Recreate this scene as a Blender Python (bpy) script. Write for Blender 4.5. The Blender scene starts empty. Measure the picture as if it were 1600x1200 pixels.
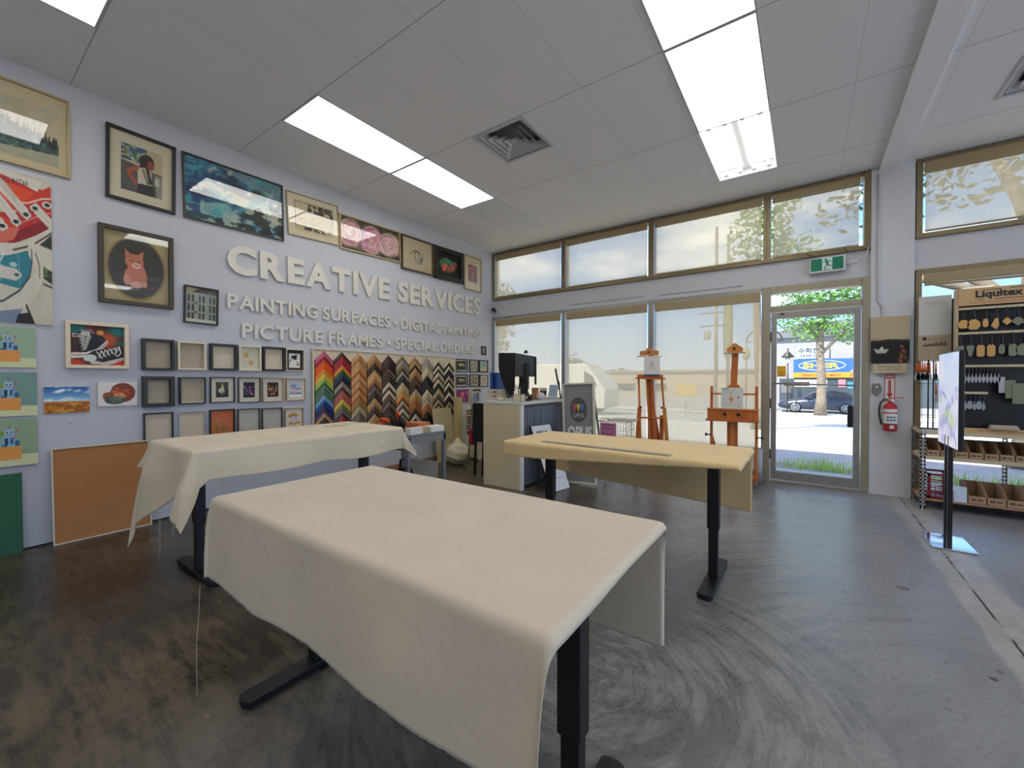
import bpy, math, random
import numpy as np
from mathutils import Vector, Matrix

random.seed(7)
PI = math.pi
SC = bpy.context.scene
COL = SC.collection

# ------------------------------------------------------------------ camera
EYE = Vector((4.893, -6.2844, 1.3096))
YAW, PITCH, FPX = math.radians(35.3875), math.radians(-0.6766), 646.706
cam_d = bpy.data.cameras.new('camera')
cam_d.sensor_width = 36.0
cam_d.lens = FPX / 1600 * 36.0
cam_d.clip_end = 400
cam = bpy.data.objects.new('camera', cam_d)
cam.location = EYE
cam.rotation_euler = (PI / 2 + PITCH, 0, YAW)
COL.objects.link(cam)
SC.camera = cam

# ------------------------------------------------------------------ sky, sun, exposure
SC.view_settings.view_transform = 'Standard'
SC.view_settings.look = 'None'
SC.view_settings.gamma = 1.0
SC.view_settings.use_curve_mapping = False
SC.view_settings.exposure = 1.2
SKY_STRENGTH = 1.2
w = bpy.data.worlds.new('sky')
SC.world = w
w.use_nodes = True
nt = w.node_tree
nt.nodes.clear()
N = nt.nodes.new
out = N('ShaderNodeOutputWorld'); bg = N('ShaderNodeBackground')
tc = N('ShaderNodeTexCoord'); sep = N('ShaderNodeSeparateXYZ')
ramp = N('ShaderNodeValToRGB'); noi = N('ShaderNodeTexNoise'); cr = N('ShaderNodeValToRGB'); mx = N('ShaderNodeMix')
mp = N('ShaderNodeMapping'); mp.inputs['Scale'].default_value = (1.0, 1.0, 2.6)
nt.links.new(tc.outputs['Generated'], sep.inputs[0])
nt.links.new(sep.outputs['Z'], ramp.inputs[0])
ramp.color_ramp.elements[0].position = 0.0; ramp.color_ramp.elements[0].color = (0.62, 0.76, 0.95, 1)
ramp.color_ramp.elements[1].position = 0.55; ramp.color_ramp.elements[1].color = (0.10, 0.27, 0.72, 1)
e = ramp.color_ramp.elements.new(0.14); e.color = (0.26, 0.50, 0.95, 1)
nt.links.new(tc.outputs['Generated'], mp.inputs[0]); nt.links.new(mp.outputs[0], noi.inputs['Vector'])
noi.inputs['Scale'].default_value = 3.4; noi.inputs['Detail'].default_value = 7; noi.inputs['Roughness'].default_value = 0.58
nt.links.new(noi.outputs['Fac'], cr.inputs[0])
cr.color_ramp.elements[0].position = 0.47; cr.color_ramp.elements[0].color = (0, 0, 0, 1)
cr.color_ramp.elements[1].position = 0.66; cr.color_ramp.elements[1].color = (1, 1, 1, 1)
mx.data_type = 'RGBA'
cz = N('ShaderNodeMapRange'); nt.links.new(sep.outputs['Z'], cz.inputs[0]); cz.inputs[1].default_value = .10; cz.inputs[2].default_value = .30
cm_ = N('ShaderNodeMath'); cm_.operation = 'MULTIPLY'; nt.links.new(cr.outputs[0], cm_.inputs[0]); nt.links.new(cz.outputs[0], cm_.inputs[1]); nt.links.new(cm_.outputs[0], mx.inputs[0]); nt.links.new(ramp.outputs[0], mx.inputs[6])
mx.inputs[7].default_value = (1.15, 1.17, 1.22, 1)
nt.links.new(mx.outputs[2], bg.inputs[0]); bg.inputs[1].default_value = SKY_STRENGTH
nt.links.new(bg.outputs[0], out.inputs[0])

sun_d = bpy.data.lights.new('sun', 'SUN'); sun_d.energy = 5.4; sun_d.angle = math.radians(1.0); sun_d.color = (1, 0.95, 0.86)
sun = bpy.data.objects.new('sun', sun_d); COL.objects.link(sun)
sun.rotation_euler = (math.radians(38), 0, math.radians(28))
sun.rotation_euler = Vector((0.35, 0.75, -0.95)).to_track_quat('-Z', 'Y').to_euler()
LAMP_RADIANCE = 2.6      # ceiling fixtures (they carry their own emission, built below)

H = 3.70                 # ceiling height

# ------------------------------------------------------------------ helpers
def lin(c):
    f = lambda v: v / 12.92 if v <= 0.04045 else ((v + 0.055) / 1.055) ** 2.4
    return tuple(f(max(0, min(255, x)) / 255.0) for x in c[:3])

MATS = {}
def mat(name, rgb, rough=0.5, metal=0.0, noise=0.0, nscale=20.0, bump=0.0, bscale=60.0, spec=0.5, emit=None, trans=0.0, stretch=None, sheen=0.0):
    if name in MATS: return MATS[name]
    m = bpy.data.materials.new(name); m.use_nodes = True
    t = m.node_tree; b = t.nodes['Principled BSDF']
    c = lin(rgb)
    b.inputs['Base Color'].default_value = (*c, 1)
    b.inputs['Roughness'].default_value = rough
    b.inputs['Metallic'].default_value = metal
    b.inputs['Specular IOR Level'].default_value = spec
    if sheen: b.inputs['Sheen Weight'].default_value = sheen
    if emit:
        b.inputs['Emission Color'].default_value = (*lin(emit[0]), 1); b.inputs['Emission Strength'].default_value = emit[1]
    if noise or bump:
        tcn = t.nodes.new('ShaderNodeTexCoord')
        src = tcn.outputs['Object']
        if stretch:
            mpn = t.nodes.new('ShaderNodeMapping'); mpn.inputs['Scale'].default_value = stretch
            t.links.new(src, mpn.inputs[0]); src = mpn.outputs[0]
    if noise:
        n = t.nodes.new('ShaderNodeTexNoise'); n.inputs['Scale'].default_value = nscale; n.inputs['Detail'].default_value = 5
        t.links.new(src, n.inputs['Vector'])
        r = t.nodes.new('ShaderNodeValToRGB')
        r.color_ramp.elements[0].position = 0.3; r.color_ramp.elements[1].position = 0.7
        r.color_ramp.elements[0].color = (*[v * (1 - noise) for v in c], 1)
        r.color_ramp.elements[1].color = (*[min(1, v * (1 + noise)) for v in c], 1)
        t.links.new(n.outputs['Fac'], r.inputs[0]); t.links.new(r.outputs[0], b.inputs['Base Color'])
    if bump:
        n2 = t.nodes.new('ShaderNodeTexNoise'); n2.inputs['Scale'].default_value = bscale; n2.inputs['Detail'].default_value = 4
        t.links.new(src, n2.inputs['Vector'])
        bp = t.nodes.new('ShaderNodeBump'); bp.inputs['Strength'].default_value = bump; bp.inputs['Distance'].default_value = 0.01
        t.links.new(n2.outputs['Fac'], bp.inputs['Height']); t.links.new(bp.outputs[0], b.inputs['Normal'])
    MATS[name] = m
    return m

def attr_mat(name, rough=0.6, spec=0.4):
    if name in MATS: return MATS[name]
    m = bpy.data.materials.new(name); m.use_nodes = True
    t = m.node_tree; b = t.nodes['Principled BSDF']
    a = t.nodes.new('ShaderNodeAttribute'); a.attribute_name = 'Ink'
    t.links.new(a.outputs['Color'], b.inputs['Base Color'])
    b.inputs['Roughness'].default_value = rough; b.inputs['Specular IOR Level'].default_value = spec
    MATS[name] = m
    return m

def link(o, parent=None):
    COL.objects.link(o)
    if parent is not None: o.parent = parent
    return o

def tag(o, label=None, cat=None, group=None, kind=None):
    if label: o['label'] = label
    if cat: o['category'] = cat
    if group: o['group'] = group
    if kind: o['kind'] = kind
    return o

def thing(name, label, cat, loc=(0, 0, 0), rz=0.0, group=None, rx=0.0, ry=0.0):
    o = bpy.data.objects.new(name, None); link(o)
    o.empty_display_size = 0.1
    o.location = loc; o.rotation_euler = (rx, ry, rz)
    return tag(o, label, cat, group)

class MB:
    def __init__(s): s.v = []; s.f = []; s.c = []; s.sm = []; s.mi = []; s.col = None; s.cur = 0
    def face(s, idx, smooth=False):
        s.f.append(tuple(idx)); s.c.append(s.col); s.sm.append(smooth); s.mi.append(s.cur)
    def add(s, vs, fs, smooth=False, M=None):
        k = len(s.v)
        for p in vs:
            s.v.append(tuple(M @ Vector(p)) if M is not None else tuple(p))
        for f in fs: s.face([k + i for i in f], smooth)
        return s
    def box(s, x0, y0, z0, x1, y1, z1, M=None):
        vs = [(x, y, z) for z in (z0, z1) for y in (y0, y1) for x in (x0, x1)]
        return s.add(vs, [(0, 2, 3, 1), (4, 5, 7, 6), (0, 1, 5, 4), (2, 6, 7, 3), (0, 4, 6, 2), (1, 3, 7, 5)], False, M)
    def bar(s, a, b, w, h=None, up=(0, 0, 1)):
        """rectangular bar from a to b: w across, h along 'up'"""
        h = h or w
        a, b = Vector(a), Vector(b); d = (b - a); L = d.length; d.normalize()
        u = Vector(up)
        if abs(u.dot(d)) > 0.98: u = Vector((0, 1, 0))
        r = d.cross(u).normalized(); u = r.cross(d).normalized()
        M = Matrix((( r.x, d.x, u.x, a.x), (r.y, d.y, u.y, a.y), (r.z, d.z, u.z, a.z), (0, 0, 0, 1)))
        return s.box(-w / 2, 0, -h / 2, w / 2, L, h / 2, M)
    def prism(s, pts, y0, y1, M=None, smooth=False):
        """polygon in XZ (counter-clockwise seen from -Y) extruded from y0 to y1"""
        n = len(pts)
        vs = [(p[0], y0, p[1]) for p in pts] + [(p[0], y1, p[1]) for p in pts]
        fs = [tuple(range(n)), tuple(range(2 * n - 1, n - 1, -1))]
        k = len(s.v)
        for p in vs: s.v.append(tuple(M @ Vector(p)) if M is not None else p)
        for f in fs: s.face([k + i for i in f])
        for i in range(n):
            j = (i + 1) % n
            s.face([k + j, k + i, k + n + i, k + n + j], smooth)
        return s
    def tube(s, path, r, n=10, caps=True, closed=False):
        path = [Vector(p) for p in path]
        rs = r if isinstance(r, (list, tuple)) else [r] * len(path)
        rings = []
        prev = None
        for i, p in enumerate(path):
            if closed: d = path[(i + 1) % len(path)] - path[i - 1]
            else: d = path[min(i + 1, len(path) - 1)] - path[max(i - 1, 0)]
            d.normalize()
            if prev is None:
                u = Vector((0, 0, 1)) if abs(d.z) < 0.9 else Vector((1, 0, 0))
                u = (u - d * u.dot(d)).normalized()
            else:
                u = (prev - d * prev.dot(d)).normalized()
            prev = u
            v = d.cross(u)
            rings.append([tuple(p + (u * math.cos(a) + v * math.sin(a)) * rs[i]) for a in [2 * PI * k / n for k in range(n)]])
        k0 = len(s.v)
        for rg in rings: s.v.extend(rg)
        m = len(rings)
        for i in range(m if closed else m - 1):
            for j in range(n):
                a = k0 + i * n + j; b = k0 + i * n + (j + 1) % n
                c = k0 + ((i + 1) % m) * n + (j + 1) % n; d2 = k0 + ((i + 1) % m) * n + j
                s.face([a, b, c, d2], True)
        if caps and not closed:
            s.face([k0 + j for j in range(n - 1, -1, -1)]); s.face([k0 + (m - 1) * n + j for j in range(n)])
        return s
    def lathe(s, prof, n=20, M=None, smooth=True, caps=True):
        """profile [(r, z)] about the Z axis"""
        k0 = len(s.v)
        for (r, z) in prof:
            for j in range(n):
                a = 2 * PI * j / n; p = (r * math.cos(a), r * math.sin(a), z)
                s.v.append(tuple(M @ Vector(p)) if M is not None else p)
        for i in range(len(prof) - 1):
            for j in range(n):
                s.face([k0 + i * n + j, k0 + i * n + (j + 1) % n, k0 + (i + 1) * n + (j + 1) % n, k0 + (i + 1) * n + j], smooth)
        if caps:
            s.face([k0 + j for j in range(n - 1, -1, -1)])
            s.face([k0 + (len(prof) - 1) * n + j for j in range(n)])
        return s
    def ring(s, x0, z0, x1, z1, w, y0, y1, M=None):
        """rectangular picture-frame ring in XZ between depths y0 (front) and y1, with mitred faces"""
        o = [(x0, z0), (x1, z0), (x1, z1), (x0, z1)]; i_ = [(x0 + w, z0 + w), (x1 - w, z0 + w), (x1 - w, z1 - w), (x0 + w, z1 - w)]
        vs = [(p[0], y0, p[1]) for p in o] + [(p[0], y0, p[1]) for p in i_] + [(p[0], y1, p[1]) for p in o] + [(p[0], y1, p[1]) for p in i_]
        fs = []
        for a in range(4):
            b = (a + 1) % 4
            fs += [(a, b, 4 + b, 4 + a), (b, a, 8 + a, 8 + b), (4 + a, 4 + b, 12 + b, 12 + a), (8 + a, 12 + a, 12 + b, 8 + b)]
        return s.add(vs, fs, False, M)
    def sphere(s, c, r, n=12, m=8, sc=(1, 1, 1)):
        k0 = len(s.v)
        for i in range(m + 1):
            t = PI * i / m
            for j in range(n):
                a = 2 * PI * j / n
                s.v.append((c[0] + r * sc[0] * math.sin(t) * math.cos(a), c[1] + r * sc[1] * math.sin(t) * math.sin(a), c[2] - r * sc[2] * math.cos(t)))
        for i in range(m):
            for j in range(n):
                s.face([k0 + i * n + j, k0 + i * n + (j + 1) % n, k0 + (i + 1) * n + (j + 1) % n, k0 + (i + 1) * n + j], True)
        return s
    def build(s, name, m, parent=None, bevel=0.0, label=None, smooth=False):
        me = bpy.data.meshes.new(name)
        me.from_pydata(s.v, [], s.f)
        ms = m if isinstance(m, (list, tuple)) else [m]
        for x in ms: me.materials.append(x)
        me.polygons.foreach_set('use_smooth', [bool(x) or smooth for x in s.sm])
        if len(ms) > 1: me.polygons.foreach_set('material_index', s.mi)
        if any(c is not None for c in s.c):
            ca = me.color_attributes.new('Ink', 'FLOAT_COLOR', 'CORNER')
            data = []
            for f, c in zip(s.f, s.c):
                q = (*lin(c), 1.0) if c is not None else (0.5, 0.5, 0.5, 1.0)
                data.extend(q * len(f))
            ca.data.foreach_set('color', data)
        me.validate(clean_customdata=False); me.update()
        o = bpy.data.objects.new(name, me); link(o, parent)
        if bevel:
            b = o.modifiers.new('bevel', 'BEVEL'); b.width = bevel; b.segments = 2; b.limit_method = 'ANGLE'
        if label: o['label'] = label
        return o

def box_obj(name, dims, m, parent=None, bevel=0.0, label=None):
    return MB().box(*dims).build(name, m, parent, bevel, label)

# ---- text turned into mesh geometry (faces -Y, baseline at local origin)
_tc = {}
def text_mesh(body, size, extrude=0.002, offset=0.0, align='LEFT', bold=False):
    cu = bpy.data.curves.new('lettering', 'FONT'); cu.body = body; cu.size = size
    cu.extrude = extrude; cu.offset = offset; cu.align_x = align; cu.resolution_u = 3
    o = bpy.data.objects.new('tmp', cu); COL.objects.link(o)
    dg = bpy.context.evaluated_depsgraph_get()
    me = bpy.data.meshes.new_from_object(o.evaluated_get(dg))
    bpy.data.objects.remove(o)
    me.transform(Matrix.Rotation(PI / 2, 4, 'X'))
    return me
def mesh_bounds(me):
    a = np.empty(len(me.vertices) * 3); me.vertices.foreach_get('co', a); a = a.reshape(-1, 3)
    return a.min(0), a.max(0)
def text_obj(name, body, x, z, width, height, y, m, parent, extrude=0.001, offset=0.0, label=None, slant=0.0):
    """text fitted into width x height (metres) with lower-left corner at x, z, front at depth y"""
    me = text_mesh(body, 1.0, 0.5, offset)
    lo, hi = mesh_bounds(me)
    sx = width / (hi[0] - lo[0]); sz = height / (hi[2] - lo[2])
    M = Matrix.Translation((x, y, z)) @ Matrix(((sx, 0, slant * sz, 0), (0, extrude * 2, 0, 0), (0, 0, sz, 0), (0, 0, 0, 1))) @ Matrix.Translation((-lo[0], 0, -lo[2]))
    me.transform(M)
    me.materials.clear(); me.materials.append(m)
    o = bpy.data.objects.new(name, me); link(o, parent)
    if label: o['label'] = label
    return o

# ---- a small painter for printed pictures: fills an array, which becomes the inks of a print mesh
class Ink:
    def __init__(s, w, h, bg, W=None):
        s.w, s.h = w, h
        s.a = np.zeros((h, w, 3)); s.a[:] = bg
        s.X, s.Y = np.meshgrid((np.arange(w) + .5) / w * 100, (np.arange(h) + .5) / h * 100)   # 0..100, y down
        s.asp = w / h
    def put(s, k, c, al=1.0):
        k = np.clip(k, 0, 1)[..., None] * al
        s.a = s.a * (1 - k) + np.array(c, float) * k
        return s
    def soft(s, d, e): return np.clip(0.5 - d / e, 0, 1)
    def ell(s, cx, cy, rx, ry, c, rot=0, soft=0.12, al=1.0):
        r = math.radians(rot); dx, dy = s.X - cx, s.Y - cy
        u = (dx * math.cos(r) + dy * math.sin(r)) / rx; v = (-dx * math.sin(r) + dy * math.cos(r)) / ry
        return s.put(s.soft(np.hypot(u, v) - 1, soft), c, al)
    def poly(s, pts, c, al=1.0):
        ins = np.zeros(s.X.shape, bool); n = len(pts)
        for i in range(n):
            x0, y0 = pts[i]; x1, y1 = pts[(i + 1) % n]
            if y0 == y1: continue
            k = ((s.Y < y0) != (s.Y < y1)) & (s.X < (x1 - x0) * (s.Y - y0) / (y1 - y0) + x0)
            ins ^= k
        return s.put(ins.astype(float), c, al)
    def rect(s, x0, y0, x1, y1, c, al=1.0): return s.poly([(x0, y0), (x1, y0), (x1, y1), (x0, y1)], c, al)
    def line(s, pts, wd, c, al=1.0):
        k = np.zeros(s.X.shape)
        for (x0, y0), (x1, y1) in zip(pts[:-1], pts[1:]):
            dx, dy = x1 - x0, y1 - y0; L = dx * dx + dy * dy + 1e-9
            t = np.clip(((s.X - x0) * dx + (s.Y - y0) * dy) / L, 0, 1)
            d = np.hypot(s.X - x0 - t * dx, s.Y - y0 - t * dy)
            k = np.maximum(k, np.clip(wd / 2 - d + .5, 0, 1))
        return s.put(k, c, al)
    def fbm(s, sc, seed=0, octv=4, sx=1, sy=1, rot=0):
        rg = np.random.RandomState(seed); o = np.zeros(s.X.shape); amp = 1; tot = 0
        r = math.radians(rot)
        U = (s.X * math.cos(r) + s.Y * math.sin(r)) * sx / 100; V = (-s.X * math.sin(r) + s.Y * math.cos(r)) * sy / 100
        for k in range(octv):
            g = rg.rand(64, 64); f = sc * 2 ** k
            u = U * f + 17.3; v = V * f + 9.1
            i = np.floor(u).astype(int); j = np.floor(v).astype(int); fu = u - i; fv = v - j
            fu = fu * fu * (3 - 2 * fu); fv = fv * fv * (3 - 2 * fv)
            G = lambda a, b: g[b % 64, a % 64]
            o += amp * ((G(i, j) * (1 - fu) + G(i + 1, j) * fu) * (1 - fv) + (G(i, j + 1) * (1 - fu) + G(i + 1, j + 1) * fu) * fv)
            tot += amp; amp *= .55
        return o / tot
    def nz(s, sc, seed, lo, hi, c, al=1.0, **k):
        n = s.fbm(sc, seed, **k)
        return s.put((n - lo) / (hi - lo), c, al)

def print_mesh(name, ink, x0, z0, x1, z1, y, parent, m=None, M=None):
    h, w_ = ink.a.shape[:2]
    xs = np.linspace(x0, x1, w_); zs = np.linspace(z1, z0, h)
    V = np.zeros((h, w_, 3)); V[..., 0] = xs[None]; V[..., 2] = zs[:, None]; V[..., 1] = y
    idx = np.arange(h * w_).reshape(h, w_)
    F = np.stack([idx[1:, :-1], idx[1:, 1:], idx[:-1, 1:], idx[:-1, :-1]], -1).reshape(-1, 4)
    me = bpy.data.meshes.new(name)
    me.vertices.add(h * w_); me.vertices.foreach_set('co', V.reshape(-1))
    nf = len(F)
    me.loops.add(nf * 4); me.loops.foreach_set('vertex_index', F.reshape(-1))
    me.polygons.add(nf); me.polygons.foreach_set('loop_start', np.arange(nf) * 4)
    me.update(calc_edges=True)
    ca = me.color_attributes.new('Ink', 'FLOAT_COLOR', 'POINT')
    a = np.clip(ink.a / 255, 0, 1); a = np.where(a <= .04045, a / 12.92, ((a + .055) / 1.055) ** 2.4)
    ca.data.foreach_set('color', np.concatenate([a, np.ones((h, w_, 1))], -1).reshape(-1))
    me.materials.append(m or attr_mat('printed_paper'))
    me.validate(clean_customdata=False)
    if M is not None: me.transform(M)
    o = bpy.data.objects.new(name, me); link(o, parent)
    return o

def ray(px, py):
    d = Vector((-math.sin(YAW) * math.cos(PITCH), math.cos(YAW) * math.cos(PITCH), math.sin(PITCH)))
    r = Vector((math.cos(YAW), math.sin(YAW), 0)); u = r.cross(d)
    return d * FPX + r * (px - 800) + u * (600 - py)
def at(px, py, Y):
    """surveyed position: where the sight line through a photo point meets the plane y = Y"""
    d = ray(px, py); t = (Y - EYE.y) / d.y
    return EYE + d * t
def atz(px, py, Z):
    d = ray(px, py); t = (Z - EYE.z) / d.z
    return EYE + d * t
def atx(px, py, X):
    d = ray(px, py); t = (X - EYE.x) / d.x
    return EYE + d * t

ORD = ['first', 'second', 'third', 'fourth', 'fifth', 'sixth', 'seventh', 'eighth', 'ninth', 'tenth', 'eleventh', 'twelfth', 'thirteenth', 'fourteenth', 'fifteenth', 'sixteenth', 'seventeenth', 'eighteenth', 'nineteenth', 'twentieth', 'twenty-first', 'twenty-second']

# ------------------------------------------------------------------ shared materials
M_wall = mat('wall_paint_lavender', (188, 189, 194), 0.75, noise=0.02, nscale=3, bump=0.04, bscale=180)
M_white = mat('white_paint', (198, 198, 201), 0.6, noise=0.02, nscale=5)
M_brass = mat('anodised_beige_frame', (132, 116, 84), 0.42, 0.35, noise=0.10, nscale=14)
M_alu = mat('brushed_aluminium', (158, 155, 148), 0.38, 0.6, noise=0.08, nscale=18)
M_black = mat('black_paint', (20, 20, 21), 0.35)
M_blackm = mat('black_powder_coat', (16, 16, 17), 0.45)
M_dark = mat('dark_brown_frame', (52, 44, 32), 0.45)
M_cream = mat('cream_board', (205, 192, 165), 0.7)
M_chrome = mat('chrome', (200, 200, 200), 0.15, 1.0)
M_paperw = mat('white_paper', (225, 224, 222), 0.7)
M_card = mat('cardboard', (172, 140, 106), 0.8, noise=0.05, nscale=30)
M_ink = mat('black_ink', (18, 17, 17), 0.6)
M_print = attr_mat('printed_paper')
M_gloss = attr_mat('lacquered_moulding', 0.38, 0.5)

def glass_mat(name, tint=(1, 1, 1), refl=1.0, rough=0.0):
    if name in MATS: return MATS[name]
    m = bpy.data.materials.new(name); m.use_nodes = True
    t = m.node_tree; t.nodes.clear()
    o = t.nodes.new('ShaderNodeOutputMaterial'); mixn = t.nodes.new('ShaderNodeMixShader')
    tr = t.nodes.new('ShaderNodeBsdfTransparent'); tr.inputs[0].default_value = (*tint, 1)
    gl = t.nodes.new('ShaderNodeBsdfGlossy'); gl.inputs['Roughness'].default_value = rough
    ge = t.nodes.new('ShaderNodeNewGeometry'); dt = t.nodes.new('ShaderNodeVectorMath'); dt.operation = 'DOT_PRODUCT'
    t.links.new(ge.outputs['Incoming'], dt.inputs[0]); t.links.new(ge.outputs['Normal'], dt.inputs[1])
    def mm(op, a, b=None, c=None):
        n = t.nodes.new('ShaderNodeMath'); n.operation = op
        for i, v in enumerate((a, b, c)):
            if v is None: continue
            if isinstance(v, (int, float)): n.inputs[i].default_value = v
            else: t.links.new(v, n.inputs[i])
        return n.outputs[0]
    k = mm('SUBTRACT', 1.0, mm('ABSOLUTE', dt.outputs['Value'])); k = mm('POWER', k, 5.0)
    k = mm('MULTIPLY', mm('MULTIPLY_ADD', k, .96, .04), refl); t.links.new(k, mixn.inputs[0])
    t.links.new(tr.outputs[0], mixn.inputs[1]); t.links.new(gl.outputs[0], mixn.inputs[2])
    t.links.new(mixn.outputs[0], o.inputs[0])
    MATS[name] = m
    return m
M_glass = glass_mat('window_glass', (0.95, 0.97, 0.96), 1.0)
M_pane = glass_mat('picture_glass', (0.97, 0.97, 0.96), 1.3, 0.02)

# ================================================================== THE SETTING
RX0, RX1, RY0 = 0.0, 11.5, -12.0      # room extents: left wall, right wall, rear wall (window wall at y = 0)

def floor_material():
    m = bpy.data.materials.new('worn_concrete'); m.use_nodes = True
    t = m.node_tree; b = t.nodes['Principled BSDF']; L = t.links.new
    def nd(k, **kw):
        n = t.nodes.new(k)
        for a, v in kw.items(): setattr(n, a, v)
        return n
    def math_(op, a, b_=None, c=None):
        n = nd('ShaderNodeMath', operation=op)
        for i, v in enumerate((a, b_, c)):
            if v is None: continue
            if isinstance(v, (int, float)): n.inputs[i].default_value = v
            else: L(v, n.inputs[i])
        return n.outputs[0]
    def smooth(v, lo, hi):
        n = nd('ShaderNodeMapRange', interpolation_type='SMOOTHSTEP'); L(v, n.inputs[0])
        n.inputs[1].default_value = lo; n.inputs[2].default_value = hi
        return n.outputs[0]
    def noise(vec, sc, det=6, rough=.6, dist=0.0):
        n = nd('ShaderNodeTexNoise'); L(vec, n.inputs['Vector']); n.inputs['Scale'].default_value = sc
        n.inputs['Detail'].default_value = det; n.inputs['Roughness'].default_value = rough; n.inputs['Distortion'].default_value = dist
        return n.outputs['Fac']
    def mixc(f, a, b_):
        n = nd('ShaderNodeMix', data_type='RGBA')
        if isinstance(f, (int, float)): n.inputs[0].default_value = f
        else: L(f, n.inputs[0])
        for i, v in ((6, a), (7, b_)):
            if isinstance(v, tuple): n.inputs[i].default_value = (*lin(v), 1)
            else: L(v, n.inputs[i])
        return n.outputs[2]
    tcn = nd('ShaderNodeTexCoord'); P = tcn.outputs['Object']
    sp = nd('ShaderNodeSeparateXYZ'); L(P, sp.inputs[0]); X, Y = sp.outputs[0], sp.outputs[1]
    def stretch(sx, sy, rot, loc=(0, 0, 0)):
        n = nd('ShaderNodeMapping'); n.inputs['Rotation'].default_value = (0, 0, rot); n.inputs['Scale'].default_value = (sx, sy, 1); n.inputs['Location'].default_value = loc
        n.vector_type = 'POINT'; L(P, n.inputs[0]); return n.outputs[0]
    def polar(cx, cy, kr, ka):
        dx = math_('SUBTRACT', X, cx); dy = math_('SUBTRACT', Y, cy)
        r = math_('SQRT', math_('ADD', math_('MULTIPLY', dx, dx), math_('MULTIPLY', dy, dy)))
        a = math_('ARCTAN2', dy, dx)
        c = nd('ShaderNodeCombineXYZ'); L(math_('MULTIPLY', r, kr), c.inputs[0]); L(math_('MULTIPLY', a, ka), c.inputs[1])
        return c.outputs[0], r
    # adhesive streaks swept in straight strokes (left) and in arcs (middle)
    straight = noise(stretch(2.4, 13.0, 0.55), 1.5, 12, .76, .25)
    v1, r1 = polar(3.4, -2.9, 13, 1.9); arc1 = noise(v1, 1.2, 10, .74, .5)
    v2, r2 = polar(5.9, -4.4, 14, 1.7); arc2 = noise(v2, 1.2, 10, .74, .5)
    v3, r3 = polar(4.1, -4.6, 15, 1.6); arc3 = noise(v3, 1.2, 10, .74, .5)
    patch = noise(P, 1.1, 5, .6)
    def mixv(f, a, b_):
        n = nd('ShaderNodeMix', data_type='FLOAT'); L(f, n.inputs[0]); L(a, n.inputs[2]); L(b_, n.inputs[3]); return n.outputs[0]
    sel = smooth(noise(P, .55, 2, .5), .44, .56)
    arcs = mixv(sel, arc1, arc2)
    arcs = mixv(smooth(r3, 1.5, .9), arcs, arc3)
    zone = smooth(math_('ADD', X, math_('MULTIPLY', patch, .8)), 3.2, 4.2)
    brk = noise(P, 5.5, 12, .8, .2)
    straight = math_('ADD', math_('MULTIPLY', straight, .6), math_('MULTIPLY', brk, .4)); arcs = math_('ADD', math_('MULTIPLY', arcs, .8), math_('MULTIPLY', brk, .2))
    streak = mixv(zone, straight, arcs)
    tot = math_('ADD', math_('MULTIPLY', streak, .72), math_('MULTIPLY', patch, .34))
    worn = smooth(tot, .49, .61)
    fine = noise(P, 38, 5, .7)
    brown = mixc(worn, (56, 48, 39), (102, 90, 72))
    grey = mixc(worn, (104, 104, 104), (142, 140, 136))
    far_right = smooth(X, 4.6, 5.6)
    grey2 = mixc(math_('MULTIPLY', far_right, .8), grey, (140, 141, 144))  # paler at far right: window sheen put into the floor colour
    col = mixc(smooth(math_('ADD', X, math_('MULTIPLY', patch, 1.2)), 3.3, 5.0), brown, grey2)  # brown left, grey right: adhesive staining plus warm and window light painted in
    col = mixc(math_('MULTIPLY', smooth(fine, .35, .75), .35), col, (74, 68, 60))
    # thin scratches
    scr = noise(stretch(1.5, 60, 1.0), 2.0, 6, .7, .5)
    col = mixc(math_('MULTIPLY', smooth(scr, .62, .70), .35), col, (150, 138, 116))
    # small chips and glue dots
    vo = nd('ShaderNodeTexVoronoi'); vo.inputs['Scale'].default_value = 4.2; L(stretch(1, 1.7, .5), vo.inputs['Vector'])
    chip = math_('MULTIPLY', smooth(math_('ADD', vo.outputs['Distance'], math_('MULTIPLY', fine, .09)), .115, .095), smooth(noise(P, 1.6, 2), .45, .55))
    col = mixc(chip, col, (160, 142, 108))
    # the filled trench along the column line
    wob = math_('MULTIPLY', math_('SUBTRACT', noise(P, 2.2, 6, .7), .5), .10)
    bx = math_('ADD', X, wob)
    band = math_('MULTIPLY', smooth(bx, 5.63, 5.66), smooth(bx, 5.93, 5.88))
    bandcol = mixc(smooth(noise(P, 9, 6, .7), .35, .7), (150, 148, 144), (178, 175, 168))
    col = mixc(math_('MULTIPLY', band, .8), col, bandcol)
    crack = math_('MULTIPLY', smooth(math_('ABSOLUTE', math_('SUBTRACT', math_('ADD', X, math_('MULTIPLY', wob, .3)), 5.745)), .008, .003), smooth(noise(P, 5, 4), .38, .5))
    col = mixc(crack, col, (58, 50, 42))
    vo2 = nd('ShaderNodeTexVoronoi'); vo2.inputs['Scale'].default_value = 9; L(P, vo2.inputs['Vector'])
    nearband = math_('MULTIPLY', smooth(X, 5.1, 5.6), smooth(X, 5.75, 5.65))
    pits = math_('MULTIPLY', smooth(math_('ADD', vo2.outputs['Distance'], math_('MULTIPLY', fine, .2)), .26, .2), math_('MULTIPLY', nearband, smooth(noise(P, 2.3, 2), .5, .58)))
    col = mixc(pits, col, (82, 70, 52))
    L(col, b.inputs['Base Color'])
    rgh = math_('ADD', math_('MULTIPLY', worn, .10), math_('ADD', .20, math_('MULTIPLY', fine, .16)))
    L(rgh, b.inputs['Roughness'])
    bp = nd('ShaderNodeBump'); bp.inputs['Strength'].default_value = .12; bp.inputs['Distance'].default_value = .004
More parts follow.
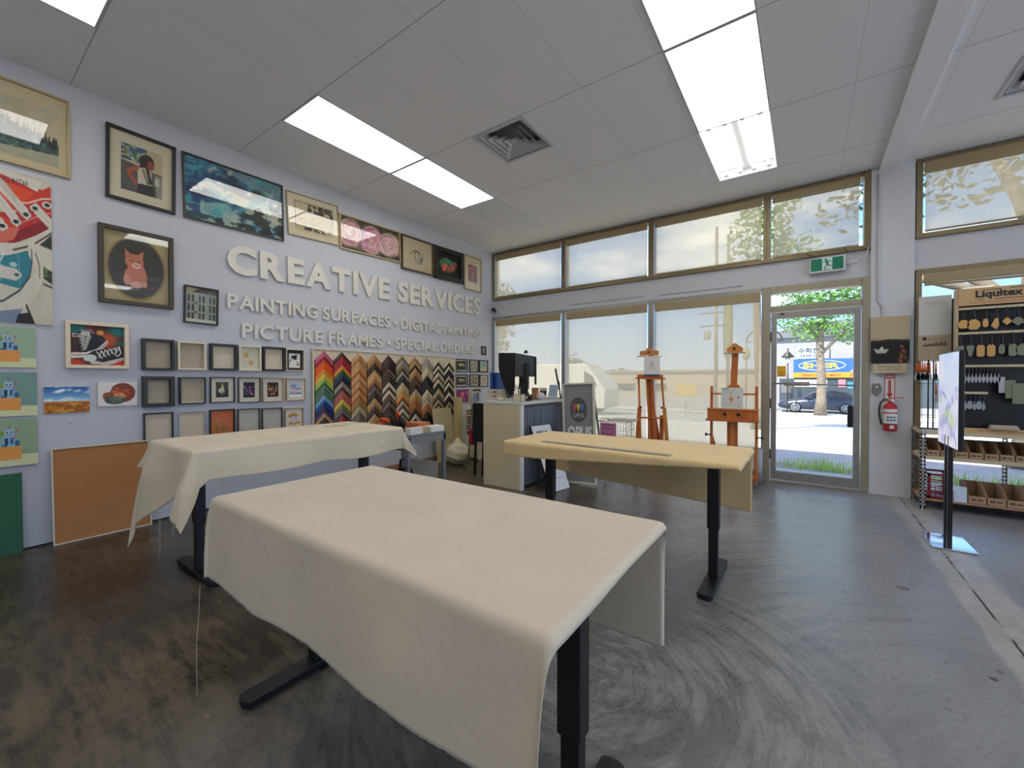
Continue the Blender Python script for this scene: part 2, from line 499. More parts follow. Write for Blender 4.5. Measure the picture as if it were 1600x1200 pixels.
    L(math_('ADD', math_('MULTIPLY', tot, 1.0), math_('MULTIPLY', fine, .25)), bp.inputs['Height']); L(bp.outputs[0], b.inputs['Normal'])
    return m
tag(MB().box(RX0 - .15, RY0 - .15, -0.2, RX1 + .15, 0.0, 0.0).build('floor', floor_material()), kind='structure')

# ceiling: tiles laid on a 0.61 x 1.22 grid with openings for the sunk fixtures and vents
def ceiling_material():
    m = bpy.data.materials.new('ceiling_tiles'); m.use_nodes = True
    t = m.node_tree; b = t.nodes['Principled BSDF']; L = t.links.new
    tcn = t.nodes.new('ShaderNodeTexCoord'); sp = t.nodes.new('ShaderNodeSeparateXYZ'); L(tcn.outputs['Object'], sp.inputs[0])
    def mth(op, a, b_=None):
        n = t.nodes.new('ShaderNodeMath'); n.operation = op
        for i, v in enumerate((a, b_)):
            if v is None: continue
            if isinstance(v, (int, float)): n.inputs[i].default_value = v
            else: L(v, n.inputs[i])
        return n.outputs[0]
    def seam(v, off, per, wdt):
        f = mth('FRACT', mth('DIVIDE', mth('SUBTRACT', v, off), per))
        d = mth('MULTIPLY', mth('MINIMUM', f, mth('SUBTRACT', 1.0, f)), per)
        return mth('LESS_THAN', d, wdt)
    sy = seam(sp.outputs[1], -0.722 - 1.2192 * 20, 1.2192, .0045)
    sx = seam(sp.outputs[0], .935 - .6096 * 20, .6096, .0035)
    n = t.nodes.new('ShaderNodeTexNoise'); n.inputs['Scale'].default_value = 90; n.inputs['Detail'].default_value = 3; L(tcn.outputs['Object'], n.inputs['Vector'])
    n2 = t.nodes.new('ShaderNodeTexNoise'); n2.inputs['Scale'].default_value = .9; L(tcn.outputs['Object'], n2.inputs['Vector'])
    def mixc(f, a, b_):
        k = t.nodes.new('ShaderNodeMix'); k.data_type = 'RGBA'
        if isinstance(f, (int, float)): k.inputs[0].default_value = f
        else: L(f, k.inputs[0])
        for i, v in ((6, a), (7, b_)):
            if isinstance(v, tuple): k.inputs[i].default_value = (*lin(v), 1)
            else: L(v, k.inputs[i])
        return k.outputs[2]
    col = mixc(n.outputs['Fac'], (232, 232, 233), (240, 240, 240))
    col = mixc(mth('MULTIPLY', n2.outputs['Fac'], .15), col, (205, 206, 208))
    col = mixc(mth('MULTIPLY', sy, .5), col, (105, 105, 106)); col = mixc(mth('MULTIPLY', sx, .22), col, (120, 120, 122))
    L(col, b.inputs['Base Color']); b.inputs['Roughness'].default_value = .8
    bp = t.nodes.new('ShaderNodeBump'); bp.inputs['Strength'].default_value = .08; bp.inputs['Distance'].default_value = .004; L(n.outputs['Fac'], bp.inputs['Height']); L(bp.outputs[0], b.inputs['Normal'])
    return m
GX = [.935 + .6096 * k for k in range(-1, 18)]; GY = [-.722 - 1.2192 * k for k in range(0, 10)]
LIGHTS = [  # (x, y_far edge, kind)
    (GX[1] , GY[2], 'panel'), (GX[1], GY[1], 'panel'), (4.02, GY[1], 'panel2'), (4.02, GY[0], 'tubes'),
    (4.02, GY[2], 'panel3'), (6.42, GY[1], 'panel4'),
    (GX[1], GY[4], 'rear'), (4.02, GY[4], 'rear'), (4.02, GY[6], 'rear'), (GX[1], GY[6], 'rear'), (7.0, GY[3], 'rear'), (7.0, GY[5], 'rear'), (9.44, GY[2], 'rear'), (9.44, GY[5], 'rear'), (4.02, GY[8], 'rear'), (8.2, GY[7], 'rear')]  # 'rear' fixtures are added to fill the room with light, mostly out of view
VENTS = [(2.185, -3.15), (6.19, -1.58)]
holes = [(x, y - 1.2192, x + .6, y) for x, y, k in LIGHTS if k == 'tubes'] + [(x + .01, y + .01, x + .585, y + .585) for x, y in VENTS]
xs = sorted(set([RX0, RX1] + [round(v, 4) for h_ in holes for v in (h_[0], h_[2])]))
ys = sorted(set([RY0, 0.0] + [round(v, 4) for h_ in holes for v in (h_[1], h_[3])]))
cb = MB()
for i in range(len(xs) - 1):
    for j in range(len(ys) - 1):
        mxx, myy = (xs[i] + xs[i + 1]) / 2, (ys[j] + ys[j + 1]) / 2
        if any(h_[0] < mxx < h_[2] and h_[1] < myy < h_[3] for h_ in holes): continue
        cb.box(xs[i], ys[j], H, xs[i + 1], ys[j + 1], H + .02)
tag(cb.build('ceiling', ceiling_material()), kind='structure')
tag(MB().box(RX0 - .15, RY0 - .15, H + .4, RX1 + .15, .35, H + .55).build('trim_sun_block_roof', M_white), kind='structure')  # unseen slab above the ceiling, put in to block the sun
tag(MB().box(5.55, RY0, H - .035, 5.73, -.002, H - .001).build('trim_1', mat('beam_white', (238, 238, 239), .6)), kind='structure')

tag(MB().box(-.15, RY0, -.1, 0, .12, H + .4).build('wall_left', M_wall), kind='structure')
wr = MB(); wr.box(RX1, RY0, 3.25, RX1 + .15, .12, H + .4); wr.box(RX1, RY0, -.1, RX1 + .15, .12, .12)
for k in range(7): wr.box(RX1, RY0 + k * 2 - .05, .12, RX1 + .15, RY0 + k * 2 + .05, 3.25)
tag(wr.build('wall_right', M_white), kind='structure')  # unseen wall, left open between posts to bring in extra daylight
wr = MB(); wr.box(-.15, RY0 - .15, 3.25, RX1 + .15, RY0, H + .4); wr.box(-.15, RY0 - .15, -.1, RX1 + .15, RY0, 3.25)
tag(wr.build('wall_rear', M_white), kind='structure')
tag(MB().box(-80, -60, -.4, 80, .13, -.21).build('trim_ground', mat('yard_concrete', (200, 196, 188), .9, noise=.05, nscale=.5)), kind='structure')
wf = MB()
wf.box(0, 0, 2.485, 5.487, .12, 2.80); wf.box(0, 0, 3.685, RX1, .12, H + .4)
wf.box(5.85, 0, 2.50, RX1, .12, 2.84); wf.box(0, 0, -.1, 4.44, .14, .06); wf.box(5.86, 0, -.1, RX1, .14, .06)
wf.box(4.44, 0.02, -.1, 5.5, .14, .0)
tag(wf.build('wall_front', M_white), kind='structure')
tag(MB().box(5.487, -.05, 0, 5.85, .2, H).build('wall_column', mat('column_paint', (205, 206, 208), .6, noise=.03, nscale=4)), kind='structure')
tag(MB().box(0, -12, 0, .012, -3.6, .012).build('baseboard_left', M_black), kind='structure')
tag(MB().box(0, -3.3, 0, .014, -.02, .06).build('baseboard_left_wood', mat('bare_wood_edge', (160, 112, 76), .7)), kind='structure')

# windows: frame members (mesh) + pane per bay
def window(n, x0, x1, z0, z1, wl=.045, wr=.045, wb=.05, wt=.04, m=M_brass, pane=True, d0=-.055, d1=.10):
    r = bpy.data.objects.new('window_%d' % n, None); link(r); r.location = (x0, 0, z0); tag(r, kind='structure')
    W, Hh = x1 - x0, z1 - z0
    f = MB(); f.box(0, d0, 0, wl, d1, Hh); f.box(W - wr, d0, 0, W, d1, Hh)
    f.box(wl, d0 * .8, 0, W - wr, d1, wb); f.box(wl, d0 * .8, Hh - wt, W - wr, d1, Hh)
    f.build('window_frame', m, r, .003)
    if pane: MB().box(wl, .045, wb, W - wr, .051, Hh - wt).build('glass_pane', M_glass, r)
    return r
UZ0, UZ1 = 2.80, 3.685
window(1, .0, 1.53, UZ0, UZ1, .06, .04); window(2, 1.53, 3.0, UZ0, UZ1, .04, .04); window(3, 3.0, 4.47, UZ0, UZ1, .04, .04); window(4, 4.47, 5.485, UZ0, UZ1, .04, .06)
window(5, .0, 1.53, .06, 2.485, .06, .035, .06, .05, M_alu); window(6, 1.53, 3.0, .06, 2.485, .035, .04, .06, .05, M_alu); window(7, 3.0, 4.43, .06, 2.485, .04, .01, .06, .05, M_alu)
window(8, 5.86, 8.2, 2.84, UZ1, .05, .05); window(9, 5.86, 8.2, .06, 2.50, .05, .05, .06, .05, M_brass)
window(10, 8.2, RX1, 2.84, UZ1, .05, .05); window(11, 8.2, RX1, .06, 2.50, .05, .05, .06, .05, M_brass)

# door: posts, transom light and glazed leaf
dr = bpy.data.objects.new('door_1', None); link(dr); dr.location = (4.43, 0, 0); tag(dr, kind='structure')
f = MB(); f.box(0, -.06, 0, .085, .10, 2.485); f.box(.985, -.06, 0, 1.055, .10, 2.485)
f.box(.085, -.05, 2.40, .985, .10, 2.485); f.box(.085, -.05, 2.165, .985, .10, 2.235); f.box(.085, -.05, 0, .985, .10, .02)
f.build('door_frame', mat('beige_frame_door', (160, 150, 128), .42, .3, noise=.08, nscale=12), dr, .003)
MB().box(.085, .03, 2.235, .985, .036, 2.40).build('transom_glass', M_glass, dr)
lf = MB(); lf.box(.095, -.035, .03, .155, .015, 2.155); lf.box(.915, -.035, .03, .975, .015, 2.155); lf.box(.155, -.035, 2.075, .915, .015, 2.155); lf.box(.155, -.035, .03, .915, .015, .145)
leaf = lf.build('door_leaf', M_alu, dr, .003)
MB().box(.155, -.012, .145, .915, -.006, 2.075).build('glass_pane', M_glass, leaf)
MB().tube([(.12, -.06, 1.255), (.93, -.06, 1.235)], .009, 8).build('push_bar', M_alu, leaf)
hh = MB(); hh.box(.86, -.055, .745, .915, -.036, 1.0)
hh.build('pull_handle', M_black, leaf, .012)
for z in (.35, 1.0, 1.85):
    MB().tube([(.09, -.045, z - .06), (.09, -.045, z + .06)], .009, 8).build('hinge', M_dark, leaf)
cl = MB(); cl.box(.19, -.05, 2.12, .235, -.036, 2.14)
cl.build('door_closer_bracket', M_dark, leaf)
MB().box(.16, -.013, 1.34, .255, -.0125, 1.475).build('yellow_sticker', mat('sticker_yellow', (243, 180, 28), .6), leaf, label='yellow notice sticker on the glass')
text_obj('sticker_lettering', 'WALK\nAWAY', .172, 1.355, .07, .05, -.0135, M_ink, leaf, .0003)
MB().box(.235, -.013, 1.225, .5, -.0122, 1.275).build('frosted_strip', mat('frosted_film', (170, 160, 140), .6), leaf, label='beige film strip on the glass')
sc = MB(); sc.box(.01, -.062, .6, .02, -.06, 1.4)
sc.build('door_scuff_plate', M_alu, dr)

# roller shades: see-through screen cloth
def shade_mat():
    m = bpy.data.materials.new('screen_cloth'); m.use_nodes = True
    t = m.node_tree; t.nodes.clear(); L = t.links.new
    o = t.nodes.new('ShaderNodeOutputMaterial'); m1 = t.nodes.new('ShaderNodeMixShader'); m2 = t.nodes.new('ShaderNodeMixShader')
    tr = t.nodes.new('ShaderNodeBsdfTransparent'); df = t.nodes.new('ShaderNodeBsdfDiffuse'); tl = t.nodes.new('ShaderNodeBsdfTranslucent')
    tcn = t.nodes.new('ShaderNodeTexCoord'); mp_ = t.nodes.new('ShaderNodeMapping'); mp_.inputs['Scale'].default_value = (160, 1, 4); L(tcn.outputs['Object'], mp_.inputs[0])
    n = t.nodes.new('ShaderNodeTexNoise'); n.inputs['Scale'].default_value = 1.0; L(mp_.outputs[0], n.inputs['Vector'])
    mr = t.nodes.new('ShaderNodeMapRange'); L(n.outputs['Fac'], mr.inputs[0]); mr.inputs[3].default_value = .50; mr.inputs[4].default_value = .60
    c = lin((232, 216, 184))
    df.inputs[0].default_value = (*c, 1); tl.inputs[0].default_value = (*c, 1); tr.inputs[0].default_value = (1, .97, .92, 1)
    m1.inputs[0].default_value = .62; L(df.outputs[0], m1.inputs[1]); L(tl.outputs[0], m1.inputs[2])
    L(mr.outputs[0], m2.inputs[0]); L(tr.outputs[0], m2.inputs[1]); L(m1.outputs[0], m2.inputs[2]); L(m2.outputs[0], o.inputs[0])
    return m
M_screen = shade_mat()
M_cass = mat('shade_cassette', (160, 142, 106), .6, noise=.05, nscale=10)
def shade(x0, x1, ztop, zbot, ct, label, group=None):
    r = thing('roller_shade', label, 'window shade', (x0, 0, ztop), 0, group)
    W = x1 - x0
    MB().box(0, -.062, -ct, W, -.03, 0).build('cassette', M_cass, r, .004)
    MB().box(.008, -.0255, zbot - ztop, W - .008, -.0243, -ct + .015).build('screen_cloth', M_screen, r)
    MB().box(.008, -.031, zbot - ztop - .012, W - .008, -.019, zbot - ztop + .008).build('bottom_bar', M_cass, r, .003)
UP, LO = 'shades on the upper windows', 'shades on the tall lower windows'
shade(.085, 1.475, 3.645, 2.865, .10, 'screen shade in the upper window nearest the lettered wall', UP)
shade(1.59, 2.945, 3.645, 2.865, .10, 'screen shade in the second upper window from the left wall', UP)
shade(3.06, 4.42, 3.645, 2.865, .10, 'screen shade in the upper window left of the door bay', UP)
shade(4.53, 5.39, 3.645, 2.865, .10, 'short upper screen shade above the green exit sign', UP)
shade(5.925, 8.13, 3.645, 2.915, .12, 'wide upper screen shade right of the white column', UP)
shade(.085, 1.475, 2.43, .14, .12, 'full length screen shade behind the counter monitor hood', LO)
shade(1.59, 2.945, 2.43, .14, .12, 'full length screen shade behind the grey logo sign', LO)
shade(3.06, 4.40, 2.43, .14, .12, 'full length screen shade behind the wide easel, beside the door', LO)
shade(5.925, 8.13, 2.445, 2.33, .10, 'rolled up screen shade above the painting knife display', LO)

# ---- ceiling fixtures
def emis(name, rgb, s):
    m = bpy.data.materials.new(name); m.use_nodes = True
    b = m.node_tree.nodes['Principled BSDF']; b.inputs['Base Color'].default_value = (.8, .8, .8, 1)
    b.inputs['Emission Color'].default_value = (*lin(rgb), 1); b.inputs['Emission Strength'].default_value = s
    return m
M_diff = emis('lit_diffuser', (255, 253, 248), LAMP_RADIANCE)
M_tube = emis('lit_tube', (255, 254, 250), LAMP_RADIANCE * 1.6)
LL = {'panel': None}
labs = {(GX[1], GY[2]): 'lit rectangular ceiling light over the lettered wall, the nearer of the pair', (GX[1], GY[1]): 'lit rectangular ceiling light over the lettered wall, the farther of the pair',
        (4.02, GY[1]): 'bright ceiling light with a smooth diffuser next to the open tube fixture', (4.02, GY[2]): 'ceiling light cut by the top edge of the photo',
        (6.42, GY[1]): 'ceiling light at the top right corner, beyond the square vent',
        (GX[1], GY[4]): 'added ceiling fill light at the very top left, over the framed forest print'}
for x, y, k in LIGHTS:
    if k == 'tubes': continue
    lb = labs.get((x, y), 'ceiling fill light panel added behind the camera')
    r = thing('ceiling_light', lb, 'ceiling light', (x, y - 1.2192, H), 0, 'fluorescent ceiling lights')
    MB().ring(.004, .004, .6, 1.215, .012, -.006, -.0005, Matrix(((1, 0, 0, 0), (0, 0, 1, 0), (0, 1, 0, 0), (0, 0, 0, 1)))).build('light_frame', M_white, r)
    MB().box(.016, .016, -.004, .588, 1.203, -.0015).build('diffuser', M_diff, r)
x, y = 4.02, GY[0]
r = thing('open_tube_light', 'open ceiling fixture with four bare glowing tubes, nearest the door', 'ceiling light', (x, y - 1.2192, H), 0, None)
hs = MB(); hs.box(0, 0, .10, .6, 1.2192, .115); hs.box(0, 0, 0, .01, 1.2192, .10); hs.box(.59, 0, 0, .6, 1.2192, .10); hs.box(0, 0, 0, .6, .01, .10); hs.box(0, 1.2092, 0, .6, 1.2192, .10)
hs.box(.26, .01, .06, .34, 1.21, .10)
hs.build('housing', mat('enamel_white', (240, 240, 240), .5), r)
for i in range(4):
    xx = .085 + i * .143
    MB().tube([(xx, .06, .05), (xx, 1.14, .05)], .014, 10).build('tube', M_tube, r)
    for yy in (.04, 1.15):
        MB().box(xx - .018, yy, .02, xx + .018, yy + .03, .09).build('tube_holder', M_white, r, .003)
pn = thing('blank_ceiling_panel', 'unlit pale ceiling panel beyond the lit pair, near the window corner', 'ceiling panel', (GX[1], GY[0] - 1.2192, H))
MB().ring(.004, .004, .6, 1.215, .01, -.004, -.0005, Matrix(((1, 0, 0, 0), (0, 0, 1, 0), (0, 1, 0, 0), (0, 0, 0, 1)))).build('panel_frame', M_white, pn)
MB().box(.014, .014, -.003, .59, 1.205, -.001).build('panel', mat('panel_white', (225, 226, 228), .6), pn)
for (x, y), lb in zip(VENTS, ('square four way ceiling vent between the two rows of lights', 'square ceiling vent at the right edge of the photo')):
    r = thing('ceiling_vent', lb, 'vent', (x, y, H), 0, 'square ceiling vents')
    M2 = Matrix(((1, 0, 0, 0), (0, 0, 1, 0), (0, 1, 0, 0), (0, 0, 0, 1)))
    MB().ring(0, 0, .595, .595, .035, -.008, 0.0, M2).build('vent_frame', M_white, r)
    b_ = MB(); b_.box(0.01, .01, .10, .585, .585, .115)
    b_.box(.0, 0.01, 0.002, .01, .585, .115); b_.box(.585, 0.01, 0.002, .595, .585, .115); b_.box(.0, 0, 0.002, .595, .01, .115); b_.box(.0, .585, 0.002, .595, .595, .115)
    b_.build('duct_box', mat('dark_duct', (150, 150, 152), .8), r)
    for q, (a, zz) in enumerate(((.045, .0), (.105, -.004), (.165, -.006), (.222, -.006))):
        m_ = MB(); A, B = a, a + .058
        o4 = [(A, A), (.595 - A, A), (.595 - A, .595 - A), (A, .595 - A)]; i4 = [(B, B), (.595 - B, B), (.595 - B, .595 - B), (B, .595 - B)]
        m_.add([(p[0], p[1], zz) for p in o4] + [(p[0], p[1], zz + .05) for p in i4], [(j, (j + 1) % 4, 4 + (j + 1) % 4, 4 + j) for j in range(4)])
        m_.add([(p[0], p[1], zz + .003) for p in o4] + [(p[0], p[1], zz + .053) for p in i4], [(4 + j, 4 + (j + 1) % 4, (j + 1) % 4, j) for j in range(4)])
        m_.build('vent_vane', M_white, r)
    MB().box(.27, .27, 0, .325, .325, .008).build('vent_core', M_white, r)

# ================================================================== PICTURES ON THE LETTERED WALL
R90 = PI / 2
def art_forest():
    i = Ink(70, 84, (196, 180, 150)); i.nz(5, 3, .3, .7, (150, 140, 110), .5)
    i.poly([(0, 38), (100, 62), (100, 100), (0, 100)], (62, 96, 92)); i.nz(9, 5, .4, .6, (28, 44, 34), .8 )
    i.a = np.where((i.Y < 36 + i.X * .24)[..., None], np.array((198, 184, 152)) * (0.9 + .2 * i.fbm(4, 8))[..., None], i.a)
    for k in range(26):
        rg = random.Random(k); x = rg.uniform(0, 100); y = 38 + x * .24; h_ = rg.uniform(4, 16)
        i.poly([(x - 4, y + 8), (x, y - h_), (x + 4, y + 8)], (26, 38, 28), .9)
    i.nz(14, 9, .55, .75, (140, 172, 164), .6); i.poly([(0, 86), (100, 78), (100, 100), (0, 100)], (200, 190, 160), .85)
    return i
def art_woman():
    i = Ink(66, 100, (206, 186, 146)); i.nz(3, 2, .3, .8, (180, 158, 118), .5)
    i.poly([(0, 0), (62, 0), (52, 34), (0, 34)], (54, 92, 132)); n = i.fbm(6, 4)
    k = (i.Y < 34) & (i.X < 60 - i.Y * .3)
    for lo, c in ((.46, (112, 140, 60)), (.53, (196, 205, 190)), (.6, (24, 52, 96)), (.66, (160, 150, 60))):
        i.put((k & (n > lo)).astype(float), c)
    i.poly([(0, 36), (100, 48), (100, 100), (0, 100)], (92, 90, 84)); i.poly([(80, 50), (100, 52), (100, 100), (86, 100)], (150, 146, 138))
    i.ell(62, 26, 17, 15, (46, 34, 28)); i.ell(70, 32, 9, 10, (150, 74, 44)); i.line([(52, 30), (48, 48), (60, 62), (68, 74)], 13, (40, 32, 28))
    i.poly([(38, 44), (60, 40), (72, 48), (74, 76), (40, 78)], (214, 200, 178)); i.line([(52, 46), (64, 74)], 5, (120, 108, 96)); i.line([(62, 42), (70, 70)], 8, (60, 54, 48))
    i.line([(38, 46), (18, 56), (22, 66), (40, 84)], 9, (176, 84, 48)); i.line([(38, 84), (48, 90)], 5, (176, 84, 48))
    i.poly([(38, 78), (76, 76), (80, 100), (38, 100)], (46, 46, 48)); i.poly([(80, 58), (90, 56), (92, 72), (80, 74)], (200, 190, 170))
    return i
def art_sea():
    i = Ink(150, 110, (60, 120, 150)); a = i.fbm(3, 1, sx=1, sy=1.6, rot=25)
    i.put((a - .42) / .12, (30, 96, 128)); i.nz(6, 2, .5, .62, (18, 40, 84), .9, sx=1, sy=1.5); i.nz(5, 3, .52, .66, (66, 168, 180), .9, rot=20)
    i.nz(9, 12, .55, .72, (222, 216, 196), .9, sx=1.5, sy=.8, rot=30)
    i.poly([(30, 0), (100, 0), (100, 34), (70, 22)], (150, 160, 146), .55); i.ell(48, 26, 14, 6, (22, 62, 88), 12, .5)
    i.poly([(38, 34), (80, 36), (74, 44), (44, 44)], (140, 112, 100), .9); i.ell(74, 30, 9, 8, (44, 40, 36), 20, .4)
    i.poly([(10, 42), (22, 32), (100, 56), (100, 78), (60, 62)], (206, 198, 172), .9); i.poly([(0, 76), (40, 60), (60, 100), (0, 100)], (150, 196, 186), .8)
    i.nz(7, 22, .52, .64, (40, 160, 178), .6, rot=30)
    k = ((i.X * .9 + i.Y) > 118) ; n = i.fbm(12, 7); i.put((k & (n > .5)).astype(float), (38, 36, 30), .9); i.put((k & (n < .38)).astype(float), (190, 190, 170), .8)
    i.put(((i.Y > 88) & (n > .46)).astype(float), (36, 52, 58), .8); i.put(((i.X < 14) & (i.fbm(16, 5) > .5)).astype(float), (28, 48, 110), .7)
    return i
def art_papercut():
    i = Ink(90, 80, (208, 192, 154)); i.nz(4, 5, .4, .7, (220, 204, 160), .4)
    i.line([(2, 5), (98, 5), (98, 60)], 1.2, (60, 52, 40)); i.line([(2, 5), (2, 84), (20, 86)], 1.2, (60, 52, 40))
    k = (i.X > 32) & (i.Y > 5) & (i.Y < 34); i.put((k & (np.abs(i.fbm(7, 3, 2) - .5) > .045)).astype(float), (56, 50, 42), .9)
    i.line([(32, 34), (98, 34)], 2, (50, 44, 36))
    n = np.abs(i.fbm(8, 15, 2) - .5); i.put(((i.Y > 38) & (i.Y < 74) & (n < .03)).astype(float), (170, 152, 96), .8)
    k = (i.Y > 80) & (i.Y < 93) & (i.X > 20); i.put((k & (i.fbm(14, 33, 2, sx=1.6) > .5)).astype(float), (52, 46, 38), .9)
    return i
def art_peony():
    i = Ink(110, 70, (58, 54, 30)); i.nz(8, 4, .5, .65, (112, 112, 44), .9); i.nz(10, 9, .55, .7, (30, 28, 16), .8)
    for cx, cy, rx, ry, c in ((16, 46, 17, 44, (212, 150, 164)), (50, 50, 18, 46, (206, 128, 168)), (82, 50, 19, 40, (220, 176, 178))):
        for k in range(8):
            f = 1 - k * .12; a = k * 2.1
            cc = tuple(min(255, v * (1.12 if k % 2 else .90)) for v in c)
            i.ell(cx + math.cos(a) * 2.5, cy + math.sin(a) * 5, rx * f, ry * f, cc, 12 * math.sin(k * 1.9), .2, .85)
        m = np.hypot((i.X - cx) / rx, (i.Y - cy) / ry) < 1.02; rad = np.hypot((i.X - cx) / rx, (i.Y - cy) / ry); n1 = i.fbm(7, int(cx)); sw = np.sin(rad * 17 + 9 * n1 + 1.2 * np.sin(3 * np.arctan2(i.Y - cy, i.X - cx) + cx))
        i.put(m * (sw - .2) * 1.3, (240, 222, 206), .55); i.put(m * (-sw - .5) * 2, (176, 104, 126), .45); i.put(m * (n1 - .55) * 6, (232, 206, 170), .5)
    return i
def art_bird():
    i = Ink(80, 80, (200, 184, 150)); i.nz(2, 4, .3, .8, (208, 192, 158), .5)
    i.line([(48, 36), (40, 50), (44, 66), (56, 76)], 3, (120, 112, 96)); i.line([(52, 40), (56, 54), (52, 66)], 2, (160, 150, 130)); i.ell(64, 62, 4, 12, (70, 84, 96), 15, .9, .9)
    i.line([(26, 50), (42, 36)], 3, (168, 92, 44)); i.line([(40, 37), (52, 35), (58, 42)], 4, (44, 42, 40)); i.ell(60, 54, 12, 20, (150, 140, 120), 20, 1.2, .3)
    return i
def art_floral():
    i = Ink(80, 80, (24, 20, 18))
    for k in range(46):
        rg = random.Random(k + 5); t = rg.uniform(0, 6.3); rr = rg.uniform(4, 30); x = 50 + rr * math.cos(t) * 1.3; y = 50 + rr * math.sin(t)
        i.ell(x, y, rg.uniform(4, 10), rg.uniform(3, 8), rg.choice([(70, 96, 44), (190, 92, 72), (40, 130, 92), (120, 84, 48), (206, 110, 84), (26, 110, 78), (90, 62, 40)]), rg.uniform(0, 180), .5, .85)
    i.ell(50, 34, 20, 8, (30, 140, 96), 10, .4); i.ell(34, 62, 8, 16, (208, 100, 84), 15, .3); i.ell(72, 52, 9, 10, (202, 84, 62), 0, .4)
    return i
def art_red():
    i = Ink(40, 60, (178, 54, 50)); i.nz(4, 2, .4, .7, (150, 36, 40), .5)
    i.ell(50, 24, 15, 11, (110, 96, 90)); i.ell(50, 16, 20, 6, (150, 132, 124), 0, .3); i.poly([(34, 40), (66, 40), (76, 92), (24, 92)], (120, 104, 100)); i.line([(50, 40), (50, 92)], 6, (206, 190, 178)); i.nz(14, 7, .55, .6, (90, 60, 60), .5)
    i.poly([(0, 90), (100, 90), (100, 100), (0, 100)], (206, 192, 178))
    return i
def art_redshoe():
    i = Ink(90, 320, (196, 186, 164)); B = (206, 198, 182); K = (70, 50, 42)
    i.poly([(0, 3), (84, 8), (98, 4), (100, 14), (84, 20), (50, 26), (0, 24)], (196, 50, 34)); i.poly([(0, 6), (70, 11), (64, 16), (30, 22), (0, 18)], (214, 72, 34))
    i.poly([(0, 0), (84, 3), (76, 10), (0, 1.5)], B)
    i.poly([(0, 30), (40, 27), (62, 20), (84, 16), (100, 14), (100, 31), (76, 36), (46, 46), (0, 50)], (178, 40, 38)); i.poly([(46, 38), (100, 25), (100, 32), (72, 40), (40, 47), (28, 48)], (134, 28, 32))
    i.poly([(0, 38), (46, 37), (38, 45), (14, 49), (0, 50)], (204, 104, 82)); i.poly([(0, 30), (44, 33), (46, 37), (0, 39)], (198, 60, 42))
    i.line([(36, 20.5), (60, 19), (84, 14), (100, 12.5)], 1.1, (226, 214, 200)); i.line([(46, 34), (70, 28), (100, 22)], .8, (220, 150, 140))
    i.poly([(0, 50), (40, 48), (70, 41), (100, 32), (100, 38), (76, 46), (50, 54), (0, 60)], B); i.line([(36, 52), (66, 47), (100, 36)], 1.3, K)
    for q in (((8, 8), (28, 15), (58, 26.5)), ((6, 17), (24, 24), (42, 32.5)), ((73, 21.5), (86, 26), (100, 31)), ((0, 32), (20, 37))): i.line(list(q), 8, B); i.line(list(q), 1.0, (176, 164, 148), .6)
    i.line([(20, 9), (40, 18)], 5, (190, 178, 160))
    for x, y in ((92, 17.6), (72, 21.5), (57, 27), (41, 33), (20, 37.5)): i.ell(x, y, 8.5, 2.4, (190, 196, 184)); i.ell(x, y, 4.6, 1.3, (44, 40, 36))
    i.poly([(78, 46), (100, 37), (100, 72), (84, 68), (84, 58)], (46, 52, 40)); n = i.fbm(20, 5); i.put(((i.X > 80) & (i.Y > 56) & (i.Y < 67) & (n > .5)).astype(float), (96, 116, 60))
    i.line([(76, 50), (100, 52.5)], 9, B); i.line([(84, 57), (100, 60)], 6, B); i.poly([(84, 68), (100, 72), (100, 94), (60, 94), (80, 80)], (196, 190, 172)); i.line([(84, 72), (100, 74)], 1.2, K)
    i.poly([(0, 58), (28, 56), (64, 50), (66, 60), (62, 68), (46, 77), (0, 75)], (44, 122, 134)); i.poly([(0, 74), (46, 77), (58, 72), (52, 84), (16, 92), (0, 93)], (196, 190, 172))
    i.line([(6, 58), (20, 64), (16, 72)], 1.2, (120, 180, 184)); i.line([(44, 54), (46, 74)], .8, (140, 190, 190)); i.line([(0, 66.5), (40, 68)], 8, B); i.ell(40, 68, 9, 2.6, B); i.ell(41, 68, 4, 1.2, (40, 96, 104)); i.ell(36, 61.5, 6, 1.6, (160, 196, 196)); i.line([(22, 55), (4, 70)], 2.2, (216, 220, 226), .8)
    arc = [(66, 50), (76, 56), (78, 65), (70, 74), (56, 82), (34, 89), (0, 93)]
    i.line(arc, 13, B); i.line([(65, 50), (66, 58), (62, 68), (46, 78), (20, 86), (0, 88)], 1.4, (50, 54, 58)); i.line([(72, 52), (78, 60), (78, 68)], 1.2, K)
    i.poly([(0, 94), (50, 90), (40, 100), (0, 100)], (120, 130, 150)); i.poly([(42, 94), (62, 92), (70, 100), (38, 100)], (34, 32, 34)); i.line([(56, 88), (68, 100)], 2.5, (34, 34, 36))
    i.put((i.fbm(10, 4) - .5) * 1.0, (140, 130, 116), .35)
    return i
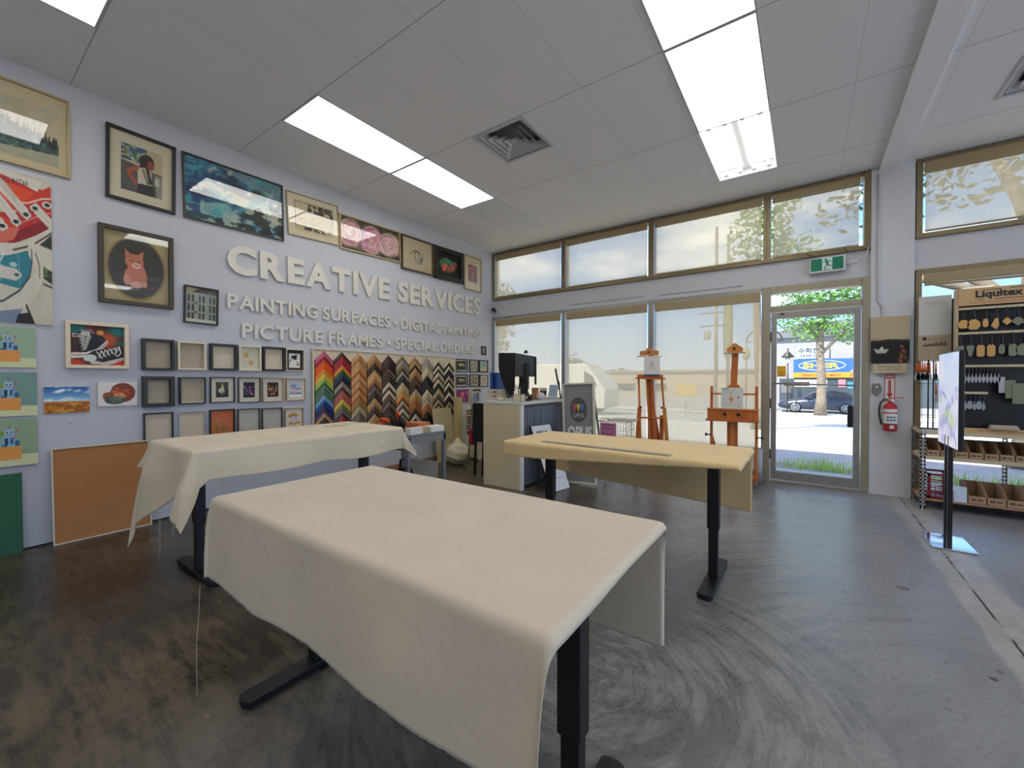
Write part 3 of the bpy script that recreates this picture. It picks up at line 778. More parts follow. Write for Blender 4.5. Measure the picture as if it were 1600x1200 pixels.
def art_cat():
    i = Ink(110, 110, (184, 166, 118)); i.ell(50, 50, 45.5, 47, (152, 122, 44)); i.ell(50, 50, 44, 45.5, (196, 170, 90)); i.ell(50, 50, 43, 44.5, (52, 48, 34)); i.ell(50, 50, 41.5, 43, (38, 40, 44)); i.ell(50, 50, 40, 41.5, (50, 43, 30))
    m = (np.hypot((i.X - 50) / 40, (i.Y - 50) / 41.5) < 1)
    i.put((m & (i.Y > 73)).astype(float), (34, 28, 26)); i.put((m & (i.Y > 80) & (i.Y < 84) & (i.X < 54)).astype(float), (84, 78, 62)); i.put((m & (i.X > 63) & (i.Y > 60) & (i.Y < 66)).astype(float), (92, 92, 56), .6); i.line([(56, 76), (78, 77)], 2, (150, 60, 44))
    o = (206, 116, 90)
    i.ell(48, 62, 18, 16, o); i.ell(49, 54, 14, 14, (216, 128, 100)); i.ell(46, 40, 14.5, 11, (214, 122, 90)); i.poly([(33, 38), (31, 22), (43, 31)], o); i.poly([(59, 38), (61, 22), (49, 31)], o)
    i.ell(49, 74, 10, 5, (236, 190, 176)); i.ell(49, 46, 7, 4.5, (238, 196, 178)); i.ell(35, 68, 6, 8, (222, 156, 136)); i.ell(61, 72, 5, 5, (222, 156, 136))
    for k in range(7): i.line([(37, 50 + k * 4), (48, 53 + k * 4), (60, 50 + k * 4)], .9, (170, 78, 56), .7)
    for k in (41, 46, 51): i.line([(k, 31), (k, 36)], 1.2, (166, 70, 48))
    i.line([(40, 39), (44, 40)], 1.3, (60, 34, 24)); i.line([(51, 40), (55, 39)], 1.3, (60, 34, 24)); i.line([(46, 45), (49, 46), (52, 45)], 1, (110, 50, 40))
    return i
def art_building():
    i = Ink(80, 96, (58, 48, 34)); i.poly([(0, 0), (46, 0), (0, 22)], (206, 170, 112)); i.poly([(0, 18), (20, 14), (100, 18), (100, 100), (0, 100)], (166, 172, 156)); i.nz(6, 4, .4, .6, (140, 146, 134), .5)
    for k in range(14): i.ell(6 + k * 7, 15 + (k % 2), 1.6, 1.6, (200, 200, 180))
    for r_ in range(3):
        y = 30 + r_ * 26
        for x in (8, 20, 42, 54, 76, 88): i.rect(x, y - 6, x + 7, y + 12, (40, 38, 32)); i.ell(x + 3.5, y - 6, 3.5, 3, (40, 38, 32)); i.line([(x + 3.5, y - 6), (x + 3.5, y + 12)], .8, (120, 120, 104))
        i.line([(0, y + 17), (100, y + 18)], 1.2, (96, 98, 88)); i.ell(33, y + 14, 4, 4, (96, 90, 76))
    i.rect(0, 90, 100, 100, (206, 196, 160))
    return i
def art_blackshoe():
    i = Ink(110, 84, (92, 48, 36)); i.nz(3, 6, .45, .6, (168, 62, 34), .8); i.nz(3, 8, .55, .68, (30, 112, 112), .9); i.nz(3, 12, .6, .7, (92, 52, 104), .8)
    i.ell(12, 10, 18, 10, (28, 118, 122), 0, .9); i.ell(86, 12, 16, 12, (30, 128, 124), 0, .9); i.ell(70, 34, 14, 16, (190, 74, 34), 0, 1); i.ell(8, 96, 16, 10, (190, 56, 34), 0, .8); i.ell(90, 94, 14, 10, (196, 58, 34), 0, .8)
    i.poly([(0, 30), (22, 14), (42, 20), (60, 26), (66, 36), (48, 58), (30, 68), (0, 66)], (26, 36, 42)); i.poly([(0, 38), (20, 24), (12, 64), (0, 66)], (66, 42, 36))
    i.poly([(0, 70), (28, 68), (50, 58), (68, 34), (70, 42), (52, 66), (30, 80), (0, 84)], (214, 208, 194)); i.line([(0, 76), (30, 74), (52, 61), (68, 40)], 1.2, (34, 34, 36)); i.ell(55, 17, 7, 6, (222, 160, 80))
    i.poly([(24, 82), (40, 64), (60, 58), (94, 44), (100, 56), (100, 84), (64, 92), (36, 92)], (38, 34, 40)); i.ell(36, 82, 12, 9, (196, 206, 192), -10); i.poly([(24, 84), (60, 92), (100, 78), (100, 84), (70, 98), (40, 96)], (216, 210, 198)); i.line([(30, 90), (66, 94), (100, 82)], 1.1, (40, 40, 42))
    for k in range(7): i.line([(18 + k * 1.2, 24 + k * 6), (38 - k * 1.6, 28 + k * 5.4)], 2.6, (212, 204, 190)); i.line([(36 - k * 1.4, 24 + k * 5.6), (16 + k, 30 + k * 5.6)], 1.6, (212, 204, 190))
    for k in range(6): i.line([(48 + k * 8, 66 - k * 3), (58 + k * 7, 82 - k * 4.4)], 2.4, (214, 206, 192)); i.line([(56 + k * 7, 64 - k * 3), (52 + k * 8, 80 - k * 4)], 2, (214, 206, 192))
    i.line([(88, 56), (82, 70), (88, 76), (94, 66), (90, 56)], 2.4, (214, 206, 192)); i.line([(18, 24), (6, 22), (6, 30), (18, 28)], 2.2, (212, 204, 190)); i.rect(20, 16, 36, 24, (200, 194, 182)); i.line([(20, 13), (38, 12), (42, 20)], 2, (196, 190, 178))
    return i
def art_robot(shade_):
    i = Ink(90, 110, shade_); i.nz(2, 4, .3, .8, tuple(v * .9 for v in shade_), .5)
    i.rect(0, 76, 100, 100, (206, 208, 160)); i.rect(0, 58, 62, 86, (222, 148, 70)); i.ell(0, 26, 14, 12, (222, 52, 30)); i.ell(20, 32, 5, 7, (120, 150, 60), 0, .4)
    i.rect(26, 22, 46, 36, (150, 190, 206)); i.rect(22, 36, 50, 58, (132, 178, 196)); i.rect(29, 26, 33, 30, (150, 50, 46)); i.rect(38, 26, 42, 30, (150, 50, 46)); i.line([(29, 34), (43, 33)], 1.4, (90, 60, 70))
    i.rect(26, 40, 33, 54, (40, 60, 80)); i.rect(38, 40, 44, 54, (48, 96, 126)); i.line([(36, 14), (36, 22)], 1.4, (170, 70, 70)); i.line([(50, 22), (54, 26), (50, 30)], 2, (190, 70, 100)); i.rect(48, 46, 58, 57, (40, 90, 140)); i.line([(20, 38), (16, 56)], 3, (120, 170, 190)); i.rect(20, 54, 32, 58, (44, 100, 150)); i.ell(46, 40, 3, 3, (170, 80, 130))
    return i
def art_field():
    i = Ink(90, 54, (34, 88, 156)); i.put(i.Y / 55, (150, 196, 220)); i.nz(3, 7, .5, .68, (226, 232, 236), .85, sy=1.6, rot=-20); i.put((i.Y > 55).astype(float), (196, 120, 32)); n = i.fbm(12, 3)
    i.put(((i.Y > 62) & (n > .5)).astype(float), (142, 80, 22), .8); i.put(((i.Y > 55) & (n < .36)).astype(float), (224, 160, 66), .7); i.ell(34, 16, 14, 6, (230, 236, 238), -25, .8)
    return i
def art_palette():
    i = Ink(90, 60, (222, 214, 206)); i.ell(62, 44, 32, 40, (128, 60, 34)); i.ell(26, 58, 14, 18, (140, 84, 40)); i.ell(42, 74, 26, 18, (96, 80, 60)); i.ell(24, 24, 10, 18, (222, 214, 206)); i.ell(42, 38, 5.5, 5.5, (224, 216, 208))
    for k in range(40):
        rg = random.Random(k); t = rg.uniform(0, 6.28)
        i.ell(56 + 22 * math.cos(t) * rg.random(), 46 + 26 * math.sin(t) * rg.random(), 5, 4, rg.choice([(196, 82, 44), (206, 130, 70), (176, 52, 50), (224, 180, 130), (150, 60, 40)]), rg.uniform(0, 90), .8, .8)
    for k in range(22):
        rg = random.Random(k + 90); i.ell(24 + rg.random() * 34, 66 + rg.random() * 18, 5, 5, rg.choice([(60, 110, 60), (50, 84, 120), (90, 120, 150), (40, 60, 84), (104, 120, 60)]), 0, .8, .85)
    return i
def art_stars():
    i = Ink(44, 44, (206, 198, 178)); i.rect(12, 24, 86, 92, (198, 190, 170))
    for cx, cy, R_ in ((36, 36, 18), (60, 70, 17)):
        i.poly([(cx + R_ * (1 if k % 2 == 0 else .42) * math.cos(-PI / 2 + k * PI / 5 + .2), cy + R_ * (1 if k % 2 == 0 else .42) * math.sin(-PI / 2 + k * PI / 5 + .2)) for k in range(10)], (198, 150, 58))
    return i
def art_pen():
    i = Ink(44, 44, (52, 44, 38)); i.rect(18, 18, 82, 86, (222, 216, 204)); i.poly([(30, 34), (60, 22), (66, 46), (44, 48)], (24, 22, 22)); i.line([(24, 60), (34, 30), (70, 26)], 4, (30, 26, 26)); i.line([(64, 56), (76, 74), (60, 70)], 4, (36, 30, 30)); i.ell(46, 54, 6, 5, (222, 216, 204))
    return i
def art_ship():
    i = Ink(40, 40, (66, 64, 60)); i.rect(0, 60, 100, 100, (40, 40, 38)); i.poly([(52, 8), (66, 58), (34, 58)], (206, 196, 140)); i.poly([(30, 40), (44, 60), (18, 60)], (216, 210, 180)); i.line([(30, 66), (66, 64)], 7, (196, 196, 184)); i.line([(40, 76), (60, 76)], 3, (180, 180, 170)); i.ell(52, 16, 10, 10, (160, 160, 80), 0, .7, .6)
    return i
def art_blobs(bg, cols, seed, n=26, size=7, wh=(40, 40)):
    i = Ink(wh[0], wh[1], bg)
    for k in range(n):
        rg = random.Random(k * 7 + seed); i.ell(rg.uniform(12, 88), rg.uniform(22, 84), rg.uniform(size * .5, size * 1.4), rg.uniform(size * .5, size * 1.3), rg.choice(cols), rg.uniform(0, 180), .4, .9)
    return i
def art_snow():
    i = Ink(40, 40, (176, 190, 206)); i.rect(0, 52, 100, 70, (206, 196, 186)); i.rect(0, 70, 100, 100, (110, 140, 160)); i.ell(40, 60, 26, 14, (216, 176, 166)); i.rect(10, 20, 60, 34, (90, 96, 130), .6); i.line([(20, 40), (60, 44)], 4, (60, 70, 90)); i.rect(60, 40, 90, 52, (96, 110, 140), .7); i.rect(0, 82, 100, 100, (225, 228, 230))
    return i
def art_autumn():
    i = Ink(54, 62, (206, 104, 66)); i.put(i.Y / 100, (196, 120, 50), .8); n = i.fbm(4, 6)
    for k in range(30):
        rg = random.Random(k + 3); x, y = rg.uniform(12, 90), rg.uniform(30, 84)
        i.ell(x, y, 5, 8, rg.choice([(178, 112, 76), (150, 104, 50), (124, 110, 60), (190, 130, 92)]), rg.uniform(-40, 40), .5, .7)
    for k in range(8): i.line([(24 + k * 8, 80), (18 + k * 10, 36 + (k % 3) * 8)], 1.2, (120, 80, 50), .7)
    return i
def art_bear():
    i = Ink(50, 56, (214, 206, 184)); i.ell(30, 32, 12, 9, (186, 124, 40)); i.ell(54, 32, 22, 12, (192, 132, 48)); i.poly([(36, 34), (72, 36), (74, 58), (36, 58)], (196, 174, 200)); i.line([(22, 70), (30, 62), (44, 70), (58, 70), (70, 64), (84, 66)], 9, (190, 128, 40)); i.ell(44, 48, 10, 8, (206, 180, 210))
    return i
def art_swans():
    i = Ink(44, 44, (34, 30, 24))
    for x0, s in ((28, -1), (46, 1), (70, 1)):
        i.line([(x0 - 6, 34), (x0 + 2 * s, 30), (x0 + 2, 56)], 8, (206, 184, 130)); i.line([(x0 + 8, 26), (x0 + 12, 60)], 5, (190, 168, 112))
    i.line([(30, 76), (46, 78)], 3, (140, 126, 96)); i.line([(62, 74), (80, 78)], 3, (140, 126, 96))
    return i
def art_sketch(c1, c2, seed):
    i = Ink(34, 44, c1); i.nz(7, seed, .45, .58, c2, .9); i.nz(13, seed + 1, .6, .68, tuple(v * .5 for v in c2), .7)
    return i
def art_beach():
    i = Ink(30, 40, (126, 178, 168)); i.put((i.Y - 45) / 30, (206, 182, 128)); i.nz(9, 4, .6, .7, (150, 110, 70), .6)
    return i
def art_people():
    i = Ink(44, 40, (178, 168, 140)); i.rect(30, 0, 100, 24, (60, 50, 46)); i.rect(30, 18, 88, 34, (200, 188, 170)); i.ell(48, 66, 16, 34, (110, 128, 156)); i.ell(72, 62, 14, 34, (92, 108, 140)); i.ell(48, 34, 8, 10, (150, 110, 90)); i.ell(74, 34, 8, 10, (60, 50, 50)); i.rect(0, 0, 22, 100, (160, 150, 104))
    return i

def wall_picture(name, label, cat, y0, z0, y1, z1, ink, frame=None, fw=.02, depth=.03, matb=None, mw=0.0, matw=None, glass=False, group=None, dz=0.0, x=0.0, recess=.006, lip=None, backing=None):
    """picture hung on the lettered wall: lower-left corner (y0, z0), upper-right (y1, z1); dz = rise over its width"""
    W, Hh = y1 - y0, z1 - z0
    tilt = math.atan2(dz, W)
    r = bpy.data.objects.new(name, None); link(r); tag(r, label, cat, group)
    r.matrix_world = Matrix.Translation((x, y0, z0)) @ Matrix.Rotation(R90, 4, 'Z') @ Matrix.Rotation(-tilt, 4, 'Y')
    if frame is None:
        MB().box(0, -depth, 0, W, -.002, Hh).build('canvas', mat('canvas_edge', (214, 208, 196), .8), r)
        if ink is not None: print_mesh('print', ink, 0.0005, 0.0005, W - .0005, Hh - .0005, -depth - .0006, r)
        return r
    f = MB().ring(0, 0, W, Hh, fw, -depth, -.002).build('frame', frame, r, .0015)
    if lip: MB().ring(fw, fw, W - fw, Hh - fw, .006, -depth * .55, -.003).build('inner_lip', lip, r)
    bd = backing or matb or mat('backing', (150, 144, 132), .8)
    MB().box(fw - .001, -recess, fw - .001, W - fw + .001, -.003, Hh - fw + .001).build('mat_board' if matb else 'backing_board', bd, r)
    if ink is not None:
        m_ = mw if isinstance(mw, (tuple, list)) else (mw, mw, mw, mw)   # left, bottom, right, top
        print_mesh('print', ink, fw + m_[0], fw + m_[1], W - fw - m_[2], Hh - fw - m_[3], -recess - .001, r)
    if glass: MB().box(fw - .001, -depth * .75, fw - .001, W - fw + .001, -depth * .75 + .002, Hh - fw + .001).build('glass', M_pane, r)
    return r
TAN = mat('tan_mat_board', (214, 196, 156), .75); CRM = mat('cream_mat_board', (220, 208, 178), .75); GRYM = mat('greige_backing', (172, 158, 138), .8)
F_tan = mat('pale_gold_frame', (176, 156, 116), .4, .2); F_blk = mat('near_black_frame', (32, 28, 20), .45); F_oliv = mat('olive_black_frame', (58, 54, 36), .4)
F_wht = mat('off_white_frame', (216, 204, 180), .5); F_brn = mat('bronze_frame', (84, 72, 52), .4, .2); F_nat = mat('natural_wood_frame', (188, 160, 118), .5, noise=.08, nscale=40); F_pale = mat('pale_wood_frame', (222, 204, 178), .55, noise=.04, nscale=30)
WP = wall_picture
WP('framed_forest_print', 'pale framed misty forest print cut off by the top left corner', 'picture', -6.02, 2.93, -5.606, 3.555, art_forest(), F_tan, .016, .03, TAN, (.0, .05, .045, .10), glass=True)
WP('framed_figure_print', 'black framed print of a woman in a white top looking down', 'picture', -5.401, 2.868, -4.923, 3.50, art_woman(), F_blk, .024, .035, CRM, (.075, .085, .07, .09), glass=True, dz=-.006)
WP('framed_sea_print', 'wide dark framed print of turquoise sea foam over rocks', 'picture', -4.855, 2.865, -3.921, 3.49, art_sea(), F_oliv, .014, .03, glass=True, dz=.02)
WP('framed_papercut_print', 'cream print with black lattice pattern, right of the sea print', 'picture', -3.872, 2.985, -3.228, 3.485, art_papercut(), F_tan, .010, .025, CRM, (.08, .06, .06, .06), glass=True, dz=.03)
WP('framed_peony_print', 'wide framed print of three pink peonies', 'picture', -3.222, 2.985, -2.25, 3.435, art_peony(), F_tan, .018, .03, glass=True, dz=.03)
WP('framed_heron_drawing', 'dark framed sketch of a heron on cream paper', 'picture', -2.24, 2.945, -1.60, 3.45, art_bird(), F_brn, .016, .05, TAN, .01, glass=True, dz=.01)
WP('framed_floral_painting', 'black framed painting of green and coral flowers', 'picture', -1.58, 2.935, -.895, 3.46, art_floral(), F_blk, .07, .05, glass=False, dz=.02)
WP('framed_red_portrait', 'tall pale framed red portrait at the window end of the top row', 'picture', -.865, 2.89, -.39, 3.50, art_red(), F_tan, .02, .03, CRM, (.10, .11, .09, .13), glass=True)
sh = WP('sneaker_poster', 'tall glossy poster of red and teal canvas sneakers at the left edge', 'poster', -6.02, 1.735, -5.712, 2.875, art_redshoe(), None, depth=.02)
text_obj('poster_lettering', 'ALL★STAR', .06, 1.045, .13, .05, -.0216, mat('ink_brown', (66, 52, 44), .6), sh, .0004)
WP('framed_cat_print', 'square dark framed oval portrait of an orange cat', 'picture', -5.452, 1.963, -4.945, 2.63, art_cat(), mat('umber_frame', (62, 50, 32), .45), .034, .05, TAN, .004, glass=True)
WP('framed_facade_print', 'small black framed photo of an arched window facade', 'picture', -4.865, 1.857, -4.58, 2.22, art_building(), F_blk, .014, .03, glass=True, dz=-.006)
WP('framed_sneaker_painting', 'painting of black laced sneakers in a pale wood frame', 'picture', -5.648, 1.40, -5.265, 1.785, art_blackshoe(), F_pale, .028, .045)
ROB = 'robot canvases stacked up the left edge'
WP('robot_canvas', 'robot canvas with green wall, topmost of the three at the left edge', 'canvas print', -6.02, 1.398, -5.803, 1.705, art_robot((152, 176, 148)), None, depth=.03, group=ROB)
WP('robot_canvas', 'robot canvas with darker teal wall, middle of the three at the left edge', 'canvas print', -6.02, 1.03, -5.800, 1.362, art_robot((118, 150, 138)), None, depth=.03, group=ROB)
WP('robot_canvas', 'robot canvas at the left edge, lowest of three, above the green cutting mat', 'canvas print', -6.02, .655, -5.800, 1.01, art_robot((144, 164, 130)), None, depth=.03, group=ROB)
WP('wheat_field_print', 'small unframed print of a wheat field under a blue sky', 'canvas print', -5.765, 1.036, -5.509, 1.247, art_field(), None, depth=.012)
WP('palette_print', 'small unframed print of a painter palette on white', 'canvas print', -5.461, 1.076, -5.207, 1.282, art_palette(), None, depth=.014)
# three rows of sample frames; every entry: (y0, z0, y1, z1, frame, fw, depth, label, art, mat_w, lip)
purple = art_blobs((34, 28, 44), [(120, 70, 130), (190, 150, 190), (80, 100, 120), (160, 60, 110)], 3)
redyel = art_blobs((46, 36, 30), [(206, 170, 70), (170, 60, 60), (220, 190, 180), (120, 60, 50)], 11)
GR = 'sample frames in three rows beside the moulding board'
row1 = [(-5.178, 1.390, -4.945, 1.676, F_blk, .022, .06, 'empty deep black sample frame at the left end of the top sample row', None, 0, None),
        (-4.920, 1.398, -4.692, 1.672, F_wht, .017, .05, 'empty off white sample frame, second in the top sample row', None, 0, None),
        (-4.657, 1.398, -4.414, 1.668, F_blk, .022, .05, 'black sample frame with cream backing, left of the two gold stars', None, 0, 'cream'),
        (-4.400, 1.397, -4.180, 1.668, F_wht, .018, .045, 'off white shadow box frame holding two gold stars', art_stars(), 0, None),
        (-4.163, 1.400, -3.924, 1.668, F_blk, .020, .05, 'black sample frame with pale backing, right of the two gold stars', None, 0, 'cream'),
        (-3.912, 1.402, -3.697, 1.658, F_wht, .010, .035, 'off white frame with dark mat around a black ink drawing', art_pen(), 0, None)]
row2 = [(-5.178, 1.055, -4.948, 1.335, F_blk, .032, .06, 'empty thick black sample frame, left end of the middle sample row', None, 0, None),
        (-4.908, 1.068, -4.696, 1.328, F_blk, .012, .05, 'black sample frame with a cream inner lip, second in the middle row', None, 0, 'lip'),
        (-4.653, 1.070, -4.434, 1.332, F_blk, .008, .03, 'thin black frame with a sailing ship picture in a white mat', art_ship(), .045, None),
        (-4.400, 1.060, -4.183, 1.328, F_brn, .007, .03, 'thin bronze frame with purple flowers in a white mat', purple, .045, None),
        (-4.161, 1.058, -3.936, 1.327, F_nat, .008, .03, 'natural wood frame with red and yellow blossoms in a white mat', redyel, .045, None),
        (-3.907, 1.060, -3.683, 1.320, F_nat, .007, .03, 'pale wood frame with a snowy scene, right end of the middle row', art_snow(), .035, None)]
row3 = [(-5.168, .738, -4.952, 1.000, F_blk, .011, .03, 'thin black frame with blank cream board, left end of the bottom row', None, 0, 'cream2'),
        (-4.910, .724, -4.694, .992, M_chrome, .005, .025, 'thin silver frame with blank cream board, second in the bottom row', None, 0, 'cream2'),
        (-4.660, .708, -4.433, 1.000, F_blk, .012, .03, 'black framed orange autumn grasses picture in the bottom sample row', art_autumn(), .002, None),
        (-4.408, .710, -4.190, .995, F_brn, .009, .03, 'thin bronze frame with blank grey board, just right of the orange picture', None, 0, 'grey'),
        (-4.170, .708, -3.952, .988, F_brn, .009, .03, 'thin bronze frame with blank grey board, left of the bear picture', None, 0, 'grey'),
        (-3.925, .700, -3.709, .975, F_nat, .008, .03, 'natural wood frame with an ochre and lilac bear picture', art_bear(), .006, None)]
MW = mat('white_mat_board', (208, 196, 178), .75)
for row in (row1, row2, row3):
    for (a, b, c, d, fr, fw, dp, lb, ink, mw, ex) in row:
        bk = {'cream': mat('cream_backing', (208, 194, 168), .8), 'cream2': mat('cream_backing2', (204, 186, 164), .8), 'grey': mat('grey_backing', (188, 180, 166), .8)}.get(ex, GRYM)
        WP('framed_sample', lb, 'picture frame', a, b, c, d, ink, fr, fw, dp, MW if mw > .01 else None, mw, group=GR, lip=F_wht if ex == 'lip' else None, backing=None if mw > .01 else bk)
# the small frames near the windows
GS = 'small pictures by the window corner'
small = [(-.385, 1.757, -.25, 1.920, 'tiny dark framed picture high above the other small ones', art_sketch((206, 170, 150), (150, 120, 110), 3), M_dark, .03),
         (-1.083, 1.43, -.772, 1.660, 'black framed picture of pale birds, upper of two alike', art_swans(), F_blk, .02),
         (-1.083, 1.17, -.772, 1.388, 'black framed picture of pale birds, lower of two alike', art_swans(), F_blk, .02),
         (-.72, 1.432, -.474, 1.660, 'small black framed grey sketch in the upper row of small pictures', art_sketch((150, 144, 124), (190, 176, 150), 5), F_blk, .02),
         (-.72, 1.173, -.456, 1.394, 'small black framed brown sketch under the grey sketch', art_sketch((170, 150, 120), (110, 84, 66), 7), F_blk, .02),
         (-.45, 1.434, -.194, 1.660, 'small black framed teal beach picture nearest the window corner', art_beach(), F_blk, .02),
         (-.437, 1.17, -.194, 1.386, 'small thin framed line pattern picture under the teal beach picture', art_sketch((204, 190, 170), (160, 140, 120), 9), M_dark, .014),
         (-1.066, .906, -.756, 1.132, 'small unframed print of magenta flowers by the counter', art_blobs((120, 40, 90), [(200, 90, 130), (220, 130, 160), (150, 50, 130), (210, 80, 90)], 8, 30, 9), None, 0),
         (-.738, .89, -.42, 1.128, 'small unframed photo of people beside the magenta flower print', art_people(), None, 0)]
for (a, b, c, d, lb, ink, fr, fw) in small:
    WP('small_picture', lb, 'picture', a, b, c, d, ink, fr, fw, .02, MW if fr and fw < .03 else None, .018 if fr else 0, group=GS)

# raised lettering
M_let = mat('cream_acrylic_letters', (214, 207, 194), .25, spec=.6)
def lettering(name, label, body, y0, z0, y1, cap, dz, depth=.012, off=.02):
    r = bpy.data.objects.new(name, None); link(r); tag(r, label, 'lettering')
    W = y1 - y0
    r.matrix_world = Matrix.Translation((0, y0, z0)) @ Matrix.Rotation(R90, 4, 'Z') @ Matrix.Rotation(-math.atan2(dz, W), 4, 'Y')
    items = []; x = 0
    capm = mesh_bounds(text_mesh('H', 1, .5, off))[1][2]
    for ch in body:
        if ch == ' ': x += .26; continue
        me = text_mesh(ch, 1.0, .5, off); lo, hi = mesh_bounds(me)
        if items and (ch in 'VA' or items[-1][0] in 'VA') and x: x -= .045
        items.append((ch, me, x - lo[0])); x += hi[0] - lo[0] + .085
    tot = x - .085; sx = W / tot; sz = cap / capm
    for ch, me, xo in items:
        me.transform(Matrix.Translation((0, -depth / 2 - .008, 0)) @ Matrix(((sx, 0, 0, 0), (0, depth, 0, 0), (0, 0, sz, 0), (0, 0, 0, 1))) @ Matrix.Translation((xo, 0, 0)))
        me.materials.clear(); me.materials.append(M_let)
        o = bpy.data.objects.new('bullet_dot' if ch == '•' else 'letter', me); link(o, r)
    return r
lettering('raised_lettering', 'large raised cream letters reading CREATIVE SERVICES', 'CREATIVE SERVICES', -4.495, 2.425, -.417, .285, .07, .02, .042)
lettering('raised_lettering', 'raised cream letters reading PAINTING SURFACES and DIGITAL PRINTING', 'PAINTING SURFACES • DIGITAL PRINTING', -4.497, 2.05, -.418, .148, .015, .016, .028)
lettering('raised_lettering', 'raised cream letters reading PICTURE FRAMES and SPECIAL ORDERS', 'PICTURE FRAMES • SPECIAL ORDERS', -4.362, 1.755, -.581, .148, .01, .016, .028)

# moulding sample board and its corner samples
bd = thing('sample_board', 'large cream board carrying ten columns of frame corner samples', 'display board', (0, -3.605, .45), R90)
MB().box(0, -.03, 0, 2.49, -.002, 1.235).build('board', mat('board_cream', (206, 188, 160), .7), bd, .003)
MB().ring(0, 0, 2.49, 1.235, .012, -.045, -.0305).build('board_edge', F_pale, bd)
NAMES = {'pink': (196, 96, 128), 'crimson': (160, 34, 60), 'orange': (226, 92, 30), 'amber': (226, 140, 44), 'yellow': (216, 190, 70), 'lime': (160, 180, 90), 'green': (34, 96, 44), 'sage': (84, 120, 92), 'teal': (60, 110, 104), 'sky': (110, 160, 190), 'blue': (40, 70, 140), 'navy': (34, 36, 84), 'violet': (64, 44, 96), 'tan': (182, 140, 92), 'honey': (196, 150, 96), 'oak': (170, 118, 70), 'walnut': (96, 64, 44), 'brown': (74, 50, 36), 'umber': (50, 38, 28), 'black': (22, 20, 20), 'gold': (180, 146, 76), 'olive': (128, 116, 60), 'grey': (104, 98, 92), 'silver': (156, 148, 136), 'cream': (210, 196, 166), 'rose': (176, 90, 80), 'brick': (160, 52, 44), 'red': (172, 44, 40), 'mustard': (170, 150, 50), 'copper': (172, 96, 44), 'sand': (190, 166, 120), 'taupe': (124, 104, 80), 'plum': (70, 40, 44)}
COLS = ['pink crimson orange orange amber yellow lime green sage sage sky blue navy violet tan plum umber navy teal sage amber',
        'plum red crimson amber green navy black silver brown rose rose yellow olive grey plum red rose cream olive mustard grey',
        'honey oak honey honey copper honey oak honey copper honey copper oak olive sand grey taupe grey gold sand olive taupe',
        'tan oak brown umber honey honey oak walnut grey brown umber honey oak brown umber honey oak honey oak walnut brown',
        'plum brown umber brown plum umber brown cream brown cream walnut brown taupe umber plum brown umber brown black black black',
        'taupe silver olive brown silver black black sand sand gold amber walnut sand brown cream brown sand gold copper black copper',
        'oak gold black tan oak walnut brown plum umber sand gold oak copper copper brown black cream black cream sand gold',
        'silver silver sand cream sand black black black black cream sand silver sand copper copper brown black black black black',
        'cream umber cream umber cream walnut cream black black sand taupe umber sand umber sand brown sand umber sand brown',
        'cream black cream black navy sand black cream black umber cream black black sand black']
PITCH_Z, hw = .0545, .115
def corner_mesh(rgb, t, lipc, seed):
    rg = random.Random(seed); m = MB()
    prof = [(0, .012), (.12, .024), (.35, .028), (.55, .018), (.8, .022), (.92, .016), (1, .016)]
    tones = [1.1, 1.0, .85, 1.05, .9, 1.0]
    for k in range(len(prof) - 1):
        a, da = prof[k]; b, db = prof[k + 1]
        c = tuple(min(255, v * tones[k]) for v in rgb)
        if k == 4 and lipc: c = lipc
        m.col = c; za, zb = -a * t, -b * t
        for s in (-1, 1):
            vs = [(0, -da, za), (s * hw, -da, za - hw), (s * hw, -db, zb - hw), (0, -db, zb)]
            m.add(vs, [(0, 3, 2, 1) if s > 0 else (0, 1, 2, 3)])
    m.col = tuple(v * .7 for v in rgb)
    for s in (-1, 1):     # end grain and the outer rim
        m.add([(s * hw, 0, -hw), (s * hw, 0, -hw - t)] + [(s * hw, -d, -hw - a * t) for a, d in reversed(prof)], [tuple(range(9))])
        m.add([(0, 0, 0), (s * hw, 0, -hw), (s * hw, -prof[0][1], -hw), (0, -prof[0][1], 0)], [(0, 1, 2, 3)])
        m.add([(0, 0, -t), (s * hw, 0, -hw - t), (s * hw, -prof[-1][1], -hw - t), (0, -prof[-1][1], -t)], [(0, 1, 2, 3)])
    return m
for ci, names in enumerate(COLS):
    ls = names.split(); yc = -3.463 + ci * .243; zt = 1.655 - ci * .002
    for k, nm in enumerate(ls):
        z = zt - k * PITCH_Z
        if z - hw - PITCH_Z < .46: break
        lipc = NAMES['gold'] if (ci * 7 + k * 3) % 5 == 0 and nm in ('black', 'brown', 'umber', 'walnut', 'plum') else (NAMES['cream'] if (ci + k) % 7 == 0 else None)
        o = corner_mesh(NAMES[nm], PITCH_Z * .985, lipc, ci * 50 + k).build('frame_corner_sample', M_gloss)
        o.location = (.033, yc, z); o.rotation_euler = (0, 0, R90)
        tag(o, '%s frame corner sample, %s from the top in the %s column of the board' % (nm, ORD[k], ORD[ci]), 'frame sample', 'frame corner samples on the board')

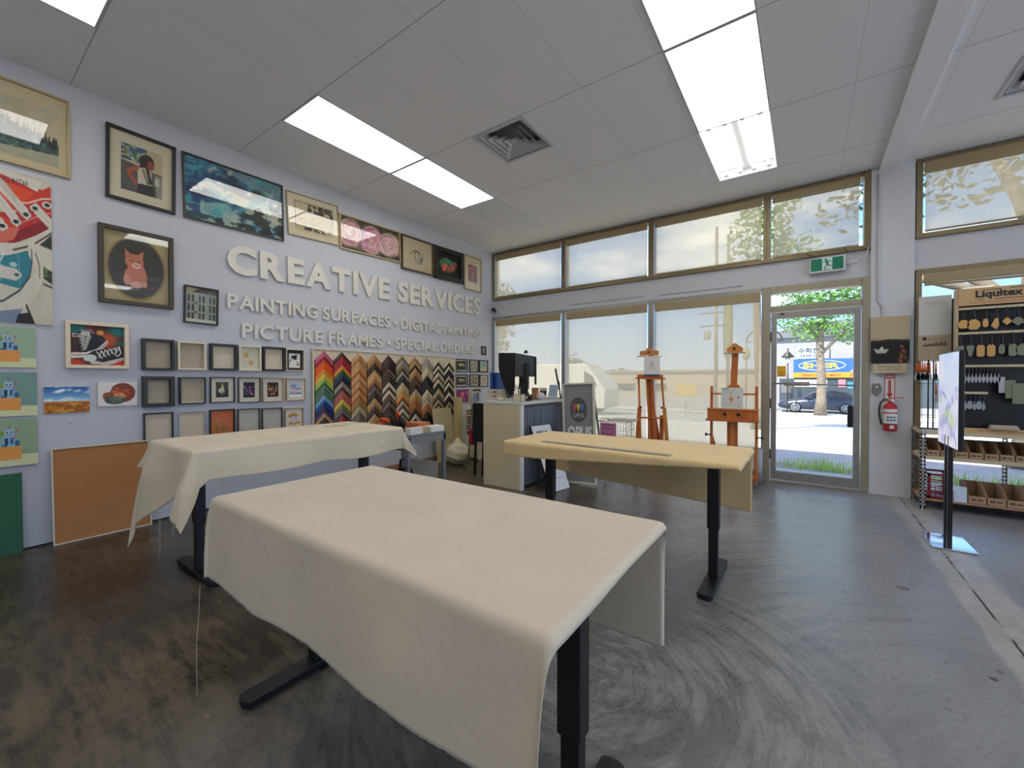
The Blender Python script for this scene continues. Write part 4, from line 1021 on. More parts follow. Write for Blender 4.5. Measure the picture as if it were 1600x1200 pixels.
# things leaning on the wall at the left
cm = thing('cutting_mat', 'green gridded cutting mat leaning at the left edge below the robot canvases', 'cutting mat', (.075, -6.25, 0), R90, rx=-.0)
cm.rotation_euler = (-.06, 0, R90)
gi = Ink(90, 150, (26, 84, 54))
for k in range(0, 101, 4): gi.line([(k, 0), (k, 100)], .5, (96, 150, 110), .5); gi.line([(0, k), (100, k)], .5, (96, 150, 110), .5)
MB().box(0, -.004, 0, .365, 0, .60).build('mat_sheet', mat('mat_green', (24, 78, 50), .6), cm)
print_mesh('printed_grid', gi, .005, .005, .36, .595, -.005, cm)
cb_ = thing('cork_board', 'brown board in a thin pale frame leaning on the wall by the floor', 'board', (.085, -5.735, 0), R90)
cb_.rotation_euler = (-.085, 0, R90)
MB().ring(0, 0, .60, .76, .010, -.018, 0).build('frame', mat('pale_metal_frame', (206, 196, 176), .4, .2), cb_, .001)
MB().box(.009, -.008, .009, .591, -.001, .751).build('board', mat('kraft_board', (166, 112, 64), .75, noise=.04, nscale=4), cb_)
sk = thing('small_wall_hook', 'tiny metal hook on the wall below the wheat field print', 'hook', (0, -5.62, .955), R90)
MB().tube([(0, -.001, .02), (0, -.012, .015), (0, -.014, 0), (0, -.006, -.006)], .002, 6).build('hook_wire', M_chrome, sk)
MB().box(-.006, -.003, .01, .006, 0, .03).build('hook_plate', M_chrome, sk)

# ================================================================== CLOTH COVERED TABLES
def cloth_mat(name, rgb, warm):
    m = mat(name, rgb, .9, noise=.035, nscale=5, spec=.15, sheen=.15)
    t = m.node_tree; b = t.nodes['Principled BSDF']; L = t.links.new
    tcn = t.nodes.new('ShaderNodeTexCoord')
    n1 = t.nodes.new('ShaderNodeTexNoise'); n1.inputs['Scale'].default_value = 6; n1.inputs['Detail'].default_value = 7; n1.inputs['Distortion'].default_value = 1.4; L(tcn.outputs['Object'], n1.inputs['Vector'])
    wv = t.nodes.new('ShaderNodeTexNoise'); wv.inputs['Scale'].default_value = 420; wv.inputs['Detail'].default_value = 2; L(tcn.outputs['Object'], wv.inputs['Vector'])
    b1 = t.nodes.new('ShaderNodeBump'); b1.inputs['Strength'].default_value = .35; b1.inputs['Distance'].default_value = .012; L(n1.outputs['Fac'], b1.inputs['Height'])
    b2 = t.nodes.new('ShaderNodeBump'); b2.inputs['Strength'].default_value = .12; b2.inputs['Distance'].default_value = .002; L(wv.outputs['Fac'], b2.inputs['Height']); L(b1.outputs[0], b2.inputs['Normal'])
    L(b2.outputs[0], b.inputs['Normal'])
    return m
CL1 = cloth_mat('raw_canvas', (206, 192, 170), 0); CL2 = cloth_mat('raw_canvas_left', (212, 198, 172), 0); CL3 = cloth_mat('raw_canvas_yellow', (218, 190, 138), 0)

def hash_n(x, s=0): return (math.sin(x * 12.9898 + s * 78.233) * 43758.5453) % 1
def nz1(x, s=0):
    i = math.floor(x); f = x - i; f = f * f * (3 - 2 * f)
    return hash_n(i, s) * (1 - f) + hash_n(i + 1, s) * f
def cloth(name, label, group, X0, X1, Y0, Y1, z, oL, oR, oN, oF, m, flare=.06, wav=.012, nx=150, ny=120, r=.022, seed=1, top_n=.0016, extra=None):
    V = np.zeros((ny, nx, 3))
    for j in range(ny):
        for i in range(nx):
            s = i / (nx - 1); t = j / (ny - 1)
            fr = .003 * (hash_n(i * 1.7, seed) - .5)
            a = (X0 - oL(t)) * (1 - s) + (X1 + oR(t)) * s; b = (Y0 - oN(s) - fr) * (1 - t) + (Y1 + oF(s) + fr) * t
            cx = min(max(a, X0), X1); cy = min(max(b, Y0), Y1)
            u, v = a - cx, b - cy; d = math.hypot(u, v)
            zz = z + top_n * (nz1(a * 5 + b * 3, 3) + nz1(b * 7 - a * 2, 5) - 1)
            if d > 1e-6:
                du, dv = u / d, v / d
                k = r * PI / 2
                if d < k: o_ = r * math.sin(d / r); dr_ = r * (1 - math.cos(d / r))
                else:
                    e_ = d - k
                    cor = abs(du * dv) * 2
                    along = a * (abs(dv) > .7) + b * (abs(du) > .7)
                    wave = wav * (nz1(along * 3.1 + seed, seed) * 1.3 + .5 * math.sin(along * 9 + seed)) * min(1, e_ * 5)
                    o_ = r + e_ * (flare + .16 * cor) + wave; dr_ = r + e_ * (1 - .04 * cor)
                px_, py_ = cx + du * o_, cy + dv * o_; pz = zz - dr_
            else: px_, py_, pz = a, b, zz
            if extra: px_, py_, pz = extra(s, t, px_, py_, pz)
            V[j, i] = (px_, py_, max(pz, .012))
    me = bpy.data.meshes.new(name)
    idx = np.arange(nx * ny).reshape(ny, nx)
    F = np.stack([idx[:-1, :-1], idx[:-1, 1:], idx[1:, 1:], idx[1:, :-1]], -1).reshape(-1, 4)
    me.from_pydata(V.reshape(-1, 3).tolist(), [], F.tolist()); me.materials.append(m)
    me.polygons.foreach_set('use_smooth', [True] * len(F))
    o = bpy.data.objects.new(name, me); link(o)
    sd = o.modifiers.new('thickness', 'SOLIDIFY'); sd.thickness = .0018; sd.offset = 1
    tag(o, label, 'tablecloth', group)
    return o
def desk(label, X0, X1, Y0, Y1, z, legs, axis, fl=.62):
    """height-adjustable table; legs = two foot centres (x, y); feet run along 'axis'"""
    r = thing('work_table', label, 'table', ((X0 + X1) / 2, (Y0 + Y1) / 2, 0), 0, 'cloth covered work tables')
    cx, cy = (X0 + X1) / 2, (Y0 + Y1) / 2
    MB().box(X0 - cx, Y0 - cy, z - .03, X1 - cx, Y1 - cy, z - .003).build('tabletop', mat('table_laminate', (190, 184, 170), .5), r, .004)
    for (lx, ly) in legs:
        lx -= cx; ly -= cy
        c1 = MB().box(lx - .036, ly - .03, .34, lx + .036, ly + .03, z - .05); leg = c1.build('leg', M_blackm, r, .006)
        MB().box(lx - .028, ly - .023, .03, lx + .028, ly + .023, .35).build('inner_column', M_blackm, leg, .004)
        f = MB(); n = 10; hw_ = .042; L2 = fl / 2
        pts = [(-hw_, -L2 + hw_ * .4)] + [(-hw_ * math.cos(PI * k / n), -L2 + hw_ * .5 - hw_ * .5 * math.sin(PI * k / n)) for k in range(1, n)] + [(hw_, -L2 + hw_ * .4), (hw_, L2 - hw_ * .4)] + [(hw_ * math.cos(PI * k / n), L2 - hw_ * .5 + hw_ * .5 * math.sin(PI * k / n)) for k in range(1, n)] + [(-hw_, L2 - hw_ * .4)]
        if axis == 'x': pts = [(q, -p) for p, q in pts]
        N_ = len(pts)
        f.add([(lx + p, ly + q, .006) for p, q in pts] + [(lx + p, ly + q, .034) for p, q in pts], [tuple(range(N_ - 1, -1, -1)), tuple(range(N_, 2 * N_))] + [(k, (k + 1) % N_, N_ + (k + 1) % N_, N_ + k) for k in range(N_)])
        f.build('foot', M_blackm, r, .004)
        for s in (-1, 1):
            q = s * (fl / 2 - .07); MB().lathe([(.018, 0), (.018, .007)], 10, Matrix.Translation((lx + (q if axis == 'x' else 0), ly + (q if axis == 'y' else 0), 0))).build('foot_pad', M_black, r)
        arm = MB()
        if axis == 'y': arm.box(lx - .03, Y0 - cy + .08, z - .05, lx + .03, Y1 - cy - .08, z - .03)
        else: arm.box(X0 - cx + .08, ly - .03, z - .05, X1 - cx - .08, ly + .03, z - .03)
        arm.build('support_arm', M_blackm, r)
    (ax, ay), (bx_, by_) = legs
    MB().bar((ax - cx, ay - cy, z - .055), (bx_ - cx, by_ - cy, z - .055), .05, .03).build('cross_rail', M_blackm, r)
    return r
lerp = lambda a, b, t: a + (b - a) * t
TC = 'raw canvas cloths over the work tables'
desk('black legged work table in front, under the largest canvas cloth', 2.96, 4.49, -5.605, -4.90, .832, [(3.07, -5.27), (4.378, -5.27)], 'y')
cloth('canvas_tablecloth', 'large raw canvas cloth with frayed edge on the nearest table', TC, 2.96, 4.50, -5.615, -4.89, .836,
      lambda t: lerp(.035, .085, t), lambda t: .028 + .01 * nz1(t * 4), lambda s: .325 + .012 * nz1(s * 14, 2), lambda s: .47 - .02 * s, CL1, flare=.03, wav=.018, seed=3, nx=190, ny=150)
desk('black legged work table on the right, under the yellowish canvas cloth', 3.0, 4.575, -3.68, -3.01, .83, [(3.19, -3.34), (4.41, -3.34)], 'y')
cloth('canvas_tablecloth', 'yellowish canvas cloth on the right hand table, a ruler lying on it', TC, 2.992, 4.585, -3.69, -3.0, .834,
      lambda t: .012, lambda t: .028 + .03 * nz1(t * 9, 3) * (1 - t), lambda s: .118 if s < .2 else lerp(.118, .035, (s - .2) / .8), lambda s: lerp(.36, .47, s), CL3, flare=.02, wav=.008, seed=5)
desk('black legged work table on the left, under the crumpled canvas cloth', 1.18, 1.94, -5.37, -3.87, .88, [(1.56, -5.24), (1.56, -3.97)], 'x')
cloth('canvas_tablecloth', 'crumpled canvas cloth with a corner trailing to the floor, left table', TC, 1.17, 1.95, -5.38, -3.86, .884,
      lambda t: .06 + .12 * (1 - t), lambda t: (.185 + .03 * nz1(t * 6, 2)) if t > .16 else lerp(.36, .19, (t / .16) ** 1.5),
      lambda s: lerp(.72, .32, min(1, s / .55)) + (.0 if s < .55 else .05 * math.sin((s - .55) * 9)), lambda s: lerp(.16, .27, s), CL2, flare=.10, wav=.05, seed=8, top_n=.004, nx=170, ny=170)
def thread(pts, parent_name, label, cat='thread'):
    o = MB().tube(pts, .0009, 5).build('loose_thread', mat('thread_cream', (205, 196, 176), .8))
    tag(o, label, cat, 'loose threads hanging from the cloths'); return o
thread([(2.985, -5.685, .51), (2.986, -5.69, .4), (2.992, -5.70, .3), (2.99, -5.70, .2), (2.994, -5.70, .09)], None, 'long single thread hanging from the near cloth corner')
for k, (x, z0, z1) in enumerate(((1.52, .50, .16), (1.545, .50, .20), (1.78, .49, .33), (1.80, .49, .36))):
    thread([(x, -5.44, z0), (x + .004, -5.443, (z0 + z1) / 2), (x - .003, -5.44, z1)], None, 'loose thread under the left end of the crumpled cloth')

rl = thing('steel_ruler', 'long pale metal ruler lying on the right hand table', 'ruler', (3.27, -3.62, .8385), math.radians(-2.6))
MB().box(0, 0, 0, .945, .055, .003).build('ruler_blade', mat('ruler_metal', (176, 170, 152), .4, .5), rl)
MB().box(.01, .02, .003, .935, .035, .0035).build('grip_strip', mat('ruler_strip', (150, 144, 128), .6), rl)

# ================================================================== EASELS
M_wood = mat('oiled_beech', (190, 104, 44), .42, noise=.16, nscale=9, stretch=(3, 3, .5))
M_wood2 = mat('oiled_beech_light', (206, 128, 62), .45, noise=.12, nscale=9, stretch=(3, 3, .5))
def ex(px, py, Y): p = at(px, py, Y); return (p.x, p.z)
def easel_wide():
    Y = -.65; o0 = Vector((4.17, Y, 0))
    r = thing('studio_easel', 'wide wooden studio easel with tray, beside the glass door', 'easel', o0)
    P = lambda x, y, z: (x - o0.x, y - o0.y, z)
    def bar(nm, a, b, w_, h_, mt=M_wood, up=(0, -1, 0), bv=.003): return MB().bar(P(*a), P(*b), w_, h_, up).build(nm, mt, r, bv)
    bar('foot', (4.40, -.72, .03), (4.40, -.22, .03), .05, .05); bar('foot', (3.93, -.72, .03), (3.93, -.22, .03), .05, .05)
    bar('base_rail', (3.90, -.62, .14), (4.43, -.62, .14), .10, .022, up=(0, 0, 1)); bar('base_rail', (3.90, -.28, .09), (4.43, -.28, .09), .06, .03, up=(0, 0, 1))
    bar('base_shelf', (3.92, -.58, .10), (4.41, -.58, .10), .10, .012, up=(0, 0, 1))
    for x in (3.935, 4.42):
        bar('upright', (x, -.64, .05), (x, -.63, 1.225), .028, .035); bar('side_brace', (x + (.06 if x < 4 else -.04), -.28, .08), (x, -.60, .60), .028, .03)
        k = MB().tube([P(x, -.66, .62), P(x + (-.05 if x < 4 else .05), -.66, .62)], .008, 8); k.lathe([(.006, 0), (.02, .004), (.02, .02), (.008, .026)], 10, Matrix.Translation(P(x + (-.07 if x < 4 else .05), -.66, .62)) @ Matrix.Rotation(PI / 2, 4, 'Y')); k.build('knob', M_black, r)
    bar('mast_base', (4.165, -.615, .10), (4.165, -.615, 1.22), .115, .03); bar('mast_groove', (4.165, -.635, .32), (4.165, -.635, .84), .05, .012, mt=M_wood2)
    bar('mast', (4.165, -.635, .86), (4.19, -.60, 1.66), .072, .022)
    bar('cross_rail', (3.935, -.645, 1.13), (4.42, -.645, 1.13), .055, .02, up=(0, 0, 1))
    MB().box(*P(3.905, -.74, .825), *P(4.445, -.64, .945)).build('tray_box', M_wood, r, .003); MB().box(*P(3.90, -.755, .94), *P(4.45, -.64, .955)).build('tray_lid', M_wood2, r, .003); MB().box(*P(3.89, -.76, .80), *P(4.45, -.63, .826)).build('tray_ledge', M_wood, r, .003)
    for x in (4.10, 4.245):
        MB().lathe([(.006, 0), (.018, .003), (.018, .02), (.01, .026)], 12, Matrix.Translation(P(x, -.74, .89)) @ Matrix.Rotation(PI / 2, 4, 'X')).build('knob', M_black, r)
    MB().box(*P(4.155, -.742, .895), *P(4.20, -.739, .90)).build('slot_plate', M_dark, r)
    pts = []
    for cx, cz, R_, a0, a1 in ((.052, 0, .036, -90, 60), (0, .045, .034, 20, 160), (-.052, 0, .036, 120, 270)):
        for k in range(7): a = math.radians(a0 + (a1 - a0) * k / 6); pts.append((cx + R_ * math.cos(a), cz + R_ * math.sin(a)))
    MB().prism(pts, -.03, -.008, Matrix.Translation(P(4.19, -.62, 1.665))).build('canvas_clamp', M_wood2, r)
    MB().lathe([(.006, 0), (.014, .003), (.014, .016)], 10, Matrix.Translation(P(4.185, -.65, 1.68)) @ Matrix.Rotation(PI / 2, 4, 'X')).build('knob', M_black, r)
    bar('clamp_ledge', (4.075, -.645, 1.625), (4.305, -.645, 1.625), .045, .012, mt=mat('weathered_wood', (176, 150, 130), .6), up=(0, 0, 1))
    MB().prism([(-.062, -.012), (.062, -.012), (.062, .012), (.04, .032), (-.04, .032), (-.062, .012)], -.02, .0, Matrix.Translation(P(4.185, -.645, 1.215))).build('mast_clamp', M_wood, r, .002)
    return r
easel_wide()
def easel_tall():
    Y = -.65; o0 = Vector((3.2, Y, 0))
    r = thing('studio_easel', 'narrow wooden easel with slanting side legs, behind the yellowish table', 'easel', o0)
    P = lambda x, y, z: (x - o0.x, y - o0.y, z)
    def bar(nm, a, b, w_, h_, mt=M_wood, up=(0, -1, 0)): return MB().bar(P(*a), P(*b), w_, h_, up).build(nm, mt, r, .003)
    bar('mast', (3.245, -.60, .15), (3.185, -.62, 1.34), .05, .03); bar('mast', (3.185, -.60, .15), (3.135, -.62, 1.34), .045, .03, mt=M_wood2)
    bar('mast_strip', (3.215, -.60, .10), (3.16, -.635, 1.30), .02, .03, mt=mat('dark_beech', (140, 70, 30), .5))
    bar('side_leg', (2.985, -.66, .03), (3.03, -.63, .93), .05, .035); bar('side_rod', (3.05, -.64, .45), (3.015, -.63, 1.33), .024, .024, mt=M_wood2)
    bar('side_leg', (3.44, -.66, .03), (3.36, -.63, .93), .045, .035, mt=M_wood2); bar('side_rod', (3.39, -.64, .50), (3.325, -.63, 1.32), .022, .024)
    bar('back_leg', (3.22, -.12, .03), (3.17, -.55, 1.0), .045, .03); bar('inner_leg', (3.30, -.55, .03), (3.31, -.56, .82), .05, .03)
    bar('cross_rail', (3.02, -.62, .78), (3.38, -.62, .79), .05, .02, up=(0, 0, 1)); bar('base_rail', (2.98, -.62, .12), (3.45, -.62, .12), .06, .02, up=(0, 0, 1))
    bar('tray_ledge', (3.0, -.67, 1.325), (3.37, -.67, 1.315), .10, .025, up=(0, 0, 1)); bar('tray_back', (3.0, -.63, 1.35), (3.34, -.63, 1.345), .02, .045, up=(0, 0, 1))
    bar('upper_mast', (3.16, -.60, 1.30), (3.165, -.60, 1.66), .05, .02)
    MB().prism([(-.125, -.03), (.125, -.03), (.125, .03), (.035, .04), (.03, .07), (-.03, .07), (-.035, .04), (-.125, .03)], -.02, 0, Matrix.Translation(P(3.16, -.63, 1.66))).build('canvas_clamp', M_wood2, r)
    bar('clamp_ledge', (2.995, -.645, 1.62), (3.325, -.645, 1.612), .04, .012, mt=mat('weathered_wood', (176, 150, 130), .6), up=(0, 0, 1))
    for (x, z) in ((3.165, 1.672), (3.06, .925), (3.335, .93)): MB().lathe([(.006, 0), (.013, .003), (.013, .016)], 10, Matrix.Translation(P(x, -.655, z)) @ Matrix.Rotation(PI / 2, 4, 'X')).build('knob', M_black, r)
    return r
easel_tall()
def easel_card_ink(c):
    i = Ink(60, 76, c); i.line([(48, 12), (48, 22)], 2, (150, 140, 130)); i.line([(48, 26), (38, 58)], 1.6, (120, 110, 104)); i.line([(48, 26), (60, 58)], 1.6, (120, 110, 104)); i.line([(40, 46), (58, 46)], 3, (120, 110, 104)); i.line([(36, 60), (62, 60)], 1.4, (110, 100, 96))
    for y in (68, 73): i.line([(28, y), (70, y)], 1.2, (150, 146, 140))
    return i
c = thing('easel_card', 'white card with a small easel drawing, clamped in the narrow easel', 'card', (3.112, -.70, 1.345))
MB().box(0, 0, 0, .205, .006, .268).build('card', M_paperw, c); print_mesh('printed_face', easel_card_ink((226, 220, 210)), .001, .045, .204, .267, -.001, c)
MB().box(0, -.001, 0, .205, .0, .028).build('blue_strip', mat('strip_navy', (70, 72, 96), .6), c)
c = thing('easel_card', 'white leaflet with a red easel picture standing on the wide easel tray', 'card', (4.055, -.735, .957)); c.rotation_euler = (-.12, 0, .03)
ci = Ink(76, 84, (206, 206, 198))
for y in (8, 16, 22, 78, 86): ci.line([(10, y), (60, y)], 1.2, (150, 150, 146))
ci.rect(30, 28, 60, 74, (220, 204, 176)); ci.line([(45, 24), (45, 72)], 2, (170, 90, 60)); ci.line([(36, 50), (56, 50)], 3, (180, 70, 50)); ci.line([(38, 58), (54, 70)], 2, (160, 90, 60)); ci.rect(38, 54, 54, 62, (190, 110, 70), .7); ci.ell(78, 46, 6, 5, (200, 90, 90)); ci.line([(80, 80), (80, 94)], 3, (130, 130, 150)); ci.rect(6, 3, 30, 8, (110, 120, 116))
MB().box(0, 0, 0, .235, .004, .25).build('leaflet', M_paperw, c); print_mesh('printed_face', ci, .001, .001, .234, .249, -.001, c)
wb = thing('waste_bin', 'narrow pale bin behind the right foot of the wide easel', 'bin', (4.40, -.17, 0))
MB().lathe([(.045, 0), (.052, .42), (.05, .42), (.043, .01)], 20).build('bin_body', mat('pale_grey_plastic', (176, 184, 180), .5), wb)
MB().lathe([(.054, .415), (.054, .43), (.046, .43), (.046, .415)], 20, caps=False).build('rim', M_alu, wb)

# ================================================================== OUTSIDE
def ground_z(y): return -.02 if y < 1 else (-.02 - .76 * min(1, (y - 1) / 20.0))
def strip(name, x0, x1, y0, y1, m, dz=0.0, n=1, kind='structure', thick=.25):
    g = MB(); ysl = [y0 + (y1 - y0) * k / n for k in range(n + 1)]
    for a, b in zip(ysl[:-1], ysl[1:]):
        za, zb = ground_z(a) + dz, ground_z(b) + dz
        g.add([(x0, a, za), (x1, a, za), (x1, b, zb), (x0, b, zb), (x0, a, za - thick), (x1, a, za - thick), (x1, b, zb - thick), (x0, b, zb - thick)],
              [(0, 1, 2, 3), (7, 6, 5, 4), (0, 4, 5, 1), (1, 5, 6, 2), (2, 6, 7, 3), (3, 7, 4, 0)])
    return tag(g.build(name, m), kind=kind)
strip('trim_apron', -60, 60, .14, 1.1, mat('apron_concrete', (176, 176, 172), .8, noise=.08, nscale=3))
strip('trim_verge', -60, 60, 1.1, 1.75, mat('verge_soil', (150, 140, 122), .95, noise=.2, nscale=8))
strip('trim_pavers', -60, 60, 1.75, 4.2, mat('pavers', (176, 162, 156), .9, noise=.12, nscale=6), n=3)
strip('trim_forecourt', -60, 60, 4.2, 12, mat('forecourt', (206, 202, 194), .9, noise=.06, nscale=.8), n=2)
strip('trim_road', -60, 60, 12, 20.5, mat('road', (178, 176, 172), .9, noise=.06, nscale=.6), n=3)
strip('trim_far_kerb', -60, 60, 20.5, 20.7, mat('kerb', (150, 148, 144), .9), .08)
strip('trim_far_pavement', -60, 60, 20.7, 23.6, mat('far_pavement', (196, 192, 184), .9, noise=.05, nscale=1), .08)
strip('trim_far_lot', -120, 120, 23.6, 160, mat('far_lot', (160, 158, 154), .9, noise=.06, nscale=.3))

def leaf_mat(nm, c):
    m = mat(nm, c, .6, noise=.35, nscale=2.5); return m
LEAF = [leaf_mat('leaf_green', (96, 142, 52)), leaf_mat('leaf_dark', (58, 84, 44)), leaf_mat('leaf_lime', (140, 176, 70))]
M_bark = mat('bark', (124, 112, 96), .9, noise=.3, nscale=7, bump=.5, bscale=20)
def foliage(m, blobs, n, size, rg):
    """leaf blades scattered through ellipsoid crowns [(c, r)]"""
    tot = sum(b[1][0] * b[1][1] * b[1][2] for b in blobs)
    for c, r in blobs:
        for _ in range(max(4, int(n * r[0] * r[1] * r[2] / tot))):
            while True:
                v = Vector((rg.uniform(-1, 1), rg.uniform(-1, 1), rg.uniform(-1, 1)))
                if .35 < v.length < 1: break
            p = Vector((c[0] + v.x * r[0], c[1] + v.y * r[1], c[2] + v.z * r[2]))
            d1 = Vector((rg.gauss(0, 1), rg.gauss(0, 1), rg.gauss(0, .6))).normalized(); d2 = d1.cross(Vector((rg.gauss(0, 1), rg.gauss(0, 1), rg.gauss(0, 1)))).normalized()
            s = size * rg.uniform(.6, 1.4)
            m.add([p - d1 * s, p + d2 * s * .5, p + d1 * s, p - d2 * s * .5], [(0, 1, 2, 3)])
def tree(name, label, cat, x, y, h, tr, blobs, n, size, lm, group=None, branches=(), bark=None, seed=1):
    rg = random.Random(seed); z0 = ground_z(y) + (.08 if 20.7 < y < 23.6 else 0)
    r = thing(name, label, cat, (x, y, z0), 0, group)
    t = MB(); path = [(0, 0, 0)] + [(.05 * math.sin(k) * h / 6, .04 * math.cos(k * 1.3), h * k / 6) for k in range(1, 7)]
    t.tube([(0, 0, -.02)] + path[1:], [tr * 1.25] + [tr * (1 - .07 * k) for k in range(1, 7)], 14)
    t.build('trunk', bark or M_bark, r)
    for (a, b, w_) in branches: MB().tube([a, [(a[k] + b[k]) / 2 + (.15 if k == 2 else 0) for k in range(3)], b], [w_, w_ * .75, w_ * .45], 8).build('branch', bark or M_bark, r)
    f = MB(); foliage(f, blobs, n, size, rg); f.build('foliage', lm, r)
    return r
# street tree standing in front of the parked car
tree('street_tree', 'leafy street tree seen through the glass door, in front of the parked car', 'tree', 5.55, 22.2, 5.2, .25,
     [((-.9, 0, 5.6), (1.5, 1.2, 1.1)), ((.9, .2, 5.4), (1.4, 1.2, 1.2)), ((0, 0, 7.2), (2.2, 1.8, 1.6)), ((1.6, .3, 4.4), (1.0, .8, .6)), ((-.7, -.4, 4.5), (.8, .7, .55)), ((1.9, 0, 6.6), (1.2, 1, 1)), ((.1, -.5, 4.9), (.9, .6, .5))], 5200, .10, LEAF[0],
     branches=[((0, 0, 3.4), (1.6, .1, 5.0), .10), ((0, 0, 4.0), (-1.1, 0, 5.6), .09), ((0, 0, 4.6), (.5, 0, 6.8), .09)], seed=4)
tree('near_tree', 'thick trunked tree right outside the right hand window', 'tree', 8.0, 3.9, 4.6, .36,
     [((-1.2, 0, 5.6), (1.7, 1.2, 1.3)), ((1.2, .4, 6), (1.9, 1.5, 1.5)), ((.2, .2, 7.2), (2.2, 1.6, 1.3)), ((-2.1, .5, 4.9), (.9, .8, .6)), ((2.4, .6, 4.9), (1.2, 1, .8))], 3600, .085, LEAF[1],
     branches=[((0, 0, 2.1), (-1.3, .1, 3.6), .13), ((-.7, 0, 2.9), (-2.2, .4, 3.3), .08), ((0, 0, 2.7), (1.5, .2, 4.6), .16), ((0, 0, 3.2), (-.6, .1, 5.2), .14)], seed=7)
EV = 'trees in the distance beyond the road'
tree('corner_tree', 'tall bushy tree behind the shade of the corner window', 'tree', -13.5, 16, 7.5, .3, [((0, 0, 5.2), (2.4, 2, 2.6)), ((-1.0, 0, 8.2), (1.9, 1.8, 2.2)), ((1.4, 0, 7.0), (1.4, 1.2, 1.6)), ((0, 0, 10.8), (1.2, 1.2, 1.8))], 3600, .16, LEAF[1], seed=9)
tree('roadside_tree', 'leafy tree above the door bay seen through the upper shade', 'tree', 3.6, 9.5, 5.5, .16, [((0, 0, 6.1), (1.0, .9, 1.3)), ((.8, 0, 5.6), (.9, .8, .8)), ((.3, 0, 7.4), (.9, .9, 1.0))], 1800, .09, LEAF[0], seed=12)
for k, (x, y, s) in enumerate(((-20, 62, .9), (-15.5, 66, .8), (-9.5, 60, .8), (-30, 64, 1.6), (-4.5, 70, .8), (-38, 60, 1.5), (-46, 62, 1.8), (-25, 70, .9), (0, 68, .8), (-12.5, 74, .7))):
    tree('distant_tree', 'hazy distant tree on the skyline, %s from the left behind the tall shades' % ORD[[6, 5, 3, 7, 2, 8, 9, 4, 1, 0][::-1].index(k) if False else sorted(range(10), key=lambda q: (-20, -15.5, -9.5, -30, -4.5, -38, -46, -25, 0, -12.5)[q]).index(k)], 'tree', x, y, 2.6 * s, .16,
         [((0, 0, 2.7 * s), (1.7 * s, 1.4, 1.1 * s)), ((.9 * s, 0, 2.2 * s), (1.3 * s, 1, .8 * s)), ((-.6 * s, 0, 3.5 * s), (1.1 * s, 1, .9 * s))], 420, .30, LEAF[1], EV, seed=30 + k)
gr = MB(); rg = random.Random(5)
for _ in range(800):
    cx = rg.choice((4.75, 5.05, 5.2, 5.4, 6.3, 6.55, 6.9, 7.1, 7.6, 5.05, 8.3)); x = cx + rg.gauss(0, .16); y = 1.42 + rg.gauss(0, .15); hgt = rg.uniform(.04, .15) * (1.6 if abs(cx - 5.05) < .2 or cx in (6.55, 7.1) else 1)
    a = rg.uniform(0, 6.3); w_ = .006; dx = rg.gauss(0, .03); dy = rg.gauss(0, .03)
    gr.add([(x - w_ * math.cos(a), y - w_ * math.sin(a), -.035), (x + w_ * math.cos(a), y + w_ * math.sin(a), -.035), (x + dx, y + dy, -.035 + hgt)], [(0, 1, 2)])
tag(gr.build('grass_tufts', mat('grass', (190, 220, 110), .7, noise=.3, nscale=9)), 'bright weeds and grass growing along the verge outside', 'grass', kind='stuff')

# parked car
M_car = mat('car_paint_blue_grey', (72, 78, 92), .22, .5); M_cglass = mat('car_glass', (40, 50, 60), .1); M_tyre = mat('tyre', (24, 24, 25), .8); M_rim = mat('alloy', (196, 198, 202), .3, .7)
car = thing('parked_sedan', 'blue grey sedan parked across the road behind the street tree', 'car', (3.42, 26, ground_z(26)))
S = [  # x, half width, sill z, belt z, roof z (None = no cabin), roof half width
    (0.0, .62, .42, .56), (.12, .76, .26, .66), (.55, .84, .22, .76), (1.15, .87, .20, .86), (1.6, .88, .20, .92), (2.6, .88, .20, .95), (3.5, .88, .20, .97), (3.95, .85, .22, .97), (4.25, .80, .26, .92), (4.36, .68, .42, .80)]
cbm = MB(); rings = []
for x, hwid, z0, z1 in S:
    rings.append([(x, -hwid, z0 + .08), (x, -hwid * 1.02, (z0 + z1) / 2), (x, -hwid * .97, z1 - .06), (x, -hwid * .8, z1), (x, hwid * .8, z1), (x, hwid * .97, z1 - .06), (x, hwid * 1.02, (z0 + z1) / 2), (x, hwid, z0 + .08), (x, hwid * .8, z0), (x, -hwid * .8, z0)])
n = 10; k0 = 0
for rgs in rings: cbm.v.extend(rgs)
for i in range(len(rings) - 1):
    for j in range(n): cbm.face([i * n + j, (i + 1) * n + j, (i + 1) * n + (j + 1) % n, i * n + (j + 1) % n], True)
cbm.face(list(range(n))); cbm.face([(len(rings) - 1) * n + j for j in range(n - 1, -1, -1)])
cbm.build('body', M_car, car)
cab = [(1.15, .84), (1.85, 1.28), (2.3, 1.38), (2.9, 1.40), (3.35, 1.32), (3.95, .96), (3.5, .93), (1.6, .88)]
MB().prism([(p[0], p[1]) for p in cab], -.66, .66).build('cabin_roof', M_car, car, .04)
for pts, nm in (([(1.38, .94), (1.93, 1.26), (2.42, 1.33), (2.42, .97)], 'front_side_window'), ([(2.50, .98), (2.50, 1.34), (2.88, 1.34), (3.28, 1.25), (3.52, 1.0)], 'rear_side_window')):
    MB().prism(pts, -.675, -.661).build(nm, M_cglass, car)
